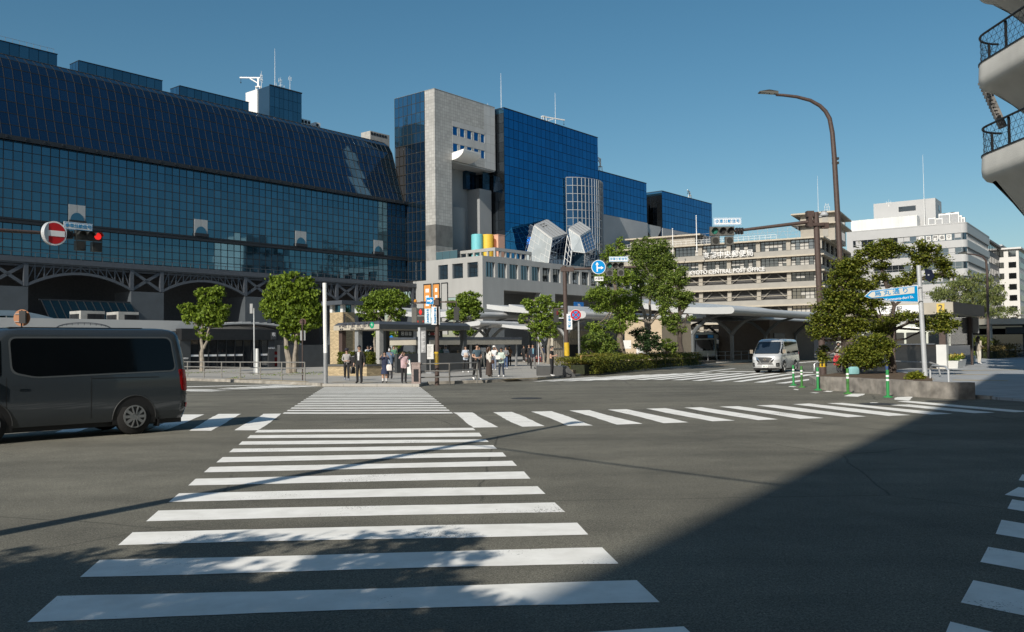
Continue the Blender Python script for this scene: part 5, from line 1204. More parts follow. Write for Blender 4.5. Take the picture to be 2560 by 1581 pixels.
# pedestrian signal post
b0 = G(1092.5, 957, KH); Y = b0.y; o = stand('pedestrian_signal', 'brown post with red man pedestrian signals, arrow sign and blue lettered boards', 'pedestrian signal', b0.x, Y)
t0 = P(1093, 745, Y); MB().cyl((b0.x, Y, 0), t0, .1, .09, 14).out('post', BROWN, o); MB().cyl((b0.x, Y, P(1, 925, Y).z), (b0.x, Y, P(1, 893, Y).z), .108, .108, 14).out('yellow_band', mat('warn_yellow', (.55, .36, .02), .5, var=.1), o)
q = MB()
for k in range(5): q.box(b0.x - .1 + .045 * k, b0.x - .085 + .045 * k, Y - .116, Y - .09, P(1, 921, Y).z, P(1, 897, Y).z)
q.out('black_stripe', BLACK, o)
a = P(1035, 758, Y); MB().bar((b0.x, Y, a.z), (a.x, Y, a.z), .07).bar((b0.x, Y, a.z + .03), (P(1142, 757, Y).x, Y, a.z + .03), .06).bar((b0.x, Y - .05, P(1, 768, Y).z), (P(1052, 768, Y).x, Y - .05, P(1, 768, Y).z), .05).out('arm', BROWN, o)
MB().box(b0.x - .12, b0.x + .12, Y - .14, Y + .14, a.z - .12, a.z + .12).out('clamp', BROWN, o)
c = P(1052.5, 790, Y)
f = MB().box(c.x - .16, c.x + .16, Y - .2, Y + .05, c.z + .01, c.z + .33).box(c.x - .155, c.x + .155, Y - .2, Y + .05, c.z - .33, c.z - .02).out('ped_housing', SIGB, o)
q = MB(); q.box(c.x - .035, c.x + .035, Y - .215, Y - .205, c.z + .12, c.z + .2).box(c.x - .03, c.x - .006, Y - .215, Y - .205, c.z + .05, c.z + .12).box(c.x + .006, c.x + .03, Y - .215, Y - .205, c.z + .05, c.z + .12).box(c.x - .06, c.x - .04, Y - .215, Y - .205, c.z + .11, c.z + .2).box(c.x + .04, c.x + .06, Y - .215, Y - .205, c.z + .11, c.z + .2); disc(q, (c.x, c.z + .235), .035, Y - .205, 12)
q.out('red_man', RL, f); MB().box(c.x - .13, c.x - .1, Y - .215, Y - .205, c.z - .3, c.z - .22).box(c.x + .1, c.x + .13, Y - .215, Y - .205, c.z - .3, c.z - .22).out('countdown_dot', ORL, f)
c = P(1036.5, 788, Y); MB().box(c.x - .12, c.x + .1, Y - .1, Y + .22, c.z - .33, c.z + .33).out('ped_housing', SGRY, o)
c = P(1141, 785, Y); MB().box(c.x - .11, c.x + .11, Y - .14, Y + .16, c.z - .3, c.z + .3).bar((c.x, Y, c.z + .3), (c.x, Y, a.z), .05).out('ped_housing', SIGB, o)
c = P(1075.5, 753, Y); f = MB().box(c.x - .17, c.x + .17, Y - .17, Y - .14, c.z - .155, c.z + .155).out('one_way_sign', SWHITE, o); MB().box(c.x - .16, c.x + .16, Y - .175, Y - .1705, c.z - .145, c.z + .145).out('blue_field', mat('sign_sky', (.0, .25, .62), .35, var=0), f)
MB().box(c.x - .12, c.x + .03, Y - .184, Y - .178, c.z - .035, c.z + .035).xz([(c.x + .02, c.z - .1), (c.x + .13, c.z), (c.x + .02, c.z + .1)], Y - .184, Y - .178).out('arrow', SWHITE, f)
c = P(1070.5, 791, Y); MB().box(c.x - .14, c.x + .14, Y - .19, Y - .16, c.z - .33, c.z + .33).out('board', SWHITE, o); MB().box(c.x - .125, c.x + .125, Y - .195, Y - .1905, c.z - .315, c.z + .315).out('board_edge', mat('sign_cyan', (.2, .5, .66), .4, var=0), o); MB().box(c.x - .105, c.x + .105, Y - .2, Y - .1955, c.z - .295, c.z + .295).out('board_field', SWHITE, o)
text('board_text', '斜\nめ\n横\n断\n専\n用', .1, BLT, o, (c.x, Y - .205, c.z), (pi / 2, 0, 0), w=1.25)
c = P(1087, 790, Y); MB().box(c.x - .13, c.x + .1, Y - .2, Y - .17, c.z - .4, c.z + .4).out('board', SWHITE, o); text('board_text', '歩\n車\n分\n離\n信\n号\n機', .105, BLT, o, (c.x + .03, Y - .21, c.z), (pi / 2, 0, 0), w=1.1)
MB().box(b0.x + .12, b0.x + .16, Y - .12, Y + .2, c.z - .4, c.z + .4).out('side_board', GALV, o)
c = P(1038.5, 748, Y); MB().lathe([(.06, 0), (.07, .06), (.03, .12)], 10, (c.x, Y, a.z + .04)).out('amber_beacon', mat('amber', (.6, .25, .02), .4, var=0), o)
# white poles and posts
def pole(name, lab, cat, px, py0, py1, w_, m=WHITE, m2=None, pys=None, z=KH, r1=None):
    b0 = G(px, py1, z); Y = b0.y; t0 = P(px, py0, Y); r = w_ / 2 * Y / F
    o = stand(name, lab, cat, b0.x, Y)
    zz_ = P(px, pys, Y).z if pys else 0
    MB().cyl((b0.x, Y, zz_), (b0.x - (py1 - py0) * .006 * Y / F, Y, t0.z), r, r1 or r, 16).out('post', m, o)
    if pys: MB().cyl((b0.x, Y, 0), (b0.x, Y, zz_), r * 1.06, r * 1.06, 16).out('lower_sleeve', m2, o)
    MB().lathe([(r * 1.5, z), (r * 1.5, z + .03)], 16, (b0.x, Y, 0)).out('base_plate', GREYM, o)
    return o, b0, t0, r
pole('white_pole', 'thick white pole with a grey lower half at the end of the left railing', 'pole', 814, 708, 959, 10, WHITE, GREYM, 883)
o, b0, t0, r = pole('small_lamp_post', 'slim post with a grey box near its top in front of the black shelter', 'post', 636, 772, 936, 3.2, GALV)
MB().cyl((b0.x + .18, b0.y, 0), (b0.x + .18, b0.y, P(638, 872, b0.y).z), .12, .1, 12).out('sleeve', WFR, o); c = P(629, 772, b0.y); MB().box(c.x - .09, c.x + .09, b0.y - .1, b0.y + .1, c.z - .32, c.z + .32).bar((c.x, b0.y, c.z), (b0.x, b0.y, c.z), .06).out('box', GREYM, o)
o, b0, t0, r = pole('slim_post', 'slim grey post with a dark box standing left of the middle tree pair', 'post', 1347, 800, 912, 3, GALV); c = P(1340, 790, b0.y); MB().box(c.x - .13, c.x + .13, b0.y - .1, b0.y + .1, c.z - .42, c.z + .42).bar((c.x, b0.y, c.z), (b0.x, b0.y, c.z), .06).out('box', GREYM, o)
for lab, px, pc, py, r_, pb, back in (('brown back of a round sign behind the grey van', 56, 54.6, 795, 21, 990, mat('sign_back_rust', (.36, .16, .075), .5, var=.1)), ('dark back of a round sign between the tree trunks near the left railing', 757.5, 757, 805, 8.2, 951, mat('sign_back_brown', (.09, .045, .035), .6, var=.1))):
    b0 = G(px, pb, .0 if pb > 960 else KH); Y = b0.y; c = P(pc, py, Y); o = stand('round_sign', lab, 'road sign', b0.x, Y, 'backs of round signs'); R_ = r_ * Y / F
    MB().cyl((b0.x, Y - .1, 0), (b0.x, Y - .1, c.z + R_ * .9), .03, .03, 8).out('post', BLACK if pb > 960 else BROWN, o); f = MB().cyl((c.x, Y + .02, c.z), (c.x, Y, c.z), R_, R_, 28).out('plate', back, o)
    MB().box(c.x - R_ * .8, c.x + R_ * .3, Y - .04, Y - .002, c.z + R_ * .42, c.z + R_ * .5).box(c.x - R_ * .8, c.x + R_ * .3, Y - .04, Y - .002, c.z - R_ * .5, c.z - R_ * .42).out('brace', GREYM if pb > 960 else BROWN, f)
    if pb < 960: MB().box(b0.x - .13, b0.x + .13, Y - .02, Y, c.z - .95, c.z - .45).out('number_plate', GREYM, o)
    else: MB().box(c.x, c.x + .24, Y - .2, Y - .1, c.z - .22, c.z + .26).out('box', BLACK, o)
# street-name pole
b0 = G(2314, 949.6, SA, SK); Y = b0.y; t0 = P(2296.5, 664, Y); o = stand('street_sign', 'tall white pole carrying a blue Karasuma-dori street name board', 'street sign', b0.x, Y)
MB().cyl((b0.x, Y, 0), t0, .095, .085, 16).out('pole', GALV, o); MB().lathe([(.3, b0.z - .05), (.3, b0.z + .05), (.2, b0.z + .07)], 16, (b0.x, Y, 0)).out('base', CONC, o)
A = [P(*p, Y) for p in ((2157, 742), (2172, 728), (2290, 714), (2292, 756), (2211, 754), (2203, 746), (2170, 747))]
f = MB().xz([(p.x, p.z) for p in A][::-1], Y - .16, Y - .13).out('board', SWHITE, o)
cA_ = sum((p for p in A), Vector()) / len(A); sh_ = [(cA_.x + (p.x - cA_.x) * .975, cA_.z + (p.z - cA_.z) * .94) for p in A]; MB().xz(sh_[::-1], Y - .168, Y - .162).out('blue_field', mat('sign_azure', (.0, .26, .58), .35, var=.02), f)
B_ = [P(*p, Y) for p in ((2165, 740.5), (2175, 731), (2281, 718), (2281, 734), (2175, 745.5))]; MB().xz([(p.x, p.z) for p in B_][::-1], Y - .176, Y - .17).out('white_field', mat('sign_cream', (.62, .62, .58), .45, var=.02), f)
sl_ = atan2(P(2270, 722, Y).z - P(2190, 731, Y).z, P(2270, 722, Y).x - P(2190, 731, Y).x)
c = P(2224, 732, Y); text('board_text', '烏 丸 通 り', .215, mat('sign_azure', (.0, .26, .58), .35, var=.02), f, (c.x - b0.x, -.18, c.z), (pi / 2, -sl_, 0), w=1.25) if 0 else text('board_text', '烏 丸 通 り', .215, mat('sign_azure', (.0, .26, .58), .35, var=.02), o, (c.x, Y - .18, c.z), (pi / 2, -sl_, 0), w=1.3)
c = P(2244, 747, Y); text('board_text', 'Karasuma-dori St.', .135, SWHITE, o, (c.x, Y - .18, c.z), (pi / 2, -sl_, 0), w=1.12)
for py in (718, 752): a = P(2288, py, Y); MB().box(a.x, P(2303, py, Y).x, Y - .13, Y - .06, a.z - .03, a.z + .03).out('bracket', GALV, o)
c = P(2322, 688, Y); MB().xz([(c.x - .17, c.z + .25), (c.x + .1, c.z + .2), (c.x + .2, c.z - .05), (c.x + .02, c.z - .28), (c.x - .14, c.z - .15)][::-1], Y - .05, Y - .02).out('side_plate', mat('navy_plate', (.01, .015, .035), .4, var=.1), o); MB().bar((t0.x, Y, c.z), (c.x, Y - .03, c.z), .05).out('bracket', GALV, o)
# street lamps
def lamp(lab, path, r0, r1, head, box=None):
    o = stand('street_lamp', lab, 'street lamp', path[0].x, path[0].y, 'tall curved street lamps')
    n = len(path); MB().tube(path, [r0 + (r1 - r0) * i / (n - 1) for i in range(n)], 12).out('pole', BROWN, o, smooth=True)
    a, b = head; d = (b - a).normalized(); side = Vector((-d.y, d.x, 0)).normalized() * .17; up = V(0, 0, 1)
    MB().add([a - side * .5, a + side * .5, b + side - up * .0, b - side, a - side * .5 + up * .14, a + side * .5 + up * .14, a.lerp(b, .5) + side + up * .15, b + side + up * .04, b - side + up * .04, a.lerp(b, .5) - side + up * .15], [(0, 1, 2, 3), (4, 9, 6, 5), (9, 8, 7, 6), (2, 7, 8, 3), (0, 4, 5, 1), (0, 3, 8, 9, 4), (1, 5, 6, 7, 2)]).out('lamp_head', SGRY, o)
    for t in (.35, .6, .82): c = a.lerp(b, t) - up * .004; MB().add([c - side * .7 - d * .1, c + side * .7 - d * .1, c + side * .7 + d * .08, c - side * .7 + d * .08], [(0, 3, 2, 1)]).out('led_panel', mat('led', (.42, .42, .36), .3, var=0), o)
    return o
Y = 41
pts = [(2113, 930), (2106, 760), (2100.6, 648), (2090.7, 477.6), (2085.7, 391.6), (2080.8, 332), (2074, 297), (2064, 279), (2050, 265), (2026, 251.5), (1991.5, 242.5), (1958.4, 238.5), (1940, 237.5)]
path = [P(*p, Y) for p in pts]; path[0].z = 0
o = lamp('tall brown street lamp curving left above the post office', path, .14, .062, (P(1945, 236.5, Y), P(1897, 232.5, Y)))
for py in (397, 408): c = P(2093, py, Y); MB().box(c.x - .1, c.x + .06, Y - .08, Y + .08, c.z - .05, c.z + .05).bar((c.x - .1, Y, c.z), (c.x - .25, Y, c.z), .04).out('sensor', SIGB, o)
c = P(2091, 403, Y); MB().lathe([(.06, -.12), (.07, 0)], 10, (c.x, Y, c.z)).out('camera_dome', WFR, o)
# lamp behind the viewer on the left: its shadow crosses the crossing
tip = G(1262, 1085); dsh = Vector((SD.x, SD.y, 0)).normalized(); base = tip + dsh * 14.6 + V(-.1, -.6, 0)
hd = V(.55, 1.0, 0).normalized()
path = [base + V(0, 0, z) for z in (0, 4, 7, 8.4)] + [base + hd * x + V(0, 0, z) for x, z in ((.1, 9.0), (.35, 9.5), (.75, 9.85), (1.3, 10.0), (1.9, 10.05))]
lamp('tall brown street lamp on the near left kerb, only its shadow in view', path, .13, .06, (base + hd * 1.85 + V(0, 0, 10.0), base + hd * 2.55 + V(0, 0, 10.1)))
for lab, px, py0, py1, Y, dx in (('thin far street lamp curving left before the white office', 2468, 640, 860, 60, -52), ('thin far street lamp lower down by the willow', 2385, 676, 830, 80, -22)):
    P_ = lambda x, y: AT(x, y, Y); path = [P_(px + 2, py1), P_(px, py0 + 40), P_(px - 3, py0 + 12), P_(px - 12, py0 + 2), P_(px + dx * .6, py0 - 3), P_(px + dx, py0 - 5)]; path[0].z = 0
    lamp(lab, path, .09, .04, (path[-1], path[-1] + V(-.5, 0, .02)))
# railings
def railing(lab, pts, h, n, rails, m=mat('rail_brown', (.16, .13, .11), .5, var=.2), z=KH, k=0, r=.028):
    Q = [G(px, py, z, k) if z is not SA else G(px, py, SA, SK) for px, py in pts]
    o = stand('railing', lab, 'railing', Q[0].x, Q[0].y, 'low street railings')
    for a, b in zip(Q, Q[1:]):
        nn = max(1, round((b - a).length / n))
        for i in range(nn + 1): c = a.lerp(b, i / nn); MB().cyl(c - V(0, 0, .1), c + V(0, 0, h), r * 1.25, r * 1.25, 8).out('post', m, o)
        for f in rails: MB().cyl(a + V(0, 0, h * f), b + V(0, 0, h * f), r, r, 8).out('rail', m, o)
    return o
railing('three-bar railing along the left kerb before the black shelter', [(430, 942), (762, 953)], .92, 2.1, (1, .68, .36), mat('rail_grey', (.27, .26, .24), .45, metal=.3, var=.15))
railing('brown railing beside the waiting man with a backpack', [(1037, 959), (1124, 957), (1193, 953)], .85, 2.0, (1, .62, .3), mat('rail_grey', (.27, .26, .24), .45, metal=.3, var=.15))
railing('mossy brown railing in front of the planter hedge', [(1453, 934), (1560, 926), (1745, 912)], 1.0, 2.3, (1, .55), mat('rail_moss', (.34, .22, .07), .7, var=.4, scale=3), KH, r=.042)
railing('grey railing under the wing roof beside the silver van', [(1770, 905), (1890, 899)], .95, 2.5, (1, .6), GREYM, KH)
# green posts
GRN = mat('post_green', (.03, .26, .075), .5, var=.06); GRN2 = mat('post_green_dirty', (.05, .20, .04), .7, var=.55, scale=4)
for i, (px, py, ht_, lab, m_) in enumerate(((1984, 964, .80, 'clean green post farthest left by the kerb', GRN), (2004.6, 969, .80, 'grimy green post, second from the left by the kerb', GRN2), (2045, 976, .80, 'bright green post in the middle of the five by the kerb', GRN), (2120, 985, .82, 'moss-stained green post, fourth of the five by the kerb', GRN2), (2220, 994, .82, 'bright green post nearest to the camera by the low stone wall', GRN))):
    b0 = G(px, py); o = thing('bollard', lab, 'bollard', (b0.x, b0.y, 0), 0, 'green flexible posts')
    MB().lathe([(.045, .03), (.045, ht_ - .01), (.035, ht_)], 14).out('post', m_, o, smooth=True); MB().lathe([(.14, .001), (.14, .02), (.06, .05)], 16).out('base', m_, o)
    for z in (.74, .6): MB().lathe([(.047, ht_ * z), (.047, ht_ * z + .06)], 14).out('white_band', SWHITE, o)
# low stone planter wall at the right corner
WST = mat('wall_stone', (.235, .215, .19), .8, var=.4, scale=3.5, bump=.4, bscale=25)
def zK(P): return SA + SK * P.y
wl = [G(px, py, .10) for px, py in ((2046, 968), (2120, 972), (2187, 977), (2262, 983), (2330, 987), (2396, 990.5), (2439, 990))]
pw = stand('planter_wall', 'low grey stone block wall round the maple bed at the corner', 'planter', wl[3].x, wl[3].y)
for a, b in zip(wl, wl[1:]):
    n = max(1, round((b - a).length / .72)); 
    for i in range(n):
        p, q = a.lerp(b, (i + .012) / n), a.lerp(b, (i + .988) / n); nx = Vector((-(b - a).y, (b - a).x, 0)).normalized() * .3; j = random.uniform(-.008, .008)
        VV = [p, q, q + nx, p + nx]; MB().add([(v.x, v.y, -.02) for v in VV] + [(v.x, v.y, .47 + j) for v in VV], [(3, 2, 1, 0), (4, 5, 6, 7), (0, 1, 5, 4), (1, 2, 6, 5), (2, 3, 7, 6), (3, 0, 4, 7)]).out('stone_block', WST, pw)
back = [G(2330, 944, .4), G(2240, 931, .4), G(2140, 927, .4), G(2050, 940, .4)]
MB().prism([(p.x, p.y + .1) for p in wl[:-1]] + [(wl[-2].x, wl[-2].y + 1.5)] + [(p.x, p.y) for p in back], 0, .42).out('soil', mat('soil', (.09, .06, .035), .95, var=.4, scale=6, bump=.6), pw)
b_ = [G(px, py, .42) for px, py in ((2036, 930), (2240, 926), (2345, 931))]
o = stand('bent_rail', 'bent steel tube rail behind the maple bed', 'railing', b_[1].x, b_[1].y)
MB().tube([V(b_[0].x, b_[0].y, .45), V(b_[0].x, b_[0].y, .75), b_[0] + V(.1, 0, .4), b_[1] + V(0, 0, .4), b_[2] + V(-.3, 0, .4), b_[2] + V(0, 0, .3), V(b_[2].x, b_[2].y - .2, .3)], .035, 8).out('rail', GREYM, o, smooth=True)
for t in (.3, .65, .9): c = b_[0].lerp(b_[2], t); MB().cyl((c.x, c.y, .2), (c.x, c.y, .8), .03).out('post', GREYM, o)
a, b = G(2326, 951, .35), G(2372, 957, .35); o = stand('steel_stand', 'small bent steel stand at the foot of the street name pole', 'bicycle stand', a.x, a.y)
MB().tube([a + V(0, 0, -.1), a + V(0, 0, .38), a.lerp(b, .15) + V(0, 0, .5), a.lerp(b, .85) + V(0, 0, .5), b + V(0, 0, .38), b + V(0, 0, -.1)], .035, 8).out('tube', GALV, o, smooth=True)
# white flower boxes
for i, (px, py) in enumerate(((2388, 921), (2398, 917), (2407, 913), (2416, 910), (2425, 906))):
    c = G(px, py, SA, SK); o = thing('flower_box', 'white flower box with yellow flowers, ' + ('nearest of the row', 'second of the row', 'third of the row', 'fourth of the row', 'farthest of the row')[i], 'flower box', c, RZ, 'flower boxes by the subway exit')
    MB().add([(-.4, -.2, -.02), (.4, -.2, -.02), (.4, .2, -.02), (-.4, .2, -.02), (-.48, -.26, .38), (.48, -.26, .38), (.48, .26, .38), (-.48, .26, .38)], [(3, 2, 1, 0), (0, 1, 5, 4), (1, 2, 6, 5), (2, 3, 7, 6), (3, 0, 4, 7), (4, 5, 6, 7)]).out('box', WFR, o); FLB = globals().setdefault('FLOWERB', []); FLB.append(o)
# dark wedge, stone bin, map board, notice stand
a, b = G(1343, 940, KH), G(1418, 938, KH); c = G(1447, 941, KH)
o = stand('ramp_block', 'low dark metal wedge with a blue top behind the man in the black polo', 'ramp block', a.x, a.y)
z1_ = .62; MB().box(a.x, b.x, a.y, a.y + 1.6, 0, z1_).xz([(b.x, 0), (c.x, 0), (b.x, z1_)], a.y + .01, a.y + 1.5).out('body', mat('wedge_grey', (.07, .072, .072), .5, var=.1), o); MB().add([(b.x - .5, a.y + .1, z1_ + .004), (b.x, a.y + .02, z1_ + .004), (c.x - .3, a.y + .3, .12), (c.x - .6, a.y + 1.2, .3), (b.x - .5, a.y + 1.2, z1_ + .004)], [(0, 1, 2, 3, 4)]).out('blue_top', mat('top_blue', (.03, .10, .22), .5, var=0), o)
b0 = G(1041, 959, KH); o = stand('stone_bin', 'square pinkish stone litter bin at the kerb beside the woman in pink', 'litter bin', b0.x, b0.y); s = .19
MB().box(b0.x - s, b0.x + s, b0.y - s, b0.y + s, 0, .98).out('body', mat('pink_granite', (.27, .215, .2), .7, var=.3, scale=20), o); MB().box(b0.x - s - .02, b0.x + s + .02, b0.y - s - .02, b0.y + s + .02, .98, 1.04).out('cap', mat('pink_granite', (.27, .215, .2), .7), o); MB().box(b0.x - .1, b0.x + .12, b0.y - s - .006, b0.y - s + .002, .2, .75).out('opening', DARK, o)
b0 = G(1059, 934, KH); Y = b0.y; o = stand('map_pillar', 'tall dark information pillar under the subway canopy', 'information pillar', b0.x, Y); zt = P(1058, 819, Y).z
MB().box(P(1052, 900, Y).x, P(1066, 900, Y).x, Y - .1, Y + .2, 0, zt).out('panel', DGREY, o); MB().box(P(1046, 900, Y).x, P(1051.5, 900, Y).x, Y - .12, Y + .1, 0, zt).out('steel_edge', GALV, o)
f = MB().box(P(1053, 900, Y).x, P(1065, 900, Y).x, Y - .12, Y - .102, P(1, 895, Y).z, P(1, 840, Y).z).out('map_sheet', GREYM, o)
q = MB()
for k in range(16): q.box(P(1053.8, 900, Y).x, P(1053.8 + random.uniform(3, 10), 900, Y).x, Y - .126, Y - .121, P(1, 893 - k * 3.2, Y).z, P(1, 892 - k * 3.2, Y).z)
q.out('print', SWHITE, f, kind='stuff')
b0 = G(1075.5, 934, KH); Y = b0.y; o = stand('notice_stand', 'white paper notice on a stand behind the signal post', 'notice', b0.x, Y)
f = MB().box(P(1068, 900, Y).x, P(1084, 900, Y).x, Y - .03, Y, P(1, 911, Y).z, P(1, 874, Y).z).out('sheet', PAPER, o); MB().cyl((b0.x, Y + .03, 0), (b0.x, Y + .03, P(1, 868, Y).z), .03).lathe([(.3, .1), (.3, .2), (.1, .25)], 14, (b0.x, Y, 0)).out('stand', GREYM, o)
q = MB()
for k in range(9): q.box(P(1069.5, 900, Y).x, P(1069.5 + random.uniform(6, 13), 900, Y).x, Y - .036, Y - .031, P(1, 905 - k * 3.2, Y).z, P(1, 904 - k * 3.2, Y).z)
q.out('print', GREYM, f, kind='stuff')
b0 = G(1024, 936, KH); Y = b0.y; o = stand('small_board', 'small leaning signboard with a green edge right of the woman in pink', 'signboard', b0.x, Y)
MB().add([(b0.x - .28, Y, .12), (b0.x + .1, Y, .12), (b0.x + .0, Y + .25, 1.0), (b0.x - .3, Y + .25, 1.0)], [(0, 1, 2, 3)]).out('sheet', PAPER, o); MB().bar((b0.x - .29, Y, .12), (b0.x + .11, Y, .12), .06).bar((b0.x - .31, Y + .26, 1.0), (b0.x + .01, Y + .26, 1.0), .05).out('edge', mat('teal_edge', (.05, .28, .26), .5, var=0), o)
q = MB(); disc(q, (b0.x - .13, .65), .1, Y + .13, 16); q.out('symbol', DGREY, o)
for px, lab in ((693.5, 'red machine between the shelter and the big tree'), (756, 'red vending box right of the big tree trunks')):
    b0 = G(px, 917, KH); o = stand('red_box', lab, 'post box', b0.x, b0.y, 'red boxes behind the railing'); MB().box(b0.x - .35, b0.x + .35, b0.y - .3, b0.y + .3, 0, 1.55).out('body', SRED, o); MB().box(b0.x - .2, b0.x + .2, b0.y - .31, b0.y - .302, 1.05, 1.3).out('panel', WFR, o); MB().box(b0.x - .38, b0.x + .38, b0.y - .33, b0.y + .33, 1.55, 1.62).out('cap', SRED, o)
b0 = P(884, 840, 80); o = stand('child_crossing_sign', 'blue pentagon crossing sign seen under the subway canopy', 'road sign', AT(978, 850, 72).x, 72); c = AT(978.5, 849, 72); MB().xz([(c.x - .3, c.z - .3), (c.x + .3, c.z - .3), (c.x + .3, c.z + .05), (c.x, c.z + .35), (c.x - .3, c.z + .05)], 71.96, 72).out('plate', SBLUE, o); MB().cyl((c.x, 72.05, 0), (c.x, 72.05, c.z + .2), .04).out('post', GALV, o); disc(MB(), (c.x, c.z + .1), .06, 71.95).out('figure', SWHITE, o)

ca, cb_ = G(1300, 1098), G(2150, 1165); cv_ = (cb_ - ca).normalized(); cs_ = Vector((SD.x, SD.y, 0)) * (9 / SD.z) + V(0, 0, 9)
o = stand('overhead_cable', 'thin overhead cable above the junction, only its faint shadow in view', 'cable', ca.x, ca.y); A_, B_ = base + V(.1, .1, 8.6), cb_ + cs_ + cv_ * 16
MB().tube([A_.lerp(B_, t / 12) - V(0, 0, 1.2 * sin(pi * t / 12)) for t in range(13)], .026, 5).out('cable', BLACK, o)
for p_ in (B_,): MB().cyl((p_.x, p_.y, 0), (p_.x, p_.y, p_.z + .4), .11, .09).out('pole', GREYM, o)
# ================================================================== TREES AND PLANTS
RNG = np.random.default_rng(11)
def leafmat(key, c0, c1, tr=.28):
    return mat(key, c0, .55, isl=.25, col2=c1, trans=tr, spec=.3)
L_FRESH = leafmat('leaf_fresh', (.095, .165, .02), (.25, .345, .035), .35)
L_DEEP = leafmat('leaf_deep', (.075, .145, .03), (.23, .30, .05))
L_MID = leafmat('leaf_mid', (.11, .19, .032), (.28, .38, .05))
L_MAPLE = leafmat('leaf_maple', (.085, .14, .018), (.24, .25, .035), .2)
L_WILL = leafmat('leaf_willow', (0.102, 0.145, 0.043), (0.255, 0.285, 0.090))
L_HEDGE = leafmat('leaf_hedge', (0.060, 0.093, 0.017), (0.203, 0.217, 0.030))
BARK = mat('bark', (.16, .13, .10), .9, var=.35, scale=5, bump=.8, bscale=14)
BARKG = mat('bark_grey', (.25, .22, .18), .9, var=.3, scale=4, bump=.6, bscale=14)
BARKD = mat('bark_dark', (.07, .055, .045), .9, var=.35, scale=5, bump=.8, bscale=14)
def leaf_mesh(name, P, size, m, droop=.0, flat=.0, aspect=1.7, N=None):
    """one small bent leaf (two triangles folded along the rib) per point"""
    n = len(P); rs = RNG
    d = rs.normal(size=(n, 3)); d[:, 2] = d[:, 2] * (1 - flat) - droop * 1.6
    d /= np.linalg.norm(d, axis=1)[:, None] + 1e-9
    if N is None: N = rs.normal(size=(n, 3)) * (1 - .5 * flat) + np.array([0, 0, .55 + flat])
    s = np.cross(N, d); s /= np.linalg.norm(s, axis=1)[:, None] + 1e-9
    nn = np.cross(d, s)
    L = size * rs.uniform(.6, 1.35, n)[:, None]; W = L / aspect
    a = P - d * L * .5; c = P + d * L * .5
    b = P + s * W * .5 + nn * W * .18; e = P - s * W * .5 + nn * W * .18
    v = np.stack([a, b, c, e], 1).reshape(-1, 3).astype(np.float32)
    i = np.arange(n, dtype=np.int32)[:, None] * 4
    tri = np.concatenate([i + np.array([[0, 1, 2]]), i + np.array([[0, 2, 3]])], 1).reshape(-1)
    me = bpy.data.meshes.new(name); nf = 2 * n
    me.vertices.add(4 * n); me.vertices.foreach_set('co', v.ravel()); me.loops.add(3 * nf); me.loops.foreach_set('vertex_index', tri.astype(np.int32))
    me.polygons.add(nf); me.polygons.foreach_set('loop_start', np.arange(0, 3 * nf, 3, dtype=np.int32)); me.update(calc_edges=True); me.validate()
    me.materials.append(m); return me
def blob_points(blobs, n, clump=.16, shell=.45, per=26):
    """leaf positions in clumps spread over the outer part of several ellipsoids"""
    rs = RNG; B = np.array([[*b[0], *b[1]] for b in blobs]); wgt = (B[:, 3] * B[:, 4] * B[:, 5]) ** .75; wgt /= wgt.sum()
    k = max(4, n // per); j = rs.choice(len(B), k, p=wgt)
    d = rs.normal(size=(k, 3)); d /= np.linalg.norm(d, axis=1)[:, None]
    r = rs.uniform(shell, 1.0, k) ** .6 * rs.uniform(.86, 1.12, k)
    C = B[j, :3] + d * r[:, None] * B[j, 3:]
    sc_ = np.clip(B[j, 3:].mean(1), .25, 1.6) * clump * rs.uniform(.5, 1.5, k)
    q = rs.integers(0, k, n)
    return C[q] + rs.normal(size=(n, 3)) * sc_[q][:, None] * np.array([1, 1, .62])
def branchy(o, base, forks, m, r0, name='trunk'):
    """trunk paths: list of (points, r_start, r_end)"""
    for i, (pts, a, b) in enumerate(forks):
        P = [Vector(p) for p in pts]; Q = [P[0]]
        for p, q in zip(P, P[1:]):
            mid = p.lerp(q, .5) + Vector((random.gauss(0, 1), random.gauss(0, 1), 0)) * (q - p).length * .05; Q += [mid, q]
        n = len(Q); MB().tube(Q, [a + (b - a) * k / (n - 1) for k in range(n)], 9 if a > .08 else 6).out(name if a > .07 else 'branch', m, o, smooth=True)
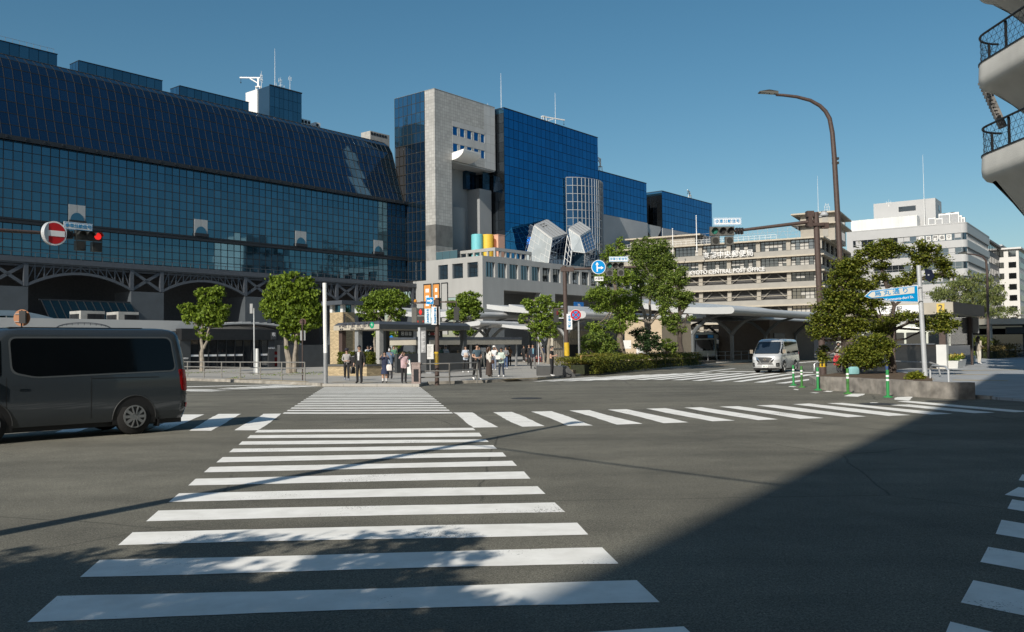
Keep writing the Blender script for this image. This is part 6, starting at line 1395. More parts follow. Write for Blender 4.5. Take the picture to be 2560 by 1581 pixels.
def tree(name, lab, base, Y, trunks, blobs, n, size, lm, bm=BARK, group=None, droop=.2, flat=.2, clump=.16, shell=.4, extra=8, aspect=1.7, cat='tree'):
    """trunks: lists of (px, py, radius m); blobs: (px, py, rx px, ry px[, depth offset m])"""
    o = thing(name, lab, cat, base, random.uniform(-.01, .01), group); OFF[o.name] = {'off': -Vector(base)}
    k = Y / F; BL = []
    for b in blobs:
        c = AT(b[0], b[1], Y + (b[4] if len(b) > 4 else 0)); BL.append(((c.x, c.y, c.z), (b[2] * k, (b[2] * .5 + b[3] * .5) * k * (b[5] if len(b) > 5 else 1), b[3] * k)))
    forks = []
    for t in trunks:
        P = [AT(x, y, Y + (d[0] if d else 0)) for x, y, r, *d in t]
        forks.append((P, t[0][2], t[-1][2]))
    branchy(o, base, forks, bm, 0)
    tips = [f[0][-1] for f in forks] + [f[0][len(f[0]) // 2] for f in forks]
    br = MB()
    for c, r in BL:                                           # limbs reaching into each clump
        C = Vector(c); s = min(tips, key=lambda t: (t - C).length + (2 if t.z > C.z else 0))
        mid = s.lerp(C, .55) - V(0, 0, .08 * (C - s).length); br.tube([s, mid, C], [.055, .04, .02], 5)
        for _ in range(extra // 2):
            e = C + Vector((random.uniform(-1, 1) * r[0], random.uniform(-1, 1) * r[1], random.uniform(-.5, 1) * r[2])) * .8; br.tube([mid.lerp(C, random.uniform(.2, 1)), e], [.022, .008], 4)
    br.out('branches', bm, o, kind='stuff')
    x = put('crown', leaf_mesh('crown', blob_points(BL, n, clump, shell), size, lm, droop, flat, aspect), o); x['kind'] = 'stuff'
    return o
GT = 'trees in the station square'
# left plaza trees (drooping compound leaves)
Y = G(486, 931, KH).y; q2 = lambda x, y: (430 + x / 5.04, 680 + y / 5.04)
def sq(pts, f): return [(*f(p[0], p[1]), *p[2:]) for p in pts]
def sb(bl, f, s): return [(*f(b[0], b[1]), b[2] / s, b[3] / s, *b[4:]) for b in bl]
tree('plaza_tree', 'small forked street tree farthest left in front of the black shelter', G(506, 932, KH), Y,
     [sq([(380, 1262, .21), (378, 1080, .18), (385, 960, .17), (370, 800, .11), (365, 560, .05)], q2), sq([(395, 970, .12), (440, 880, .09), (470, 700, .06), (500, 480, .03)], q2), sq([(372, 900, .06), (320, 700, .05), (220, 500, .03)], q2)],
     sb([(560, 260, 95, 95), (400, 260, 110, 70), (480, 400, 160, 120), (190, 450, 110, 70), (250, 570, 120, 80), (600, 500, 120, 90), (680, 480, 70, 60), (440, 560, 170, 130), (560, 620, 110, 80), (370, 770, 70, 90), (460, 800, 60, 60)], q2, 5.04), 9360, 0.228, L_FRESH, BARKG, GT, .6, .0, .15)
Y = G(735, 935, KH).y
tree('plaza_tree', 'big bushy tree with three pale trunks left of the white pole', G(726, 937, KH), Y,
     [sq([(1480, 1290, .25), (1470, 1090, .22), (1440, 900, .15), (1445, 700, .09), (1380, 330, .05)], q2), sq([(1540, 1270, .17), (1545, 1050, .16), (1560, 850, .1), (1600, 560, .05)], q2), sq([(1585, 1200, .12, 1.0), (1590, 850, .08, 1.0), (1680, 560, .04, 1)], q2)],
     sb([(1520, 130, 170, 110), (1330, 170, 130, 110), (1690, 170, 120, 120), (1400, 300, 190, 130), (1650, 320, 170, 140), (1250, 330, 110, 120), (1210, 440, 90, 100), (1350, 480, 170, 140), (1560, 480, 200, 150), (1740, 470, 120, 160), (1830, 460, 60, 90), (1500, 620, 170, 130), (1660, 640, 130, 120), (1790, 600, 80, 110), (1420, 740, 80, 90), (1560, 780, 80, 110), (1200, 540, 50, 70), (1440, 960, 40, 50)], q2, 5.04), 20700, 0.228, L_FRESH, BARKG, GT, .7, .0, .14)
q3 = lambda x, y: (780 + x / 5.6, 720 + y / 5.6)
Y = 78
tree('plaza_tree', 'spreading tree rising behind the subway canopy left of the signal post', AT(966, 925, Y) * 1 , Y,
     [sq([(1050, 1180, .2), (1040, 800, .18), (1060, 470, .15), (1110, 350, .1), (1180, 250, .05)], q3), sq([(1045, 520, .12), (960, 420, .08), (880, 300, .05)], q3), sq([(1070, 500, .1), (1150, 390, .07), (1260, 270, .04)], q3), sq([(880, 900, .1, -4), (885, 600, .08, -4)], q3)],
     sb([(1030, 100, 210, 70), (1200, 90, 110, 60), (850, 190, 170, 80), (740, 200, 90, 70), (1100, 200, 240, 80), (1280, 180, 110, 70), (700, 320, 110, 90), (880, 330, 180, 90), (1080, 300, 170, 80), (800, 420, 120, 60), (1200, 350, 110, 60), (900, 640, 60, 60, -4), (1150, 420, 90, 50)], q3, 5.6), 14400, 0.198, L_MID, BARKG, GT, .1, .5, .15)
tree('plaza_tree', 'small thin tree standing under the subway canopy', AT(993, 930, 74), 74, [sq([(1190, 1180, .09), (1185, 870, .08), (1170, 720, .06)], q3)], sb([(1160, 640, 90, 60), (1200, 720, 80, 70), (1120, 700, 60, 50), (1210, 790, 50, 50)], q3, 5.6), 2340, 0.167, L_MID, BARKG, GT, .1, .4)
q4 = lambda x, y: (1120 + x / 6.047, 720 + y / 6.047)
Y = 72
tree('plaza_tree', 'leafy tree with a slim leaning trunk right of the red signals', AT(1146, 905, Y), Y,
     [sq([(155, 1000, .1), (140, 850, .09), (130, 700, .08), (230, 520, .07), (270, 430, .05)], q4), sq([(110, 700, .06), (100, 560, .05), (60, 420, .03)], q4)],
     sb([(320, 120, 150, 60), (190, 150, 90, 60), (270, 220, 210, 90), (60, 250, 80, 80), (420, 240, 80, 70), (340, 330, 170, 80), (60, 400, 80, 90), (470, 330, 60, 50), (180, 420, 160, 70), (420, 430, 80, 50), (130, 660, 60, 60), (340, 660, 80, 60), (90, 820, 60, 60), (240, 760, 60, 60)], q4, 6.047), 11160, 0.182, L_MID, BARKG, GT, .1, .4, .16)
Y = G(1368, 908, KH).y
Y = 64
tree('plaza_tree', 'airy tree with two thin yellow-green trunks left of the right signal post', AT(1370, 908, Y), Y,
     [sq([(1515, 1150, .15), (1520, 900, .12), (1525, 690, .1), (1560, 560, .07), (1620, 420, .04)], q4), sq([(1450, 1140, .08), (1400, 900, .07), (1320, 700, .06), (1270, 560, .04)], q4), sq([(1525, 700, .07), (1450, 450, .05), (1340, 300, .03), (1290, 190, .02)], q4)],
     sb([(1430, 180, 130, 70), (1540, 140, 50, 40), (1210, 220, 90, 60), (1330, 300, 170, 80), (1560, 290, 160, 80), (1690, 290, 80, 70), (1160, 440, 90, 60), (1290, 430, 120, 70), (1480, 420, 150, 80), (1650, 400, 100, 60), (1110, 520, 60, 40), (1290, 580, 110, 70), (1460, 560, 150, 90), (1620, 560, 90, 90), (1400, 690, 130, 80), (1560, 700, 100, 80), (1330, 790, 60, 50)], q4, 6.047), 10080, 0.160, L_MID, BARKG, GT, .1, .3, .17)
# planter trees
q5 = lambda x, y: (1400 + x / 4.087, 590 + y / 4.087)
Y = 60
tree('planter_tree', 'tall leafy tree with a pruned dark trunk behind the blue arrow sign', AT(1551, 886, Y), Y,
     [sq([(640, 1210, .24), (610, 1050, .22), (605, 900, .19), (580, 700, .17), (565, 520, .15), (560, 400, .1), (570, 200, .05)], q5), sq([(580, 720, .09), (520, 560, .06), (450, 400, .04)], q5), sq([(600, 880, .09), (700, 760, .06), (760, 700, .03)], q5), sq([(560, 640, .07), (640, 520, .05), (700, 420, .03)], q5)],
     sb([(600, 60, 50, 50), (500, 150, 70, 60), (620, 150, 60, 70), (450, 210, 50, 50), (560, 220, 110, 60), (430, 430, 90, 70), (620, 420, 120, 90), (700, 440, 80, 80), (340, 620, 90, 80), (420, 600, 120, 90), (480, 690, 110, 80), (620, 620, 100, 90), (380, 740, 80, 50), (690, 690, 130, 90), (640, 780, 110, 80), (760, 640, 60, 60), (740, 830, 80, 60), (330, 940, 70, 60), (420, 950, 60, 60), (560, 930, 90, 80), (650, 910, 70, 70)], q5, 4.087), 23400, 0.129, L_MID, BARK, 'trees in the planter', .15, .25, .2, .2)
tree('planter_tree', 'densest planter tree with twisting pale limbs, left of the post office', AT(1622, 872, 63), 63,
     [sq([(905, 1180, .22), (905, 980, .2), (880, 880, .16), (850, 760, .1), (830, 620, .07), (800, 420, .04)], q5), sq([(915, 960, .13), (925, 800, .1), (930, 600, .07), (900, 330, .04)], q5), sq([(920, 900, .1), (990, 810, .07), (1060, 790, .05), (1120, 720, .03)], q5), sq([(880, 880, .08), (800, 860, .05), (740, 800, .03)], q5)],
     sb([(900, 60, 70, 60), (800, 120, 90, 80), (1010, 110, 110, 80), (900, 170, 160, 90), (760, 200, 70, 60), (1110, 190, 80, 70), (860, 290, 130, 90), (1020, 290, 140, 100), (1130, 300, 60, 60), (800, 400, 80, 90), (940, 420, 130, 90), (1060, 400, 90, 90), (780, 560, 70, 90), (900, 560, 110, 70), (1010, 540, 80, 80), (1000, 650, 80, 50), (780, 680, 60, 60)], q5, 4.087), 22500, 0.129, L_DEEP, BARKG, 'trees in the planter', .15, .25, .2, .25)
tree('planter_tree', 'darker planter tree at the right, its lower leaves over the wing roof', AT(1700, 882, 62), 62,
     [sq([(1240, 1190, .2), (1225, 1000, .18), (1225, 800, .15), (1210, 600, .11), (1200, 480, .07), (1180, 370, .04)], q5), sq([(1225, 820, .08), (1290, 700, .05), (1330, 640, .03)], q5), sq([(1225, 880, .08), (1130, 780, .05), (1080, 700, .03)], q5), sq([(1235, 900, .06), (1300, 800, .03)], q5)],
     sb([(1240, 370, 60, 60), (1160, 440, 90, 80), (1240, 470, 70, 70), (1080, 540, 80, 60), (1170, 590, 110, 60), (1280, 620, 80, 60), (1090, 680, 90, 60), (1220, 700, 90, 50), (1330, 660, 50, 40), (1060, 780, 60, 60), (1090, 870, 70, 60), (1180, 850, 60, 60), (1340, 840, 50, 40), (1150, 960, 60, 50), (1260, 960, 40, 50)], q5, 4.087), 14400, 0.129, L_DEEP, BARKD, 'trees in the planter', .15, .25, .2, .25)
def shrub(lab, base, Y, blobs, f, s, n, size, lm, group=None, name='shrub'):
    o = thing(name, lab, 'shrub', base, 0, group); OFF[o.name] = {'off': -Vector(base)}; k = Y / F; BL = []
    q = MB()
    for b in sb(blobs, f, s):
        c = AT(b[0], b[1], Y + (b[4] if len(b) > 4 else 0)); BL.append(((c.x, c.y, c.z), (b[2] * k, b[2] * k * .8, b[3] * k)))
        for _ in range(5): q.tube([Vector(base) + V(random.uniform(-.15, .15), random.uniform(-.15, .15), 0), Vector(base).lerp(c, .6), c + V(random.uniform(-1, 1) * b[2] * k * .7, random.uniform(-.5, .5) * b[2] * k, random.uniform(0, .8) * b[3] * k)], [.025, .018, .006], 4)
    q.out('stems', BARKD, o, kind='stuff'); x = put('foliage', leaf_mesh('foliage', blob_points(BL, n, .16, .3), size, lm, .1, .3), o); x['kind'] = 'stuff'
shrub('broad round shrub at the left end of the planter behind the railing', AT(1500, 888, 59), 59, [(300, 1080, 110, 90), (420, 1080, 130, 120), (530, 1130, 100, 100), (260, 1150, 70, 70), (420, 1180, 130, 60)], q5, 4.087, 4500, .14, L_DEEP, 'shrubs in the planter')
shrub('dark glossy shrub under the planter trees in front of the beige kiosk', AT(1615, 882, 61), 61, [(830, 1010, 90, 70), (940, 1060, 100, 80), (850, 1110, 110, 80), (990, 1130, 60, 60), (760, 990, 50, 40)], q5, 4.087, 3800, .14, leafmat('leaf_dark', (0.020, 0.048, 0.020), (0.060, 0.105, 0.033)), 'shrubs in the planter')
shrub('small shrub between the kiosk and the darker planter tree', AT(1665, 885, 62), 62, [(1090, 1110, 60, 70), (1150, 1140, 60, 60)], q5, 4.087, 1500, .14, L_DEEP, 'shrubs in the planter')
# hedges: boxes of leaves with an uneven top
def hedge(lab, pts, w_, h, n, size, z0, lm=L_HEDGE, cat='hedge'):
    Q = [Vector(p) for p in pts]; o = thing('hedge', lab, cat, Q[0]); OFF[o.name] = {'off': -Q[0]}
    segs = list(zip(Q, Q[1:])); Ls = np.array([(b - a).length for a, b in segs]); rs = RNG
    j = rs.choice(len(segs), n, p=Ls / Ls.sum()); t = rs.random(n)
    A = np.array([tuple(a) for a, b in segs])[j]; B = np.array([tuple(b) for a, b in segs])[j]; D = B - A; D /= np.linalg.norm(D, axis=1)[:, None]; Nn = np.stack([-D[:, 1], D[:, 0], 0 * D[:, 0]], 1)
    P = A + (B - A) * t[:, None]; s = rs.uniform(-.5, .5, n)
    top = h * (1 + .16 * np.sin(P[:, 0] * 2.3 + 1) * np.cos(P[:, 1] * 1.7) + .1 * np.sin(P[:, 0] * 6.1 + P[:, 1] * 4))
    z = np.where(rs.random(n) < .55, top * rs.uniform(.82, 1.04, n), top * rs.random(n)); s = np.where(z < top * .8, np.sign(s) * rs.uniform(.36, .52, n), s)
    P = P + Nn * (s * w_)[:, None]; P[:, 2] = z0 + z
    q = MB()
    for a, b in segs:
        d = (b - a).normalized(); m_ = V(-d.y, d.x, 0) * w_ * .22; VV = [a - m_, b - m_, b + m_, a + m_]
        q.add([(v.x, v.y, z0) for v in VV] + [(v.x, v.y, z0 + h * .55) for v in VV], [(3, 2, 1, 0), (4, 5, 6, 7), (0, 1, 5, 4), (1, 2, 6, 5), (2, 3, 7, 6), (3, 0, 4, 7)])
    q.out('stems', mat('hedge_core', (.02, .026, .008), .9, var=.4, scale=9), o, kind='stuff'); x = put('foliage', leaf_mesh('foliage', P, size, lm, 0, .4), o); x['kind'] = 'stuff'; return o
ph = [G(1462, 933, .2), G(1560, 925, .2), G(1650, 917, .2), G(1748, 910, .2)]
ph = [p + V(-.3, 1.3, 0) for p in ph]
hedge('long clipped hedge behind the mossy railing under the planter trees', ph, 1.9, .95, 20000, .10, .1)
hedge('yellowish rough hedge at the left tip of the planter next to the dark wedge', [G(1418, 934, .1) + V(0, .8, 0), G(1462, 936, .1) + V(0, .8, 0), G(1500, 931, .1) + V(0, 1.0, 0)], 1.7, .95, 8500, .10, .1, leafmat('leaf_yellow', (0.085, 0.102, 0.020), (0.285, 0.255, 0.038)))
kq = [G(1447, 941, 0), G(1560, 931, 0), G(1690, 921, 0), G(1800, 911, 0)]
plk = stand('planter_kerb', 'low dark kerb in two steps under the planter hedge', 'planter kerb', kq[0].x, kq[0].y)
for a, b in zip(kq, kq[1:]):
    n = max(1, round((b - a).length / 1.2)); nx = Vector((-(b - a).y, (b - a).x, 0)).normalized()
    for i in range(n):
        p, q = a.lerp(b, (i + .01) / n) + nx * .35, a.lerp(b, (i + .99) / n) + nx * .35; VV = [p, q, q + nx * .25, p + nx * .25]; j = random.uniform(-.01, .01)
        MB().add([(v.x, v.y, 0) for v in VV] + [(v.x, v.y, .36 + j) for v in VV], [(3, 2, 1, 0), (4, 5, 6, 7), (0, 1, 5, 4), (1, 2, 6, 5), (2, 3, 7, 6), (3, 0, 4, 7)]).out('kerb_stone', mat('kerb_dark', (.12, .10, .075), .9, var=.4, scale=3, bump=.3), plk)
pu, ue, pv, vb = PLN
hedge('clipped hedge growing in the beige brick planter', [S(pu + .5, (pv + vb) / 2), S(ue - .3, (pv + vb) / 2)], (vb - pv) * .85, .75, 7000, .09, .72)
FLM = leafmat('flower_pink', (.35, .05, .06), (.6, .2, .2), .1)
for lab, a, b, lm, h in (('low pink flower bed behind the waiting people', (1318, 906), (1440, 904), FLM, .6), ('low green shrub strip above the pink flowers', (1360, 900), (1440, 898), L_FRESH, 1.0), ('green shrub strip seen between the pillars of the subway canopy', (880, 905), (1040, 905), L_HEDGE, 1.2)):
    p, q = G(*a, KH), G(*b, KH); hedge(lab, [p, q], 1.6, h, 2600, .13, KH, lm, 'flower bed' if lm is FLM else 'hedge')
# grass tufts at the tree feet
def tuft(lab, c, r, n, lm=L_FRESH, h=.12):
    P = np.array(c)[None, :] + RNG.normal(size=(n, 3)) * np.array([r, r, 0]); P[:, 2] = c[2] + RNG.random(n) * h
    x = put('grass', leaf_mesh('grass', P, .11, lm, -.8, 0, 4)); tag(x, lab, 'grass', None, 'stuff')
for px, py, r, n, lab in ((508, 933, 1.1, 260, 'grass round the foot of the leftmost street tree'), (733, 937, 1.5, 380, 'grass round the feet of the three trunked tree'), (594, 947, .2, 40, 'weeds on the left kerb')): tuft(lab, tuple(G(px, py, KH)), r, n)
# ---- maple at the corner
q7 = lambda x, y: (1960 + x / 3.517, 580 + y / 3.517)
Y = 36.2; bm_ = AT(2229, 938, Y); bm_.z = .36
tree('maple_tree', 'spreading reddish green maple in flat layers beside the street name pole', bm_, Y,
     [sq([(945, 1262, .17), (935, 1100, .15), (930, 950, .14), (900, 840, .12), (830, 750, .1), (760, 650, .07), (690, 560, .04)], q7), sq([(930, 950, .11), (960, 800, .1), (970, 650, .08), (900, 480, .07), (850, 330, .05), (880, 220, .03)], q7), sq([(970, 650, .06), (1060, 560, .05), (1150, 420, .05), (1200, 260, .03)], q7), sq([(935, 880, .07), (1100, 800, .05), (1300, 760, .03)], q7), sq([(830, 760, .06), (650, 800, .045), (450, 830, .03)], q7), sq([(550, 1255, .11), (545, 1100, .1), (540, 950, .09), (520, 840, .06)], q7), sq([(1150, 420, .04), (1300, 380, .03), (1420, 350, .02)], q7), sq([(925, 1000, .06), (820, 980, .045), (720, 1040, .03)], q7), sq([(760, 650, .05), (600, 560, .035), (500, 470, .02)], q7)],
     sb([(900, 90, 75, 35), (780, 135, 118, 44), (980, 150, 140, 48), (1200, 130, 118, 48), (1300, 160, 86, 44), (690, 185, 97, 40), (860, 200, 151, 48), (1180, 215, 97, 46), (560, 290, 118, 57), (660, 270, 118, 51), (500, 360, 97, 51), (620, 360, 129, 52), (860, 300, 86, 32), (1330, 250, 118, 52), (1180, 290, 108, 46), (1400, 300, 86, 46), (1430, 370, 97, 46), (1130, 380, 86, 43), (1290, 400, 86, 43), (470, 450, 108, 52), (620, 450, 140, 60), (760, 470, 108, 48), (860, 390, 86, 37), (1080, 430, 118, 40), (1010, 460, 86, 37), (430, 560, 118, 60), (560, 570, 140, 64), (690, 580, 118, 60), (360, 660, 108, 57), (500, 670, 140, 66), (640, 680, 118, 60), (820, 640, 86, 51), (320, 760, 108, 58), (450, 780, 129, 60), (600, 800, 129, 58), (740, 720, 97, 51), (280, 860, 97, 51), (250, 920, 64, 35), (380, 880, 129, 58), (540, 890, 129, 56), (680, 840, 129, 48), (880, 800, 118, 52), (960, 770, 108, 51), (850, 870, 108, 43), (1100, 740, 108, 43), (1250, 790, 118, 46), (1400, 740, 86, 43), (1460, 800, 97, 48), (1400, 850, 129, 40), (1270, 840, 86, 35), (800, 950, 129, 48, -.6), (700, 990, 118, 52, -.7), (900, 990, 97, 40, -.6), (620, 1060, 118, 58, -.8), (740, 1080, 151, 66, -.8), (860, 1060, 97, 46, -.7), (560, 1130, 97, 43, -.8), (700, 1160, 140, 46, -.8), (830, 1140, 86, 40, -.7), (350, 1100, 48, 51, .6), (340, 1040, 43, 37, .6)], q7, 3.517), 58000, .092, L_MAPLE, BARKD, None, .0, .6, .24, .1, 10, 1.3)
shrub('round yellow-green bush at the foot of the street name pole', G(2290, 950, .4), G(2290, 950, .4).y, [(1155, 1265, 65, 38), (1120, 1275, 40, 30), (1190, 1280, 40, 30)], q7, 3.517, 2600, .07, leafmat('leaf_lime', (0.119, 0.153, 0.014), (0.285, 0.300, 0.030)), None, 'bush')
# ---- willow and street trees at far right
Y = 74; b0 = AT(2440, 884, Y)
o = tree('willow_tree', 'pale drooping willow tree behind the woman in beige', b0, Y,
     [sq([(1670, 1090, .28), (1690, 940, .25), (1700, 850, .2), (1720, 780, .16), (1660, 600, .08), (1600, 480, .04)], q7), sq([(1710, 800, .12), (1790, 660, .08), (1850, 540, .04)], q7), sq([(1690, 850, .1), (1560, 700, .06), (1480, 600, .03)], q7)],
     sb([(1650, 400, 110, 60), (1540, 450, 110, 70), (1760, 440, 110, 70), (1430, 540, 110, 80), (1650, 520, 150, 90), (1850, 530, 90, 90), (1350, 560, 80, 60), (1550, 620, 120, 80), (1760, 620, 120, 90), (1880, 620, 60, 90), (1690, 700, 130, 80), (1820, 720, 80, 60)], q7, 3.517), 9000, .22, L_WILL, BARK, None, .9, 0, .22, .1, 10, 3.0)
o = tree('bare_tree', 'thin half bare tree right of the willow', AT(2530, 880, 92), 92, [sq([(2010, 1060, .15), (2000, 900, .12), (1990, 780, .08), (1950, 700, .03)], q7), sq([(2000, 850, .06), (2060, 740, .03)], q7)], sb([(1990, 700, 70, 50), (2060, 740, 60, 40), (1940, 760, 50, 40)], q7, 3.517), 700, .2, L_WILL, BARK, None, .5, 0, .3, .1, 40, 2.5)
for i, (a, b, h) in enumerate(((2440, 2480, 1.3), (2470, 2530, .9))):
    p, q = G(a, 897, SA, SK), G(b, 893, SA, SK); hedge(('low hedge behind the woman in beige at right', 'dry brownish low hedge before the far shelter')[i], [p, q], 1.3, h, 2200, .12, p.z - .05, L_HEDGE if not i else leafmat('leaf_dry', (0.119, 0.102, 0.034), (0.300, 0.225, 0.090)))
shrub('dark leafy bush at the foot of the willow trunk', G(2452, 893, SA, SK), 70, [(1760, 950, 60, 60), (1780, 1010, 60, 50)], q7, 3.517, 1300, .18, L_MID)
for o in FLOWERB:
    P = RNG.uniform((-.42, -.2, .38), (.42, .2, .62), (160, 3)); x = put('foliage', leaf_mesh('foliage', P, .13, L_FRESH, 0, .2), o); x['kind'] = 'stuff'
    P = RNG.uniform((-.42, -.22, .5), (.42, .22, .68), (46, 3)); x = put('flowers', leaf_mesh('flowers', P, .12, leafmat('flower_yellow', (.5, .36, .02), (.7, .6, .2), .1), 0, .6, 1.1), o); x['kind'] = 'stuff'
# ---- street trees behind the viewer on the left, whose shadows fall on the near crossing
dsx = Vector((SD.x, SD.y, 0)) / SD.z
def shade_tree(lab, spots, n, foot):
    base = Vector((*foot, .1)); o = thing('street_tree', lab, 'tree', base, 0, 'near street trees'); OFF[o.name] = {'off': -base}; BL = []; top = base + V(0, 0, 3.2)
    MB().tube([base, base + V(.05, .1, 1.7), top], [.17, .14, .11], 9).out('trunk', BARK, o, smooth=True); q = MB()
    for px, py, h, rx, rz_ in spots:
        g = G(px, py + 22); c = g + dsx * h + V(0, 0, h); BL.append((tuple(c), (rx, rx, rz_))); q.tube([top, top.lerp(c, .55) + V(0, 0, .3), c], [.07, .05, .015], 5)
        for _ in range(6): q.tube([top.lerp(c, random.uniform(.5, .95)), c + V(random.uniform(-rx, rx), random.uniform(-rx, rx), random.uniform(-rz_, rz_))], [.02, .006], 4)
    q.out('branches', BARK, o, kind='stuff'); x = put('crown', leaf_mesh('crown', blob_points(BL, n, .2, .05, 30), .13, L_MID, .1, .5), o); x['kind'] = 'stuff'
shade_tree('near street tree on the left kerb, only its dappled shadow in view', [(600, 1345, 4.6, .55, .3), (470, 1372, 4.8, .6, .35), (1010, 1345, 4.6, .6, .3), (1090, 1350, 4.5, .35, .25), (900, 1375, 4.9, .5, .3), (1010, 1400, 4.7, .5, .3), (320, 1430, 5.0, .6, .3), (640, 1440, 5.2, .55, .3), (840, 1425, 5.0, .5, .3), (1000, 1450, 5.2, .5, .3), (180, 1470, 4.8, .6, .35), (420, 1470, 5.2, .6, .4), (700, 1480, 5.3, .6, .4), (950, 1500, 5.3, .5, .3), (520, 1530, 5.4, .6, .4), (830, 1540, 5.4, .5, .35), (1080, 1520, 5.2, .4, .25), (1180, 1540, 5.0, .35, .2), (250, 1540, 5.4, .6, .4), (60, 1530, 5.2, .6, .4), (650, 1570, 5.5, .6, .4), (1020, 1570, 5.5, .45, .3)], 8000, (-5.9, -1.2))
shade_tree('second near street tree farther left, its shadow at the picture corner', [(-40, 1430, 5, .6, .35), (90, 1410, 4.8, .5, .3), (40, 1460, 5.2, .7, .4), (-140, 1480, 5.2, .8, .5), (-200, 1420, 5, .7, .4), (150, 1435, 4.9, .45, .25)], 4200, (-9.6, -.6))
# ================================================================== VEHICLES
TYRE = mat('tyre', (.012, .012, .012), .8, var=.1)
RIM = mat('rim_silver', (.27, .28, .285), .35, metal=.7, var=0)
CHROME = mat('chrome', (.6, .61, .62), .12, metal=1, var=0)
HEADL = mat('headlight', (.55, .57, .6), .08, var=0, spec=.8)
TAIL = mat('tail_red', (.32, .006, .008), .15, var=0)
PLATE = mat('plate_white', (.7, .7, .68), .5, var=0)
SEALM = mat('seal_black', (.01, .01, .011), .5, var=0)
def interp(t, z):
    for (a, x), (b, y) in zip(t, t[1:]):
        if z <= b: return x + (y - x) * max(0, (z - a)) / (b - a)
    return t[-1][1]
class Shape:                      # horizontal outlines stacked in z; nose points along +x
    def __init__(s, xf, xr, hw, rf=.34, rr=.22, bow=.09): s.xf, s.xr, s.hw, s.rf, s.rr, s.bow = xf, xr, hw, rf, rr, bow
    def front(s, y, z):
        w = interp(s.hw, z); x = interp(s.xf, z) - s.bow * (y / w) ** 2; r = s.rf; e = abs(y) - (w - r)
        return x - (r - sqrt(max(0, r * r - e * e)) if e > 0 else 0)
    def rear(s, y, z):
        w = interp(s.hw, z); r = s.rr; e = abs(y) - (w - r)
        return interp(s.xr, z) + (r - sqrt(max(0, r * r - e * e)) if e > 0 else 0)
    def side(s, x, z):
        w = interp(s.hw, z); f = interp(s.xf, z) - s.bow - s.rf; r = interp(s.xr, z) + s.rr
        if x > f: e = min(s.rf, x - f); return w - (s.rf - sqrt(max(0, s.rf ** 2 - e * e)))
        if x < r: e = min(s.rr, r - x); return w - (s.rr - sqrt(max(0, s.rr ** 2 - e * e)))
        return w
    def loft(s, zz_, n=9):
        m = MB(); P = []
        for z in zz_:
            w = interp(s.hw, z); q = []
            ang = [radians(90 * i / n) for i in range(n + 1)]
            ys = [w - s.rf + s.rf * sin(a) for a in ang]
            fr = [-y for y in ys[::-1]] + [-(w - s.rf) * .5, 0, (w - s.rf) * .5] + ys
            for y in fr: q.append((s.front(y, z), y, z))
            ys = [w - s.rr + s.rr * sin(a) for a in ang]
            for y in ys[::-1] + [(w - s.rr) * .5, 0, -(w - s.rr) * .5] + [-y for y in ys]: q.append((s.rear(y, z), y, z))
            P.append(q)
        k = len(P[0])
        for q in P: m.v += q
        for i in range(len(P) - 1):
            for j in range(k): m.f.append((i * k + j, i * k + (j + 1) % k, (i + 1) * k + (j + 1) % k, (i + 1) * k + j))
        m.f.append(tuple(range(k))[::-1]); m.f.append(tuple(range((len(P) - 1) * k, len(P) * k)))
        return m
def rpoly(pts, r, n=4):           # polygon with rounded corners
    out = []
    for i, p in enumerate(pts):
        p, a, b = Vector(p), Vector(pts[i - 1]), Vector(pts[(i + 1) % len(pts)])
        da, db = (a - p).normalized(), (b - p).normalized(); q = min(r, (a - p).length * .45, (b - p).length * .45)
        A, B = p + da * q, p + db * q
        for k in range(n + 1):
            t = k / n; out.append(A.lerp(p, t).lerp(p.lerp(B, t), t))
    return out
def fan(m, pts3, centre):
    k = len(m.v); m.v += [tuple(p) for p in pts3] + [tuple(centre)]; n = len(pts3)
    m.f += [(k + i, k + (i + 1) % n, k + n) for i in range(n)]; return m
def side_panel(S_, pts, r, sgn, off, grid=0):
    """patch on the flank: pts in (x, z); built as vertical strips so that it follows the curve"""
    P = rpoly(pts, r); xs = sorted({round(p.x, 4) for p in P}); m = MB(); N = len(P); rows = []
    def span(x):
        zz_ = []
        for a, b in zip(P, P[1:] + P[:1]):
            if (a.x - x) * (b.x - x) <= 0 and a.x != b.x: zz_.append(a.y + (b.y - a.y) * (x - a.x) / (b.x - a.x))
        return (min(zz_), max(zz_)) if zz_ else None
    x0, x1 = min(p.x for p in P), max(p.x for p in P); xs = [x0 + 1e-4 + (x1 - x0 - 2e-4) * i / 40 for i in range(41)] + [x for x in xs if x0 < x < x1]
    K = 5
    for x in sorted(xs):
        t = span(x)
        if t: rows.append([(x, sgn * (S_.side(x, t[0] + (t[1] - t[0]) * k / K) + off), t[0] + (t[1] - t[0]) * k / K) for k in range(K + 1)])
    for r_ in rows: m.v += r_
    for i in range(len(rows) - 1):
        for k in range(K):
            a = i * (K + 1) + k; f = (a, a + K + 1, a + K + 2, a + 1); m.f.append(f if sgn < 0 else f[::-1])
    return m
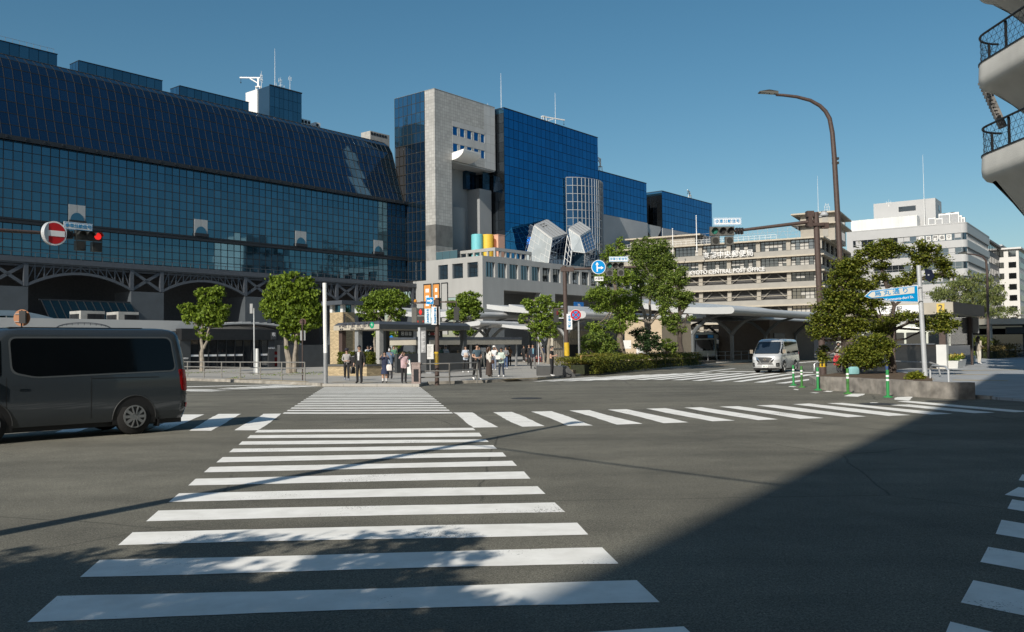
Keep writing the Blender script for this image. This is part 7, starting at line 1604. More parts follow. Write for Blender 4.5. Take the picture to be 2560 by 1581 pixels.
def front_panel(S_, pts, r, off, K=5, rear=False):
    P = rpoly(pts, r); m = MB(); rows = []; y0, y1 = min(p.x for p in P), max(p.x for p in P)
    fx = (lambda y, z: S_.rear(y, z) - off) if rear else (lambda y, z: S_.front(y, z) + off)
    for i in range(33):
        y = y0 + 1e-4 + (y1 - y0 - 2e-4) * i / 32; zz_ = []
        for a, b in zip(P, P[1:] + P[:1]):
            if (a.x - y) * (b.x - y) <= 0 and a.x != b.x: zz_.append(a.y + (b.y - a.y) * (y - a.x) / (b.x - a.x))
        if zz_: rows.append([(fx(y, min(zz_) + (max(zz_) - min(zz_)) * k / K), y, min(zz_) + (max(zz_) - min(zz_)) * k / K) for k in range(K + 1)])
    for r_ in rows: m.v += r_
    for i in range(len(rows) - 1):
        for k in range(K):
            a = i * (K + 1) + k; f = (a, a + K + 1, a + K + 2, a + 1); m.f.append(f[::-1] if rear else f)
    return m
def wheel(par, x, y, r=.335, wd=.2):
    s = 1 if y > 0 else -1
    w_ = MB().tube([(x, y - s * wd, r), (x, y - s * .02, r), (x, y + s * .005, r)], [r, r, r - .04], 28).out('wheel', TYRE, par, smooth=True)
    MB().cyl((x, y + s * .006, r), (x, y + s * .012, r), .205, .2, 28).out('rim_dark', BLACK, w_)
    q = MB().tube([(x, y + s * .012, r), (x, y + s * .03, r)], [.062, .05], 14)
    for k in range(10):
        a = 2 * pi * k / 10; c0, c1 = (x + .05 * cos(a), y + s * .024, r + .05 * sin(a)), (x + .2 * cos(a), y + s * .02, r + .2 * sin(a)); q.bar(c0, c1, .02, .052)
    n = 28
    for k in range(n):
        a, b = 2 * pi * k / n, 2 * pi * (k + 1) / n; q.bar((x + .2 * cos(a), y + s * .016, r + .2 * sin(a)), (x + .2 * cos(b), y + s * .016, r + .2 * sin(b)), .03, .025)
    q.out('rim', RIM, w_)
def van(lab, loc, rz, paint, glass, driver=False):
    o = thing('van', lab, 'van', loc, rz)
    S_ = Shape([(.2, 2.24), (.42, 2.34), (.75, 2.345), (.98, 2.29), (1.10, 2.16), (1.30, 1.98), (1.86, 1.40), (1.95, 1.22), (2.0, .95)],
               [(.2, -2.24), (.5, -2.345), (1.0, -2.335), (1.5, -2.28), (1.86, -2.20), (1.95, -2.12), (2.0, -1.9)],
               [(.2, .80), (.4, .842), (.75, .848), (1.05, .842), (1.2, .825), (1.55, .775), (1.82, .735), (1.92, .70), (1.965, .64), (1.99, .50), (2.0, .36)])
    S_.loft([.26, .34, .45, .6, .75, .9, .98, 1.04, 1.10, 1.2, 1.3, 1.45, 1.6, 1.75, 1.86, 1.92, 1.965, 1.985, 1.998]).out('body', paint, o, smooth=True)
    MB().box(-2.2, 2.15, -.74, .74, .17, .30).out('underbody', SEALM, o)
    for s in (-1, 1):
        side_panel(S_, [(-2.06, 1.16), (.55, 1.10), (.95, 1.19), (.98, 1.83), (-1.98, 1.83)], .12, s, .004).out('window_seal', mat('seal_grey', (.10, .11, .115), .35, metal=.4, var=0), o)
        side_panel(S_, [(-2.03, 1.19), (.55, 1.13), (.92, 1.22), (.95, 1.80), (-1.95, 1.80)], .11, s, .008).out('side_window', glass, o)
        side_panel(S_, [(1.10, 1.14), (1.72, 1.10), (1.86, 1.18), (1.40, 1.78), (1.10, 1.80)], .07, s, .006).out('front_window', glass, o)
        for x in (1.02, -.42): side_panel(S_, [(x - .006, .36), (x + .006, .36), (x + .006, 1.12), (x - .006, 1.12)], .001, s, .003).out('door_line', SEALM, o)
        side_panel(S_, [(-1.7, 1.055), (-.42, 1.065), (-.42, 1.08), (-1.7, 1.07)], .002, s, .004).out('door_rail', SEALM, o)
        for x in (.80, 1.20): side_panel(S_, [(x - .09, .93), (x + .09, .93), (x + .09, .98), (x - .09, .98)], .02, s, .03).out('door_handle', paint, o)
        for x in (1.33, -1.225):
            n = 20; A = [(x + .415 * cos(pi * i / n), .30 + .43 * sin(pi * i / n)) for i in range(n + 1)] + [(x - .415, .20), (x + .415, .20)]
            m = MB(); fan(m, [(a, s * (S_.side(a, max(b, .27)) + .006), b) for a, b in A], (x, s * (S_.side(x, .4) + .006), .42)); m.out('wheel_well_shade', SEALM, o)  # flat black disc on the flank paints the dark inside of the wheel well
            q = MB(); L_ = [(a, s * (S_.side(a, max(b, .27)) + .012), b) for a, b in A[:n + 1]]; q.tube(L_, .010, 6); q.out('arch_lip', mat('arch_lip', (.03, .033, .035), .6, var=0), o)
            wheel(o, x, s * .845)
        MB().box(1.02, 1.24, s * .80 - .05, s * .80 + .05, .18, .36).out('mud_flap', SEALM, o) if 0 else None
        MB().box(-1.72, -1.68, s * .72 - .1, s * .72 + .1, .12, .32).out('mud_flap', SEALM, o)
        m = MB().bar((1.62, s * .80, 1.17), (1.70, s * .93, 1.2), .04).box(1.62, 1.74, min(s * .88, s * 1.06), max(s * .88, s * 1.06), 1.14, 1.36); m.out('mirror', CHROME if paint.name == 'van_silver' else paint, o)
        front_panel(S_, [(s * .845, .78), (s * .845, 1.2), (s * .78, 1.2), (s * .74, .8)], .03, .012, rear=True).out('tail_light', TAIL, o)
        side_panel(S_, [(-2.30, .78), (-2.19, .78), (-2.16, 1.18), (-2.28, 1.18)], .03, s, .014).out('tail_light', TAIL, o)
        side_panel(S_, [(-2.335, .46), (-2.25, .46), (-2.25, .55), (-2.335, .55)], .02, s, .012).out('reflector', TAIL, o)
        front_panel(S_, [(s * .50, .74), (s * .80, .80), (s * .835, .97), (s * .54, .93)], .04, .012).out('headlight', HEADL, o)
        front_panel(S_, [(s * .63, .36), (s * .79, .38), (s * .79, .60), (s * .62, .58)], .03, .010).out('fog_lamp_surround', SEALM, o)
        front_panel(S_, [(s * .665, .42), (s * .755, .42), (s * .755, .52), (s * .665, .52)], .03, .016).out('fog_lamp', RIM, o)
        # chrome wing of the grille
        front_panel(S_, [(s * .50, .94), (s * .58, .94), (s * .30, .62), (s * .22, .62)], .02, .022).out('grille_chrome', CHROME, o)
        MB().bar((1.9, s * .35, 1.19), (1.78, s * -.28, 1.36), .02, .02).out('wiper', SEALM, o)
        front_panel(S_, [(s * .845, .70), (s * .845, .72), (s * .1, .72), (s * .1, .70)], .005, .003, rear=True).out('bumper_line', SEALM, o)
    front_panel(S_, [(-.76, 1.12), (.76, 1.12), (.68, 1.83), (-.68, 1.83)], .10, .005).out('windscreen_seal', SEALM, o)
    front_panel(S_, [(-.73, 1.15), (.73, 1.15), (.655, 1.80), (-.655, 1.80)], .09, .010).out('windscreen', mat('windscreen', (.02, .03, .045), .04, var=0, spec=.9), o)
    front_panel(S_, [(-.62, .92), (.62, .92), (.40, .60), (-.40, .60)], .04, .009).out('grille', SEALM, o)
    q = MB()
    for k in range(4):
        z = .67 + .06 * k; w_ = .26 + .06 * k; P = [(S_.front(y, z) + .02, y, z) for y in (-w_, -w_ / 2, 0, w_ / 2, w_)]; q.tube(P, .008, 5)
    q.out('grille_bar', RIM, o)
    q = MB(); x = S_.front(0, .78) + .03
    for i in range(16): a, b = 2 * pi * i / 16, 2 * pi * (i + 1) / 16; q.bar((x, .075 * cos(a), .78 + .075 * sin(a)), (x, .075 * cos(b), .78 + .075 * sin(b)), .016)
    q.bar((x + .005, -.1, .78), (x + .005, .1, .78), .026).out('badge', CHROME, o)
    front_panel(S_, [(-.5, .50), (.5, .50), (.42, .57), (-.42, .57)], .03, .008).out('lower_grille', SEALM, o)
    x = S_.front(0, .4) + .015; MB().box(x, x + .012, -.165, .165, .32, .485).out('number_plate', PLATE, o); text('plate_text', '88-14' if paint.name == 'van_silver' else '12-40', .09, mat('plate_green', (.02, .12, .06), .5, var=0), o, (x + .015, 0, .385), (pi / 2, 0, pi / 2)) if paint.name == 'van_silver' else None
    front_panel(S_, [(-.7, .255), (.7, .255), (.7, .29), (-.7, .29)], .01, .012).out('front_lip', SEALM, o)
    front_panel(S_, [(-.64, 1.2), (.64, 1.2), (.58, 1.78), (-.58, 1.78)], .09, .008, rear=True).out('rear_window', glass, o)
    MB().box(-1.5, .9, -.5, .5, 1.995, 2.004).out('roof_panel', paint, o)
    return o
VG = mat('van_grey', (.034, .042, .049), .22, metal=.25, var=0, coat=.6)
VS = mat('van_silver', (.62, .63, .64), .25, metal=.35, var=0, coat=.7)
PRIV = mat('privacy_glass', (.002, .0025, .003), .04, var=0, spec=.3)
# the big grey van turning out of the left edge: rear wheel at (336, 1086)
w0 = G(334, 1086); hdg = radians(219 + 7); hv = Vector((sin(hdg), cos(hdg), 0)); lv = Vector((-hv.y, hv.x, 0))
c = w0 + hv * 1.225 - lv * .80; van('dark grey van with black side windows driving out of the left edge of the picture', (c.x, c.y, 0), atan2(hv.y, hv.x), VG, PRIV).scale = (1, 1, 1.04)
# silver van coming towards the crossing
hdg = radians(212); hv = Vector((sin(hdg), cos(hdg), 0)); lv = Vector((-hv.y, hv.x, 0))
c = AT(1940, 900, 54); van('silver white van with a chrome grille facing the crossing under the wing roof', (c.x, c.y, 0), atan2(hv.y, hv.x), VS, PRIV)
def bus(lab, px, Y, az, paint):
    p = AT(px, 900, Y); hv = Vector((sin(az), cos(az), 0)); o = thing('bus', lab, 'bus', (p.x, p.y, 0), atan2(hv.y, hv.x), 'city buses in the station')
    S_ = Shape([(.3, 5.2), (.9, 5.25), (1.3, 5.22), (3.0, 5.05), (3.2, 4.95)], [(.3, -5.2), (3.2, -5.15)], [(.3, 1.22), (1.2, 1.25), (2.9, 1.2), (3.05, 1.12), (3.15, .95), (3.2, .7)], .3, .15, .1)
    S_.loft([.3, .6, .9, 1.1, 1.3, 1.8, 2.4, 2.9, 3.05, 3.15, 3.2]).out('body', paint, o, smooth=True)
    front_panel(S_, [(-1.12, 1.15), (1.12, 1.15), (1.08, 2.4), (-1.08, 2.4)], .12, .012).out('windscreen', GLASSD, o); front_panel(S_, [(-1.05, 2.5), (1.05, 2.5), (1.0, 2.95), (-1.0, 2.95)], .05, .012).out('route_display', SEALM, o)
    x = S_.front(0, 2.7) + .03; MB().box(x, x + .01, .35, .95, 2.56, 2.9).box(x, x + .01, -.98, -.7, 2.58, 2.88).out('blue_panel', mat('sign_sky', (.0, .25, .62), .35, var=0), o)
    for s in (-1, 1):
        front_panel(S_, [(s * .75, .62), (s * 1.1, .62), (s * 1.1, .82), (s * .75, .82)], .05, .012).out('headlight', HEADL, o)
        for k in range(6): side_panel(S_, [(-4.6 + k * 1.55, 1.35), (-3.2 + k * 1.55, 1.35), (-3.2 + k * 1.55, 2.5), (-4.6 + k * 1.55, 2.5)], .08, s, .01).out('side_window', GLASSD, o)
        MB().bar((5.1, s * 1.2, 2.5), (5.4, s * 1.42, 2.35), .05).box(5.32, 5.45, s * 1.42 - .12, s * 1.42 + .12, 1.9, 2.35).out('mirror', WHITE, o)
        for x in (3.0, -2.6): wheel(o, x, s * 1.24, .46, .25)
    MB().box(5.15, 5.32, -1.15, 1.15, .32, .5).out('bumper', SEALM, o)
    return o
BUSP = mat('bus_cream', (.50, .52, .46), .35, var=.03); BUSG = mat('bus_green', (.07, .13, .10), .35, var=.03)
bus('cream city bus with a blue route panel in the shade of the bus station', 1768, 104, radians(195), BUSP)
bus('green city bus farther back left of the cream one', 1722, 112, radians(196), BUSG)
bus('beige city bus behind the silver van in the shade', 1868, 112, radians(198), BUSP)
o = bus('cream bus glimpsed through the subway exit behind the maple', 2270, 70, radians(120), BUSP)
# ================================================================== PEOPLE
SKIN = mat('skin', (.46, .29, .21), .55, var=.04)
HAIRM = mat('hair_black', (.012, .010, .009), .45, var=.2); HAIRB = mat('hair_brown', (.05, .025, .012), .45, var=.2)
CL = {}
def cloth(c): 
    k = 'cloth_%d_%d_%d' % tuple(int(x * 1000) for x in c); return mat(k, c, .85, var=.12, scale=9, bump=.25, bscale=30)
PEND = []
def person(lab, px, py, head_py, face, top, bot, shoe=(.02, .02, .02), hair='short', hairm=None, skirt=None, arms='down', legs='stand', sleeve='long', z=KH, k=0, hat=None, mask=False, coat=0, sock=None, group='people waiting at the crossing', name='person', Y=None, wide=1.09, jacket_open=None):
    """face: azimuth (deg) the person looks towards in the picture frame, 180 = towards the camera"""
    b = G(px, py, z, k) if Y is None else V(AT(px, py, Y).x, Y, z); Y = b.y
    H = min(1.86, max(1.42, AT(px, head_py, Y).z - b.z)); s = H / 1.72
    rz = -radians(face)
    o = thing(name, lab, 'person', b, rz, group)
    J = {'pel': (0, 0, .95), 'spi': (0, .005, 1.12), 'che': (0, .01, 1.30), 'nkb': (0, -.005, 1.445), 'nkt': (0, .012, 1.515), 'hd0': (0, .03, 1.585), 'hd1': (0, .022, 1.66)}
    R = {'pel': (.145, .105), 'spi': (.132, .10), 'che': (.155, .108), 'nkb': (.062, .058), 'nkt': (.05, .052), 'hd0': (.068, .084), 'hd1': (.078, .092)}
    E = [('pel', 'spi'), ('spi', 'che'), ('che', 'nkb'), ('nkb', 'nkt'), ('nkt', 'hd0'), ('hd0', 'hd1')]
    gait = {'stand': ((.09, 0, 0), (.10, .02, 0)), 'walk': ((.07, .26, .05), (.08, -.24, .06)), 'wide': ((.15, .04, 0), (.16, -.04, 0)), 'relax': ((.09, .05, .02), (.13, -.03, 0))}[legs]
    for sg, n, g in ((-1, 'L', gait[0]), (1, 'R', gait[1])):
        x, fy, lift = g
        J['hip' + n] = (sg * .085, 0, .89); J['kne' + n] = (sg * (.085 + x) / 2 * 1.02, fy * .55 + .025, .495); J['ank' + n] = (sg * x, fy - .02, .085 + (lift if fy < 0 else 0)); J['toe' + n] = (sg * (x + .02), fy + .135, .04)
        R['hip' + n] = (.10, .105); R['kne' + n] = (.074, .076); R['ank' + n] = (.054, .058); R['toe' + n] = (.042, .034)
        E += [('pel', 'hip' + n), ('hip' + n, 'kne' + n), ('kne' + n, 'ank' + n), ('ank' + n, 'toe' + n)]
        a = arms if isinstance(arms, str) else arms[0 if sg < 0 else 1]
        el, wr, hn = {'down': ((.235, -.03, 1.14), (.25, .05, .90), (.25, .08, .82)), 'phone': ((.22, .03, 1.13), (.12, .25, 1.16), (.07, .31, 1.21)), 'head': ((.29, .12, 1.33), (.13, .14, 1.56), (.10, .10, 1.62)), 'hold': ((.235, -.01, 1.13), (.14, .20, 1.06), (.05, .26, 1.08)), 'swing': ((.23, .09, 1.15), (.24, .25, .97), (.24, .29, .90)), 'back': ((.235, -.13, 1.15), (.25, -.16, .92), (.25, -.15, .84)), 'strap': ((.24, .02, 1.16), (.13, .16, 1.30), (.10, .16, 1.36)), 'up': ((.27, .1, 1.28), (.2, .24, 1.42), (.16, .28, 1.50))}[a]
        J['sho' + n] = (sg * .168, 0, 1.395); J['elb' + n] = (sg * el[0], *el[1:]); J['wri' + n] = (sg * wr[0], *wr[1:]); J['han' + n] = (sg * hn[0], *hn[1:])
        R['sho' + n] = (.063, .066); R['elb' + n] = (.044, .045); R['wri' + n] = (.029, .032); R['han' + n] = (.036, .026)
        E += [('che', 'sho' + n), ('sho' + n, 'elb' + n), ('elb' + n, 'wri' + n), ('wri' + n, 'han' + n)]
    if coat:
        for q in ('pel', 'spi', 'che'): R[q] = (R[q][0] * 1.1, R[q][1] * 1.14)
    names = list(J); idx = {n: i for i, n in enumerate(names)}
    me = bpy.data.meshes.new('body'); me.from_pydata([tuple(c * s for c in J[n]) for n in names], [(idx[a], idx[b_]) for a, b_ in E], []); me.update()
    ob = bpy.data.objects.new('body', me); COL.objects.link(ob); sk = ob.modifiers.new('s', 'SKIN'); ob.modifiers.new('d', 'SUBSURF').levels = 1; sk.use_smooth_shade = True
    for n in names:
        d = me.skin_vertices[0].data[idx[n]]; f = s * (wide if n[:3] in ('pel', 'spi', 'che') else 1); d.radius = (R[n][0] * f, R[n][1] * f); d.use_root = n == 'pel'
    PEND.append((ob, o, J, E, s, dict(top=cloth(top), bot=cloth(bot), shoe=cloth(shoe), sleeve=sleeve, coat=coat, sock=cloth(sock) if sock else None, skirt=skirt)))
    # five separate fingers on each hand
    q = MB()
    for n, sg in (('L', -1), ('R', 1)):
        w_, h = Vector(J['wri' + n]) * s, Vector(J['han' + n]) * s; d = (h - w_).normalized(); sd = d.cross(Vector((1, 0, 0)))
        sd = (sd if sd.length > .2 else d.cross(Vector((0, 0, 1)))).normalized(); up = d.cross(sd).normalized() * -sg
        for k_, L in enumerate((.062, .072, .068, .052)):
            a = h + sd * (.028 - .019 * k_) * s; q.tube([a, a + d * L * .55 * s, a + d * L * .9 * s - up * .018 * s], [.0095 * s, .009 * s, .007 * s], 5)
        a = h - d * .02 * s + sd * .03 * s; q.tube([a, a + sd * .025 * s + d * .02 * s, a + sd * .028 * s + d * .05 * s], [.011 * s, .01 * s, .008 * s], 5)
    q.out('fingers', SKIN, o, kind='stuff')
    hm = hairm or HAIRM; hc = V(0, .022, 1.64) * s; q = MB()
    rings = [(.0, .118), (.5, .112), (.85, .085), (1.0, .03)]
    P = []
    for i in range(7):
        t = i / 6 * pi / 2; zz_ = hc.z - .015 * s + .108 * s * sin(t); rr = .094 * s * cos(t) + .004
        P.append([(hc.x + rr * .93 * cos(a * pi / 8), hc.y - .010 * s + rr * 1.1 * sin(a * pi / 8), zz_ + (.035 * s if sin(a * pi / 8) > .55 and i < 2 else -.055 * s * (sin(a * pi / 8) < .2 and i == 0))) for a in range(16)])
    k0 = len(q.v)
    for r_ in P: q.v += r_
    for i in range(6):
        for a in range(16): q.f.append((k0 + i * 16 + a, k0 + i * 16 + (a + 1) % 16, k0 + (i + 1) * 16 + (a + 1) % 16, k0 + (i + 1) * 16 + a))
    q.f.append(tuple(k0 + 96 + a for a in range(16)))
    if hair == 'long': q.tube([(0, -.055 * s, 1.66 * s), (0, -.088 * s, 1.56 * s), (0, -.09 * s, 1.44 * s), (0, -.085 * s, 1.34 * s)], [.07 * s, .085 * s, .08 * s, .035 * s], 10)
    if hair == 'bob': q.tube([(0, -.03 * s, 1.64 * s), (0, -.045 * s, 1.57 * s), (0, -.05 * s, 1.50 * s)], [.085 * s, .092 * s, .06 * s], 10)
    if hair == 'tail': q.tube([(0, -.08 * s, 1.64 * s), (0, -.13 * s, 1.56 * s), (0, -.12 * s, 1.42 * s)], [.035 * s, .035 * s, .012 * s], 8)
    q.out('hair', hm, o, smooth=True)
    if hat: MB().lathe([(.155 * s, 1.655 * s), (.16 * s, 1.665 * s), (.108 * s, 1.68 * s), (.10 * s, 1.75 * s), (.06 * s, 1.775 * s)], 16, (0, .015, 0)).out('hat', cloth(hat), o, smooth=True)
    f = MB()
    for x in (-.032, .032): f.add([(x * s - .012 * s, .112 * s, 1.615 * s), (x * s + .012 * s, .112 * s, 1.615 * s), (x * s + .012 * s, .112 * s, 1.627 * s), (x * s - .012 * s, .112 * s, 1.627 * s)], [(0, 1, 2, 3)]).bar((x * s - .018 * s, .108 * s, 1.645 * s), (x * s + .018 * s, .108 * s, 1.645 * s), .006 * s)
    f.bar((-.02 * s, .113 * s, 1.552 * s), (.02 * s, .113 * s, 1.552 * s), .007 * s)
    f.out('eyes_and_mouth', mat('feature_dark', (.05, .02, .018), .6, var=0), o, kind='stuff')
    MB().tube([(0, .10 * s, 1.63 * s), (0, .122 * s, 1.592 * s), (0, .10 * s, 1.582 * s)], [.008 * s, .016 * s, .01 * s], 6).out('nose', SKIN, o)
    for x in (-1, 1): MB().lathe([(.006, -.026 * s), (.016 * s, 0), (.008, .026 * s)], 6, (x * .08 * s, .012 * s, 1.61 * s)).out('ear', SKIN, o)
    if mask: MB().tube([(0, .06 * s, 1.60 * s), (0, .118 * s, 1.575 * s), (0, .09 * s, 1.535 * s)], [.055 * s, .042 * s, .05 * s], 10).out('face_mask', SWHITE, o)
    if skirt:
        z0, z1_, r0, r1, c_ = skirt; MB().lathe([(r1 * s, z0 * s), (r1 * .97 * s, (z0 + .03) * s), ((r0 + r1) / 2 * s, (z0 + z1_) / 2 * s), (r0 * s, z1_ * s)], 20).out('skirt', cloth(c_), o, smooth=True)
    if jacket_open:
        MB().add([(-.035 * s, .118 * s, 1.05 * s), (.035 * s, .118 * s, 1.05 * s), (.06 * s, .112 * s, 1.42 * s), (-.06 * s, .112 * s, 1.42 * s)], [(0, 1, 2, 3)]).out('shirt_front', cloth(jacket_open), o)
    o['h'] = s
    return o
def held(name, lab, cat, par, local, bm, m, extra=None):
    """a carried thing stays top-level; placed in the carrier's frame"""
    s = par['h']; M = Matrix.Translation(par.location) @ Matrix.Rotation(par.rotation_euler.z, 4, 'Z'); p = M @ (Vector(local) * s)
    o = thing(name, lab, cat, p, par.rotation_euler.z); bm.out('bag_body' if 'bag' in cat or 'pack' in cat or cat == 'briefcase' else 'body', m, o, smooth=True)
    if extra: extra[0].out(extra[1], extra[2], o)
    return o
def bagshape(w_, d_, h): 
    q = MB(); secs = [(-.5, .8), (-.45, .97), (-.2, 1), (.2, .97), (.42, .82), (.5, .55)]; n = 12
    for z, f in secs:
        for i in range(n):
            a = 2 * pi * i / n; c, t = cos(a), sin(a); e = .45; q.v.append((w_ / 2 * f * abs(c) ** e * (1 if c > 0 else -1), d_ / 2 * f * abs(t) ** e * (1 if t > 0 else -1), z * h))
    for i in range(len(secs) - 1):
        for j in range(n): q.f.append((i * n + j, i * n + (j + 1) % n, (i + 1) * n + (j + 1) % n, (i + 1) * n + j))
    q.f.append(tuple(range(n))[::-1]); q.f.append(tuple(range((len(secs) - 1) * n, len(secs) * n))); return q
def straps(w_, h, d): return MB().tube([(-w_, 0, h * .3), (-w_, d, h * .55), (-w_, d * 1.1, 0), (-w_, 0, -h * .3)], .014, 5).tube([(w_, 0, h * .3), (w_, d, h * .55), (w_, d * 1.1, 0), (w_, 0, -h * .3)], .014, 5)
BLK = (.014, .014, .016); NAVY = (.018, .024, .055)
a = person('woman in a dark bucket hat, grey cardigan and black trousers behind the suited man', 867, 952, 873, 165, (.34, .33, .32), BLK, (.2, .22, .26), 'bob', None, hat=(.02, .02, .03), arms=('hold', 'hold'), legs='walk')
held('backpack', 'large black backpack hanging at the side of the woman in the bucket hat', 'backpack', a, (-.28, .02, 1.02), bagshape(.30, .2, .48), mat('bag_black', (.02, .018, .02), .7, var=.1), (straps(.09, .45, .12), 'strap', BLACK))
a = person('man in a black suit and white shirt standing at the kerb', 899, 959.5, 864, 195, BLK, BLK, BLK, arms=('down', 'down'), coat=1, jacket_open=(.5, .5, .5))
held('briefcase', 'black briefcase held by the man in the black suit', 'briefcase', a, (.30, .06, .60), bagshape(.12, .40, .30), mat('case_black', (.012, .012, .014), .5, var=.1), (MB().tube([(0, -.07, .14), (0, -.05, .2), (0, .05, .2), (0, .07, .14)], .012, 6), 'handle', BLACK))
a = person('schoolgirl in a navy blazer and pleated skirt holding up a phone', 962, 958.5, 879, 175, NAVY, SKIN.diffuse_color[:3] and (.46, .29, .21), (.03, .025, .02), 'bob', skirt=(.50, .98, .13, .22, (.02, .03, .07)), arms=('up', 'up'), coat=1, sock=(.6, .6, .6))
held('shoulder_bag', 'white shoulder bag on the hip of the schoolgirl', 'bag', a, (-.24, .06, .84), bagshape(.26, .14, .28), mat('bag_white', (.66, .62, .6), .7, var=.05), (MB().tube([(-.08, 0, .12), (.1, -.02, .55), (.08, -.04, .12)], .01, 5), 'strap', SWHITE))
a = person('boy in a denim jacket and white mask behind the schoolgirl', 975, 948, 868, 190, (.09, .13, .2), (.03, .03, .035), BLK, mask=True, arms=('strap', 'down'), coat=1)
held('backpack', 'dark backpack of the boy in the denim jacket', 'backpack', a, (0, -.19, 1.22), bagshape(.3, .2, .44), mat('bag_navy', (.02, .025, .04), .7, var=.1), (straps(.1, .4, .2), 'strap', BLACK))
a = person('woman in a pale pink hoodie and black trousers touching her hair', 1010, 959, 879, 160, (.50, .36, .38), BLK, (.03, .03, .03), 'tail', arms=('hold', 'head'), coat=1)
a = person('youth in a pale shirt with a beige bag on the chest behind the brown railing', 1164.6, 932.5, 864.7, 172, (.42, .47, .55), BLK, (.72, .72, .72), arms=('hold', 'hold'), legs='wide', coat=1)
held('chest_bag', 'beige chest bag worn by the youth in the pale shirt', 'bag', a, (0, .17, 1.12), bagshape(.28, .12, .32), mat('bag_beige', (.52, .45, .40), .7, var=.05), (MB().tube([(-.1, 0, .12), (-.12, -.1, .3), (-.12, -.3, .2)], .012, 5), 'strap', BLACK))
a = person('man in a teal T-shirt and black trousers with white shoes by the railing end', 1193, 951.5, 860.6, 150, (.06, .10, .13), BLK, (.7, .7, .7), arms=('hold', 'hold'), sleeve='short', legs='walk')
held('backpack', 'black backpack on the back of the man in the teal T-shirt', 'backpack', a, (0, -.19, 1.2), bagshape(.32, .2, .46), mat('bag_black', (.02, .018, .02), .7, var=.1), (straps(.1, .42, .2), 'strap', BLACK))
a = person('long haired woman in a white jacket and long brown skirt seen from behind', 1223, 943, 867, 60, (.62, .60, .55), (.05, .035, .03), (.25, .2, .16), 'long', HAIRB, skirt=(.12, 1.0, .14, .21, (.05, .034, .028)), arms=('down', 'hold'), coat=1)
held('handbag', 'small dark handbag of the long haired woman', 'bag', a, (.26, .1, .86), bagshape(.2, .1, .2), mat('bag_brown', (.06, .03, .02), .6, var=.1), (MB().tube([(-.07, 0, .08), (0, 0, .26), (.07, 0, .08)], .01, 5), 'handle', BLACK))
a = person('man in a mint green shirt and dark jeans reading a white leaflet', 1254, 943, 869.7, 200, (.44, .52, .47), (.02, .03, .05), (.72, .72, .72), arms=('hold', 'phone'), legs='wide', coat=1)
held('leaflet', 'white leaflet held up by the man in mint green', 'leaflet', a, (.08, .36, 1.16), MB().box(-.13, .13, -.004, .004, -.1, .1), PAPER)
a = person('woman in a plaid shirt and blue jeans right behind the man in mint green', 1265, 923.4, 867, 190, (.16, .17, .18), (.05, .09, .19), (.72, .72, .72), 'bob', arms=('hold', 'hold'))
a = person('young woman in a brown jacket and dark trousers at the right of the group', 1274, 916, 865.5, 200, (.22, .13, .08), BLK, BLK, 'long', arms=('hold', 'down'), coat=1)
a = person('person in cream trousers holding a white map up among the group', 1206, 924, 867, 165, (.62, .61, .58), (.50, .47, .40), (.1, .1, .1), arms=('up', 'up'), legs='wide')
held('map_sheet', 'folded white map held high in the middle of the group', 'map', a, (.0, .33, 1.5), MB().box(-.2, .2, -.004, .004, -.13, .13), PAPER)
a = person('person in a red top half hidden behind the group', 1199, 921, 867, 175, (.35, .04, .035), (.05, .05, .06), BLK, arms='down')
a = person('child in a white cap and blue shorts behind the long haired woman', 1236, 926.5, 866, 185, (.60, .62, .64), (.14, .17, .24), (.6, .6, .6), 'bob', hat=(.7, .68, .66), arms=('head', 'hold'), sleeve='short')
a = person('man in a black cap and black clothes walking far behind the group', 1310, 906, 860, 185, BLK, BLK, (.5, .5, .5), hat=(.02, .02, .02), arms='down', legs='walk', group='people walking in the square')
a = person('businessman in a dark open jacket and grey trousers walking with a bag', 1332.5, 923.4, 860.6, 170, (.02, .025, .04), (.15, .15, .15), BLK, arms=('down', 'down'), legs='walk', coat=1, jacket_open=(.15, .32, .42), group='people walking in the square')
held('travel_bag', 'black bag carried by the businessman in the open jacket', 'bag', a, (.28, .0, .62), bagshape(.16, .34, .42), mat('bag_black', (.02, .018, .02), .7, var=.1), (MB().tube([(0, -.08, .18), (0, 0, .27), (0, .08, .18)], .012, 6), 'handle', BLACK))
a = person('person in black walking right behind the businessman', 1323, 915, 861, 180, BLK, BLK, BLK, arms='down', legs='walk', group='people walking in the square')
a = person('person in navy standing behind the thin grey posts', 1356.5, 907, 864, 20, (.03, .04, .08), (.03, .035, .05), BLK, arms='down', group='people walking in the square')
a = person('man in a black polo shirt looking at his phone beside the dark wedge', 1379.6, 941.6, 865, 112, BLK, BLK, (.72, .72, .72), arms=('phone', 'phone'), sleeve='short')
held('phone', 'dark phone in the hands of the man in the black polo', 'phone', a, (.0, .36, 1.25), MB().box(-.035, .035, -.005, .005, -.07, .07), BLACK)
a = person('man in black with a rucksack walking in front of the dark plaza wall', 778, 917, 867.5, 100, BLK, BLK, BLK, arms=('hold', 'hold'), legs='relax', group='people walking in the square')
held('rucksack', 'black rucksack of the man by the dark plaza wall', 'backpack', a, (0, -.2, 1.2), bagshape(.3, .2, .44), mat('bag_black', (.02, .018, .02), .7, var=.1), (straps(.1, .4, .2), 'strap', BLACK))
pz = uvz(G(450, 925, KH))[1] + 1.6
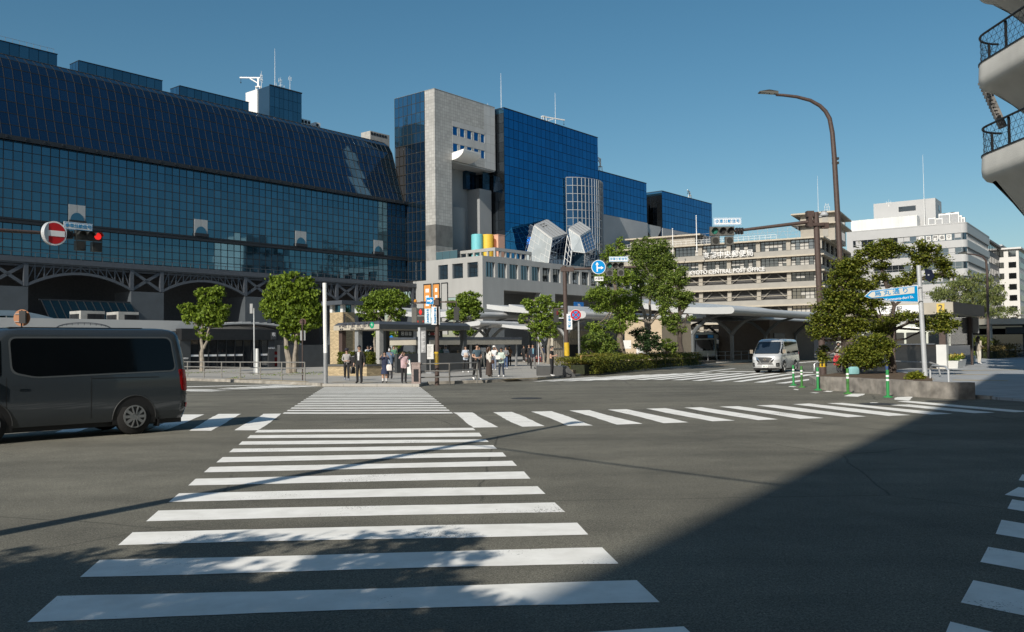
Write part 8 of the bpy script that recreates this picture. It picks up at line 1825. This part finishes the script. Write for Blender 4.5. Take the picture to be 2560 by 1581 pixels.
for i, (px, t, h_, lab) in enumerate(((524, (.02, .02, .025), 872, 'person in dark clothes, leftmost inside the black shelter'), (545, (.40, .48, .56), 872, 'person in pale blue inside the black shelter, second from the left'), (556, (.10, .12, .15), 873, 'person in grey inside the black shelter, beside the pale blue one'), (608, (.03, .035, .04), 871, 'person with a beige bag in the middle of the black shelter'))):
    d_ = ray(px, 922); t_ = pz / (-d_.x * UY + d_.y * UX); person(lab, px, 922, h_, (150, 190, 170, 10)[i], t, BLK, BLK, arms='hold', group='people in the black shelter', Y=(EYE + d_ * t_).y)
for i, (px, t, lab) in enumerate(((893, (.05, .05, .06), 'dark haired person far left behind the brick planter hedge'), (920, (.5, .55, .6), 'person in pale blue behind the brick planter hedge'), (927, (.03, .03, .04), 'person in black behind the brick planter hedge'), (1100, (.10, .18, .14), 'person in green behind the dark wall right of the signal post'), (1115, (.6, .6, .6), 'person in white behind the dark wall under the low canopy'), (985, (.10, .25, .16), 'person in dark green seen under the subway canopy'))):
    person(lab, px, 917, 864.5, (170, 190, 100, 180, 200, 160)[i], t, BLK, BLK, ('short', 'bob')[i % 2], arms='hold', group='people far back in the square', Y=66)
a = person('woman with brown hair in a beige top and cream trousers at right, looking aside', 2447.6, 911, 841, 80, (.42, .37, .31), (.62, .58, .52), (.7, .7, .7), 'long', HAIRB, arms=('down', 'hold'), z=SA, k=SK, legs='relax', coat=1, group='people at the right corner')
held('side_bag', 'dark side bag of the woman in beige', 'bag', a, (-.2, -.05, .98), bagshape(.2, .14, .3), mat('bag_dark', (.03, .03, .035), .7, var=.1), (MB().tube([(-.07, 0, .12), (.1, 0, .46), (.07, 0, .12)], .01, 5), 'strap', BLACK))
a = person('person in a grey jacket half hidden by the maple, holding a red patterned bag', 2097, 932, 859, 160, (.33, .31, .28), (.05, .05, .06), BLK, 'bob', arms=('down', 'down'), Y=42, coat=1, group='people at the right corner', z=.3)
held('shopping_bag', 'red and white patterned shopping bag below the maple', 'bag', a, (.2, .12, .68), bagshape(.36, .14, .46), mat('bag_red', (.55, .05, .06), .6, var=.9, scale=9), (MB().tube([(-.08, 0, .2), (0, 0, .34), (.08, 0, .2)], .01, 5), 'handle', SRED))
a = person('man in dark clothes and blue jeans right behind the maple trunk', 2217, 920, 838, 120, (.02, .025, .035), (.04, .08, .2), BLK, arms='down', z=SA, k=SK, Y=44, group='people at the right corner')
a = person('person with ginger hair partly hidden behind the maple leaves', 2152, 925, 842, 170, (.22, .22, .24), (.05, .05, .06), BLK, 'bob', mat('hair_ginger', (.25, .09, .04), .5), arms='down', z=SA, k=SK, Y=46, group='people at the right corner')
# things left at the planter's back
c = G(2134, 937, .42); o = thing('luggage', 'pale blue suitcase lying behind the maple bed wall', 'suitcase', (c.x, c.y, .58), .3); bagshape(.45, .2, .3).out('bag_body', mat('case_aqua', (.25, .5, .52), .5, var=.05), o, smooth=True); MB().tube([(-.1, 0, .2), (-.08, 0, .26), (.08, 0, .26), (.1, 0, .2)], .014, 6).out('handle', BLACK, o)
# bake the bodies and paint them by body region
bpy.context.view_layer.update(); dg = bpy.context.evaluated_depsgraph_get()
for ob, o, J, E, s, q in PEND:
    me = bpy.data.meshes.new_from_object(ob.evaluated_get(dg)); bpy.data.objects.remove(ob)
    for m in (SKIN, q['top'], q['bot'], q['shoe'], q['sock'] or SKIN): me.materials.append(m)
    n = len(me.polygons); C = np.zeros(n * 3); me.polygons.foreach_get('center', C); C = C.reshape(-1, 3)
    best = np.full(n, 9.); idx = np.zeros(n, np.int32)
    for a, b_ in E:
        A, B = np.array(J[a]) * s, np.array(J[b_]) * s; d = B - A; t = np.clip(((C - A) @ d) / (d @ d), 0, 1); D = np.linalg.norm(C - A - t[:, None] * d, axis=1)
        k = a[:3] + b_[:3]
        v = {'pelspi': 1, 'spiche': 1, 'chenkb': 1, 'chesho': 1, 'shoelb': 1, 'elbwri': 1 if q['sleeve'] == 'long' else 0, 'wrihan': 0, 'nkbnkt': 0, 'nkthd0': 0, 'hd0hd1': 0, 'pelhip': 2, 'hipkne': 2, 'kneank': 2, 'anktoe': 3}[k]
        arr = np.full(n, v)
        if k == 'shoelb' and q['sleeve'] == 'short': arr[t > .62] = 0
        if k == 'kneank': arr[t > .93] = 3; 
        if k == 'kneank' and q['skirt'] and q['skirt'][0] > .3: arr[(t > .55) & (t <= .93)] = 4; arr[t <= .55] = 0
        if k == 'hipkne' and q['skirt'] and q['skirt'][0] > .3: arr[:] = 0
        if k == 'elbwri' and q['sleeve'] == 'long': arr[t > .93] = 0
        if k == 'pelhip' and q['coat']: arr[:] = 1
        if k == 'hipkne' and q['coat']: arr[t < .22] = 1
        u = D < best; best[u] = D[u]; idx[u] = arr[u]
    me.polygons.foreach_set('material_index', idx); me.polygons.foreach_set('use_smooth', [True] * n)
    put('body', me, o)
# ---------------- lettering becomes plain mesh
bpy.context.view_layer.update()
dg = bpy.context.evaluated_depsgraph_get()
for o in [x for x in sc.objects if x.type == 'FONT']:
    me = bpy.data.meshes.new_from_object(o.evaluated_get(dg)); nm = o.name; par = o.parent; lc, rt_, sc_ = o.location.copy(), o.rotation_euler.copy(), o.scale.copy()
    cu = o.data; bpy.data.objects.remove(o); bpy.data.curves.remove(cu)
    n = bpy.data.objects.new(nm, me); COL.objects.link(n); n.parent = par; n.location, n.rotation_euler, n.scale = lc, rt_, sc_
    n['kind'] = 'stuff'
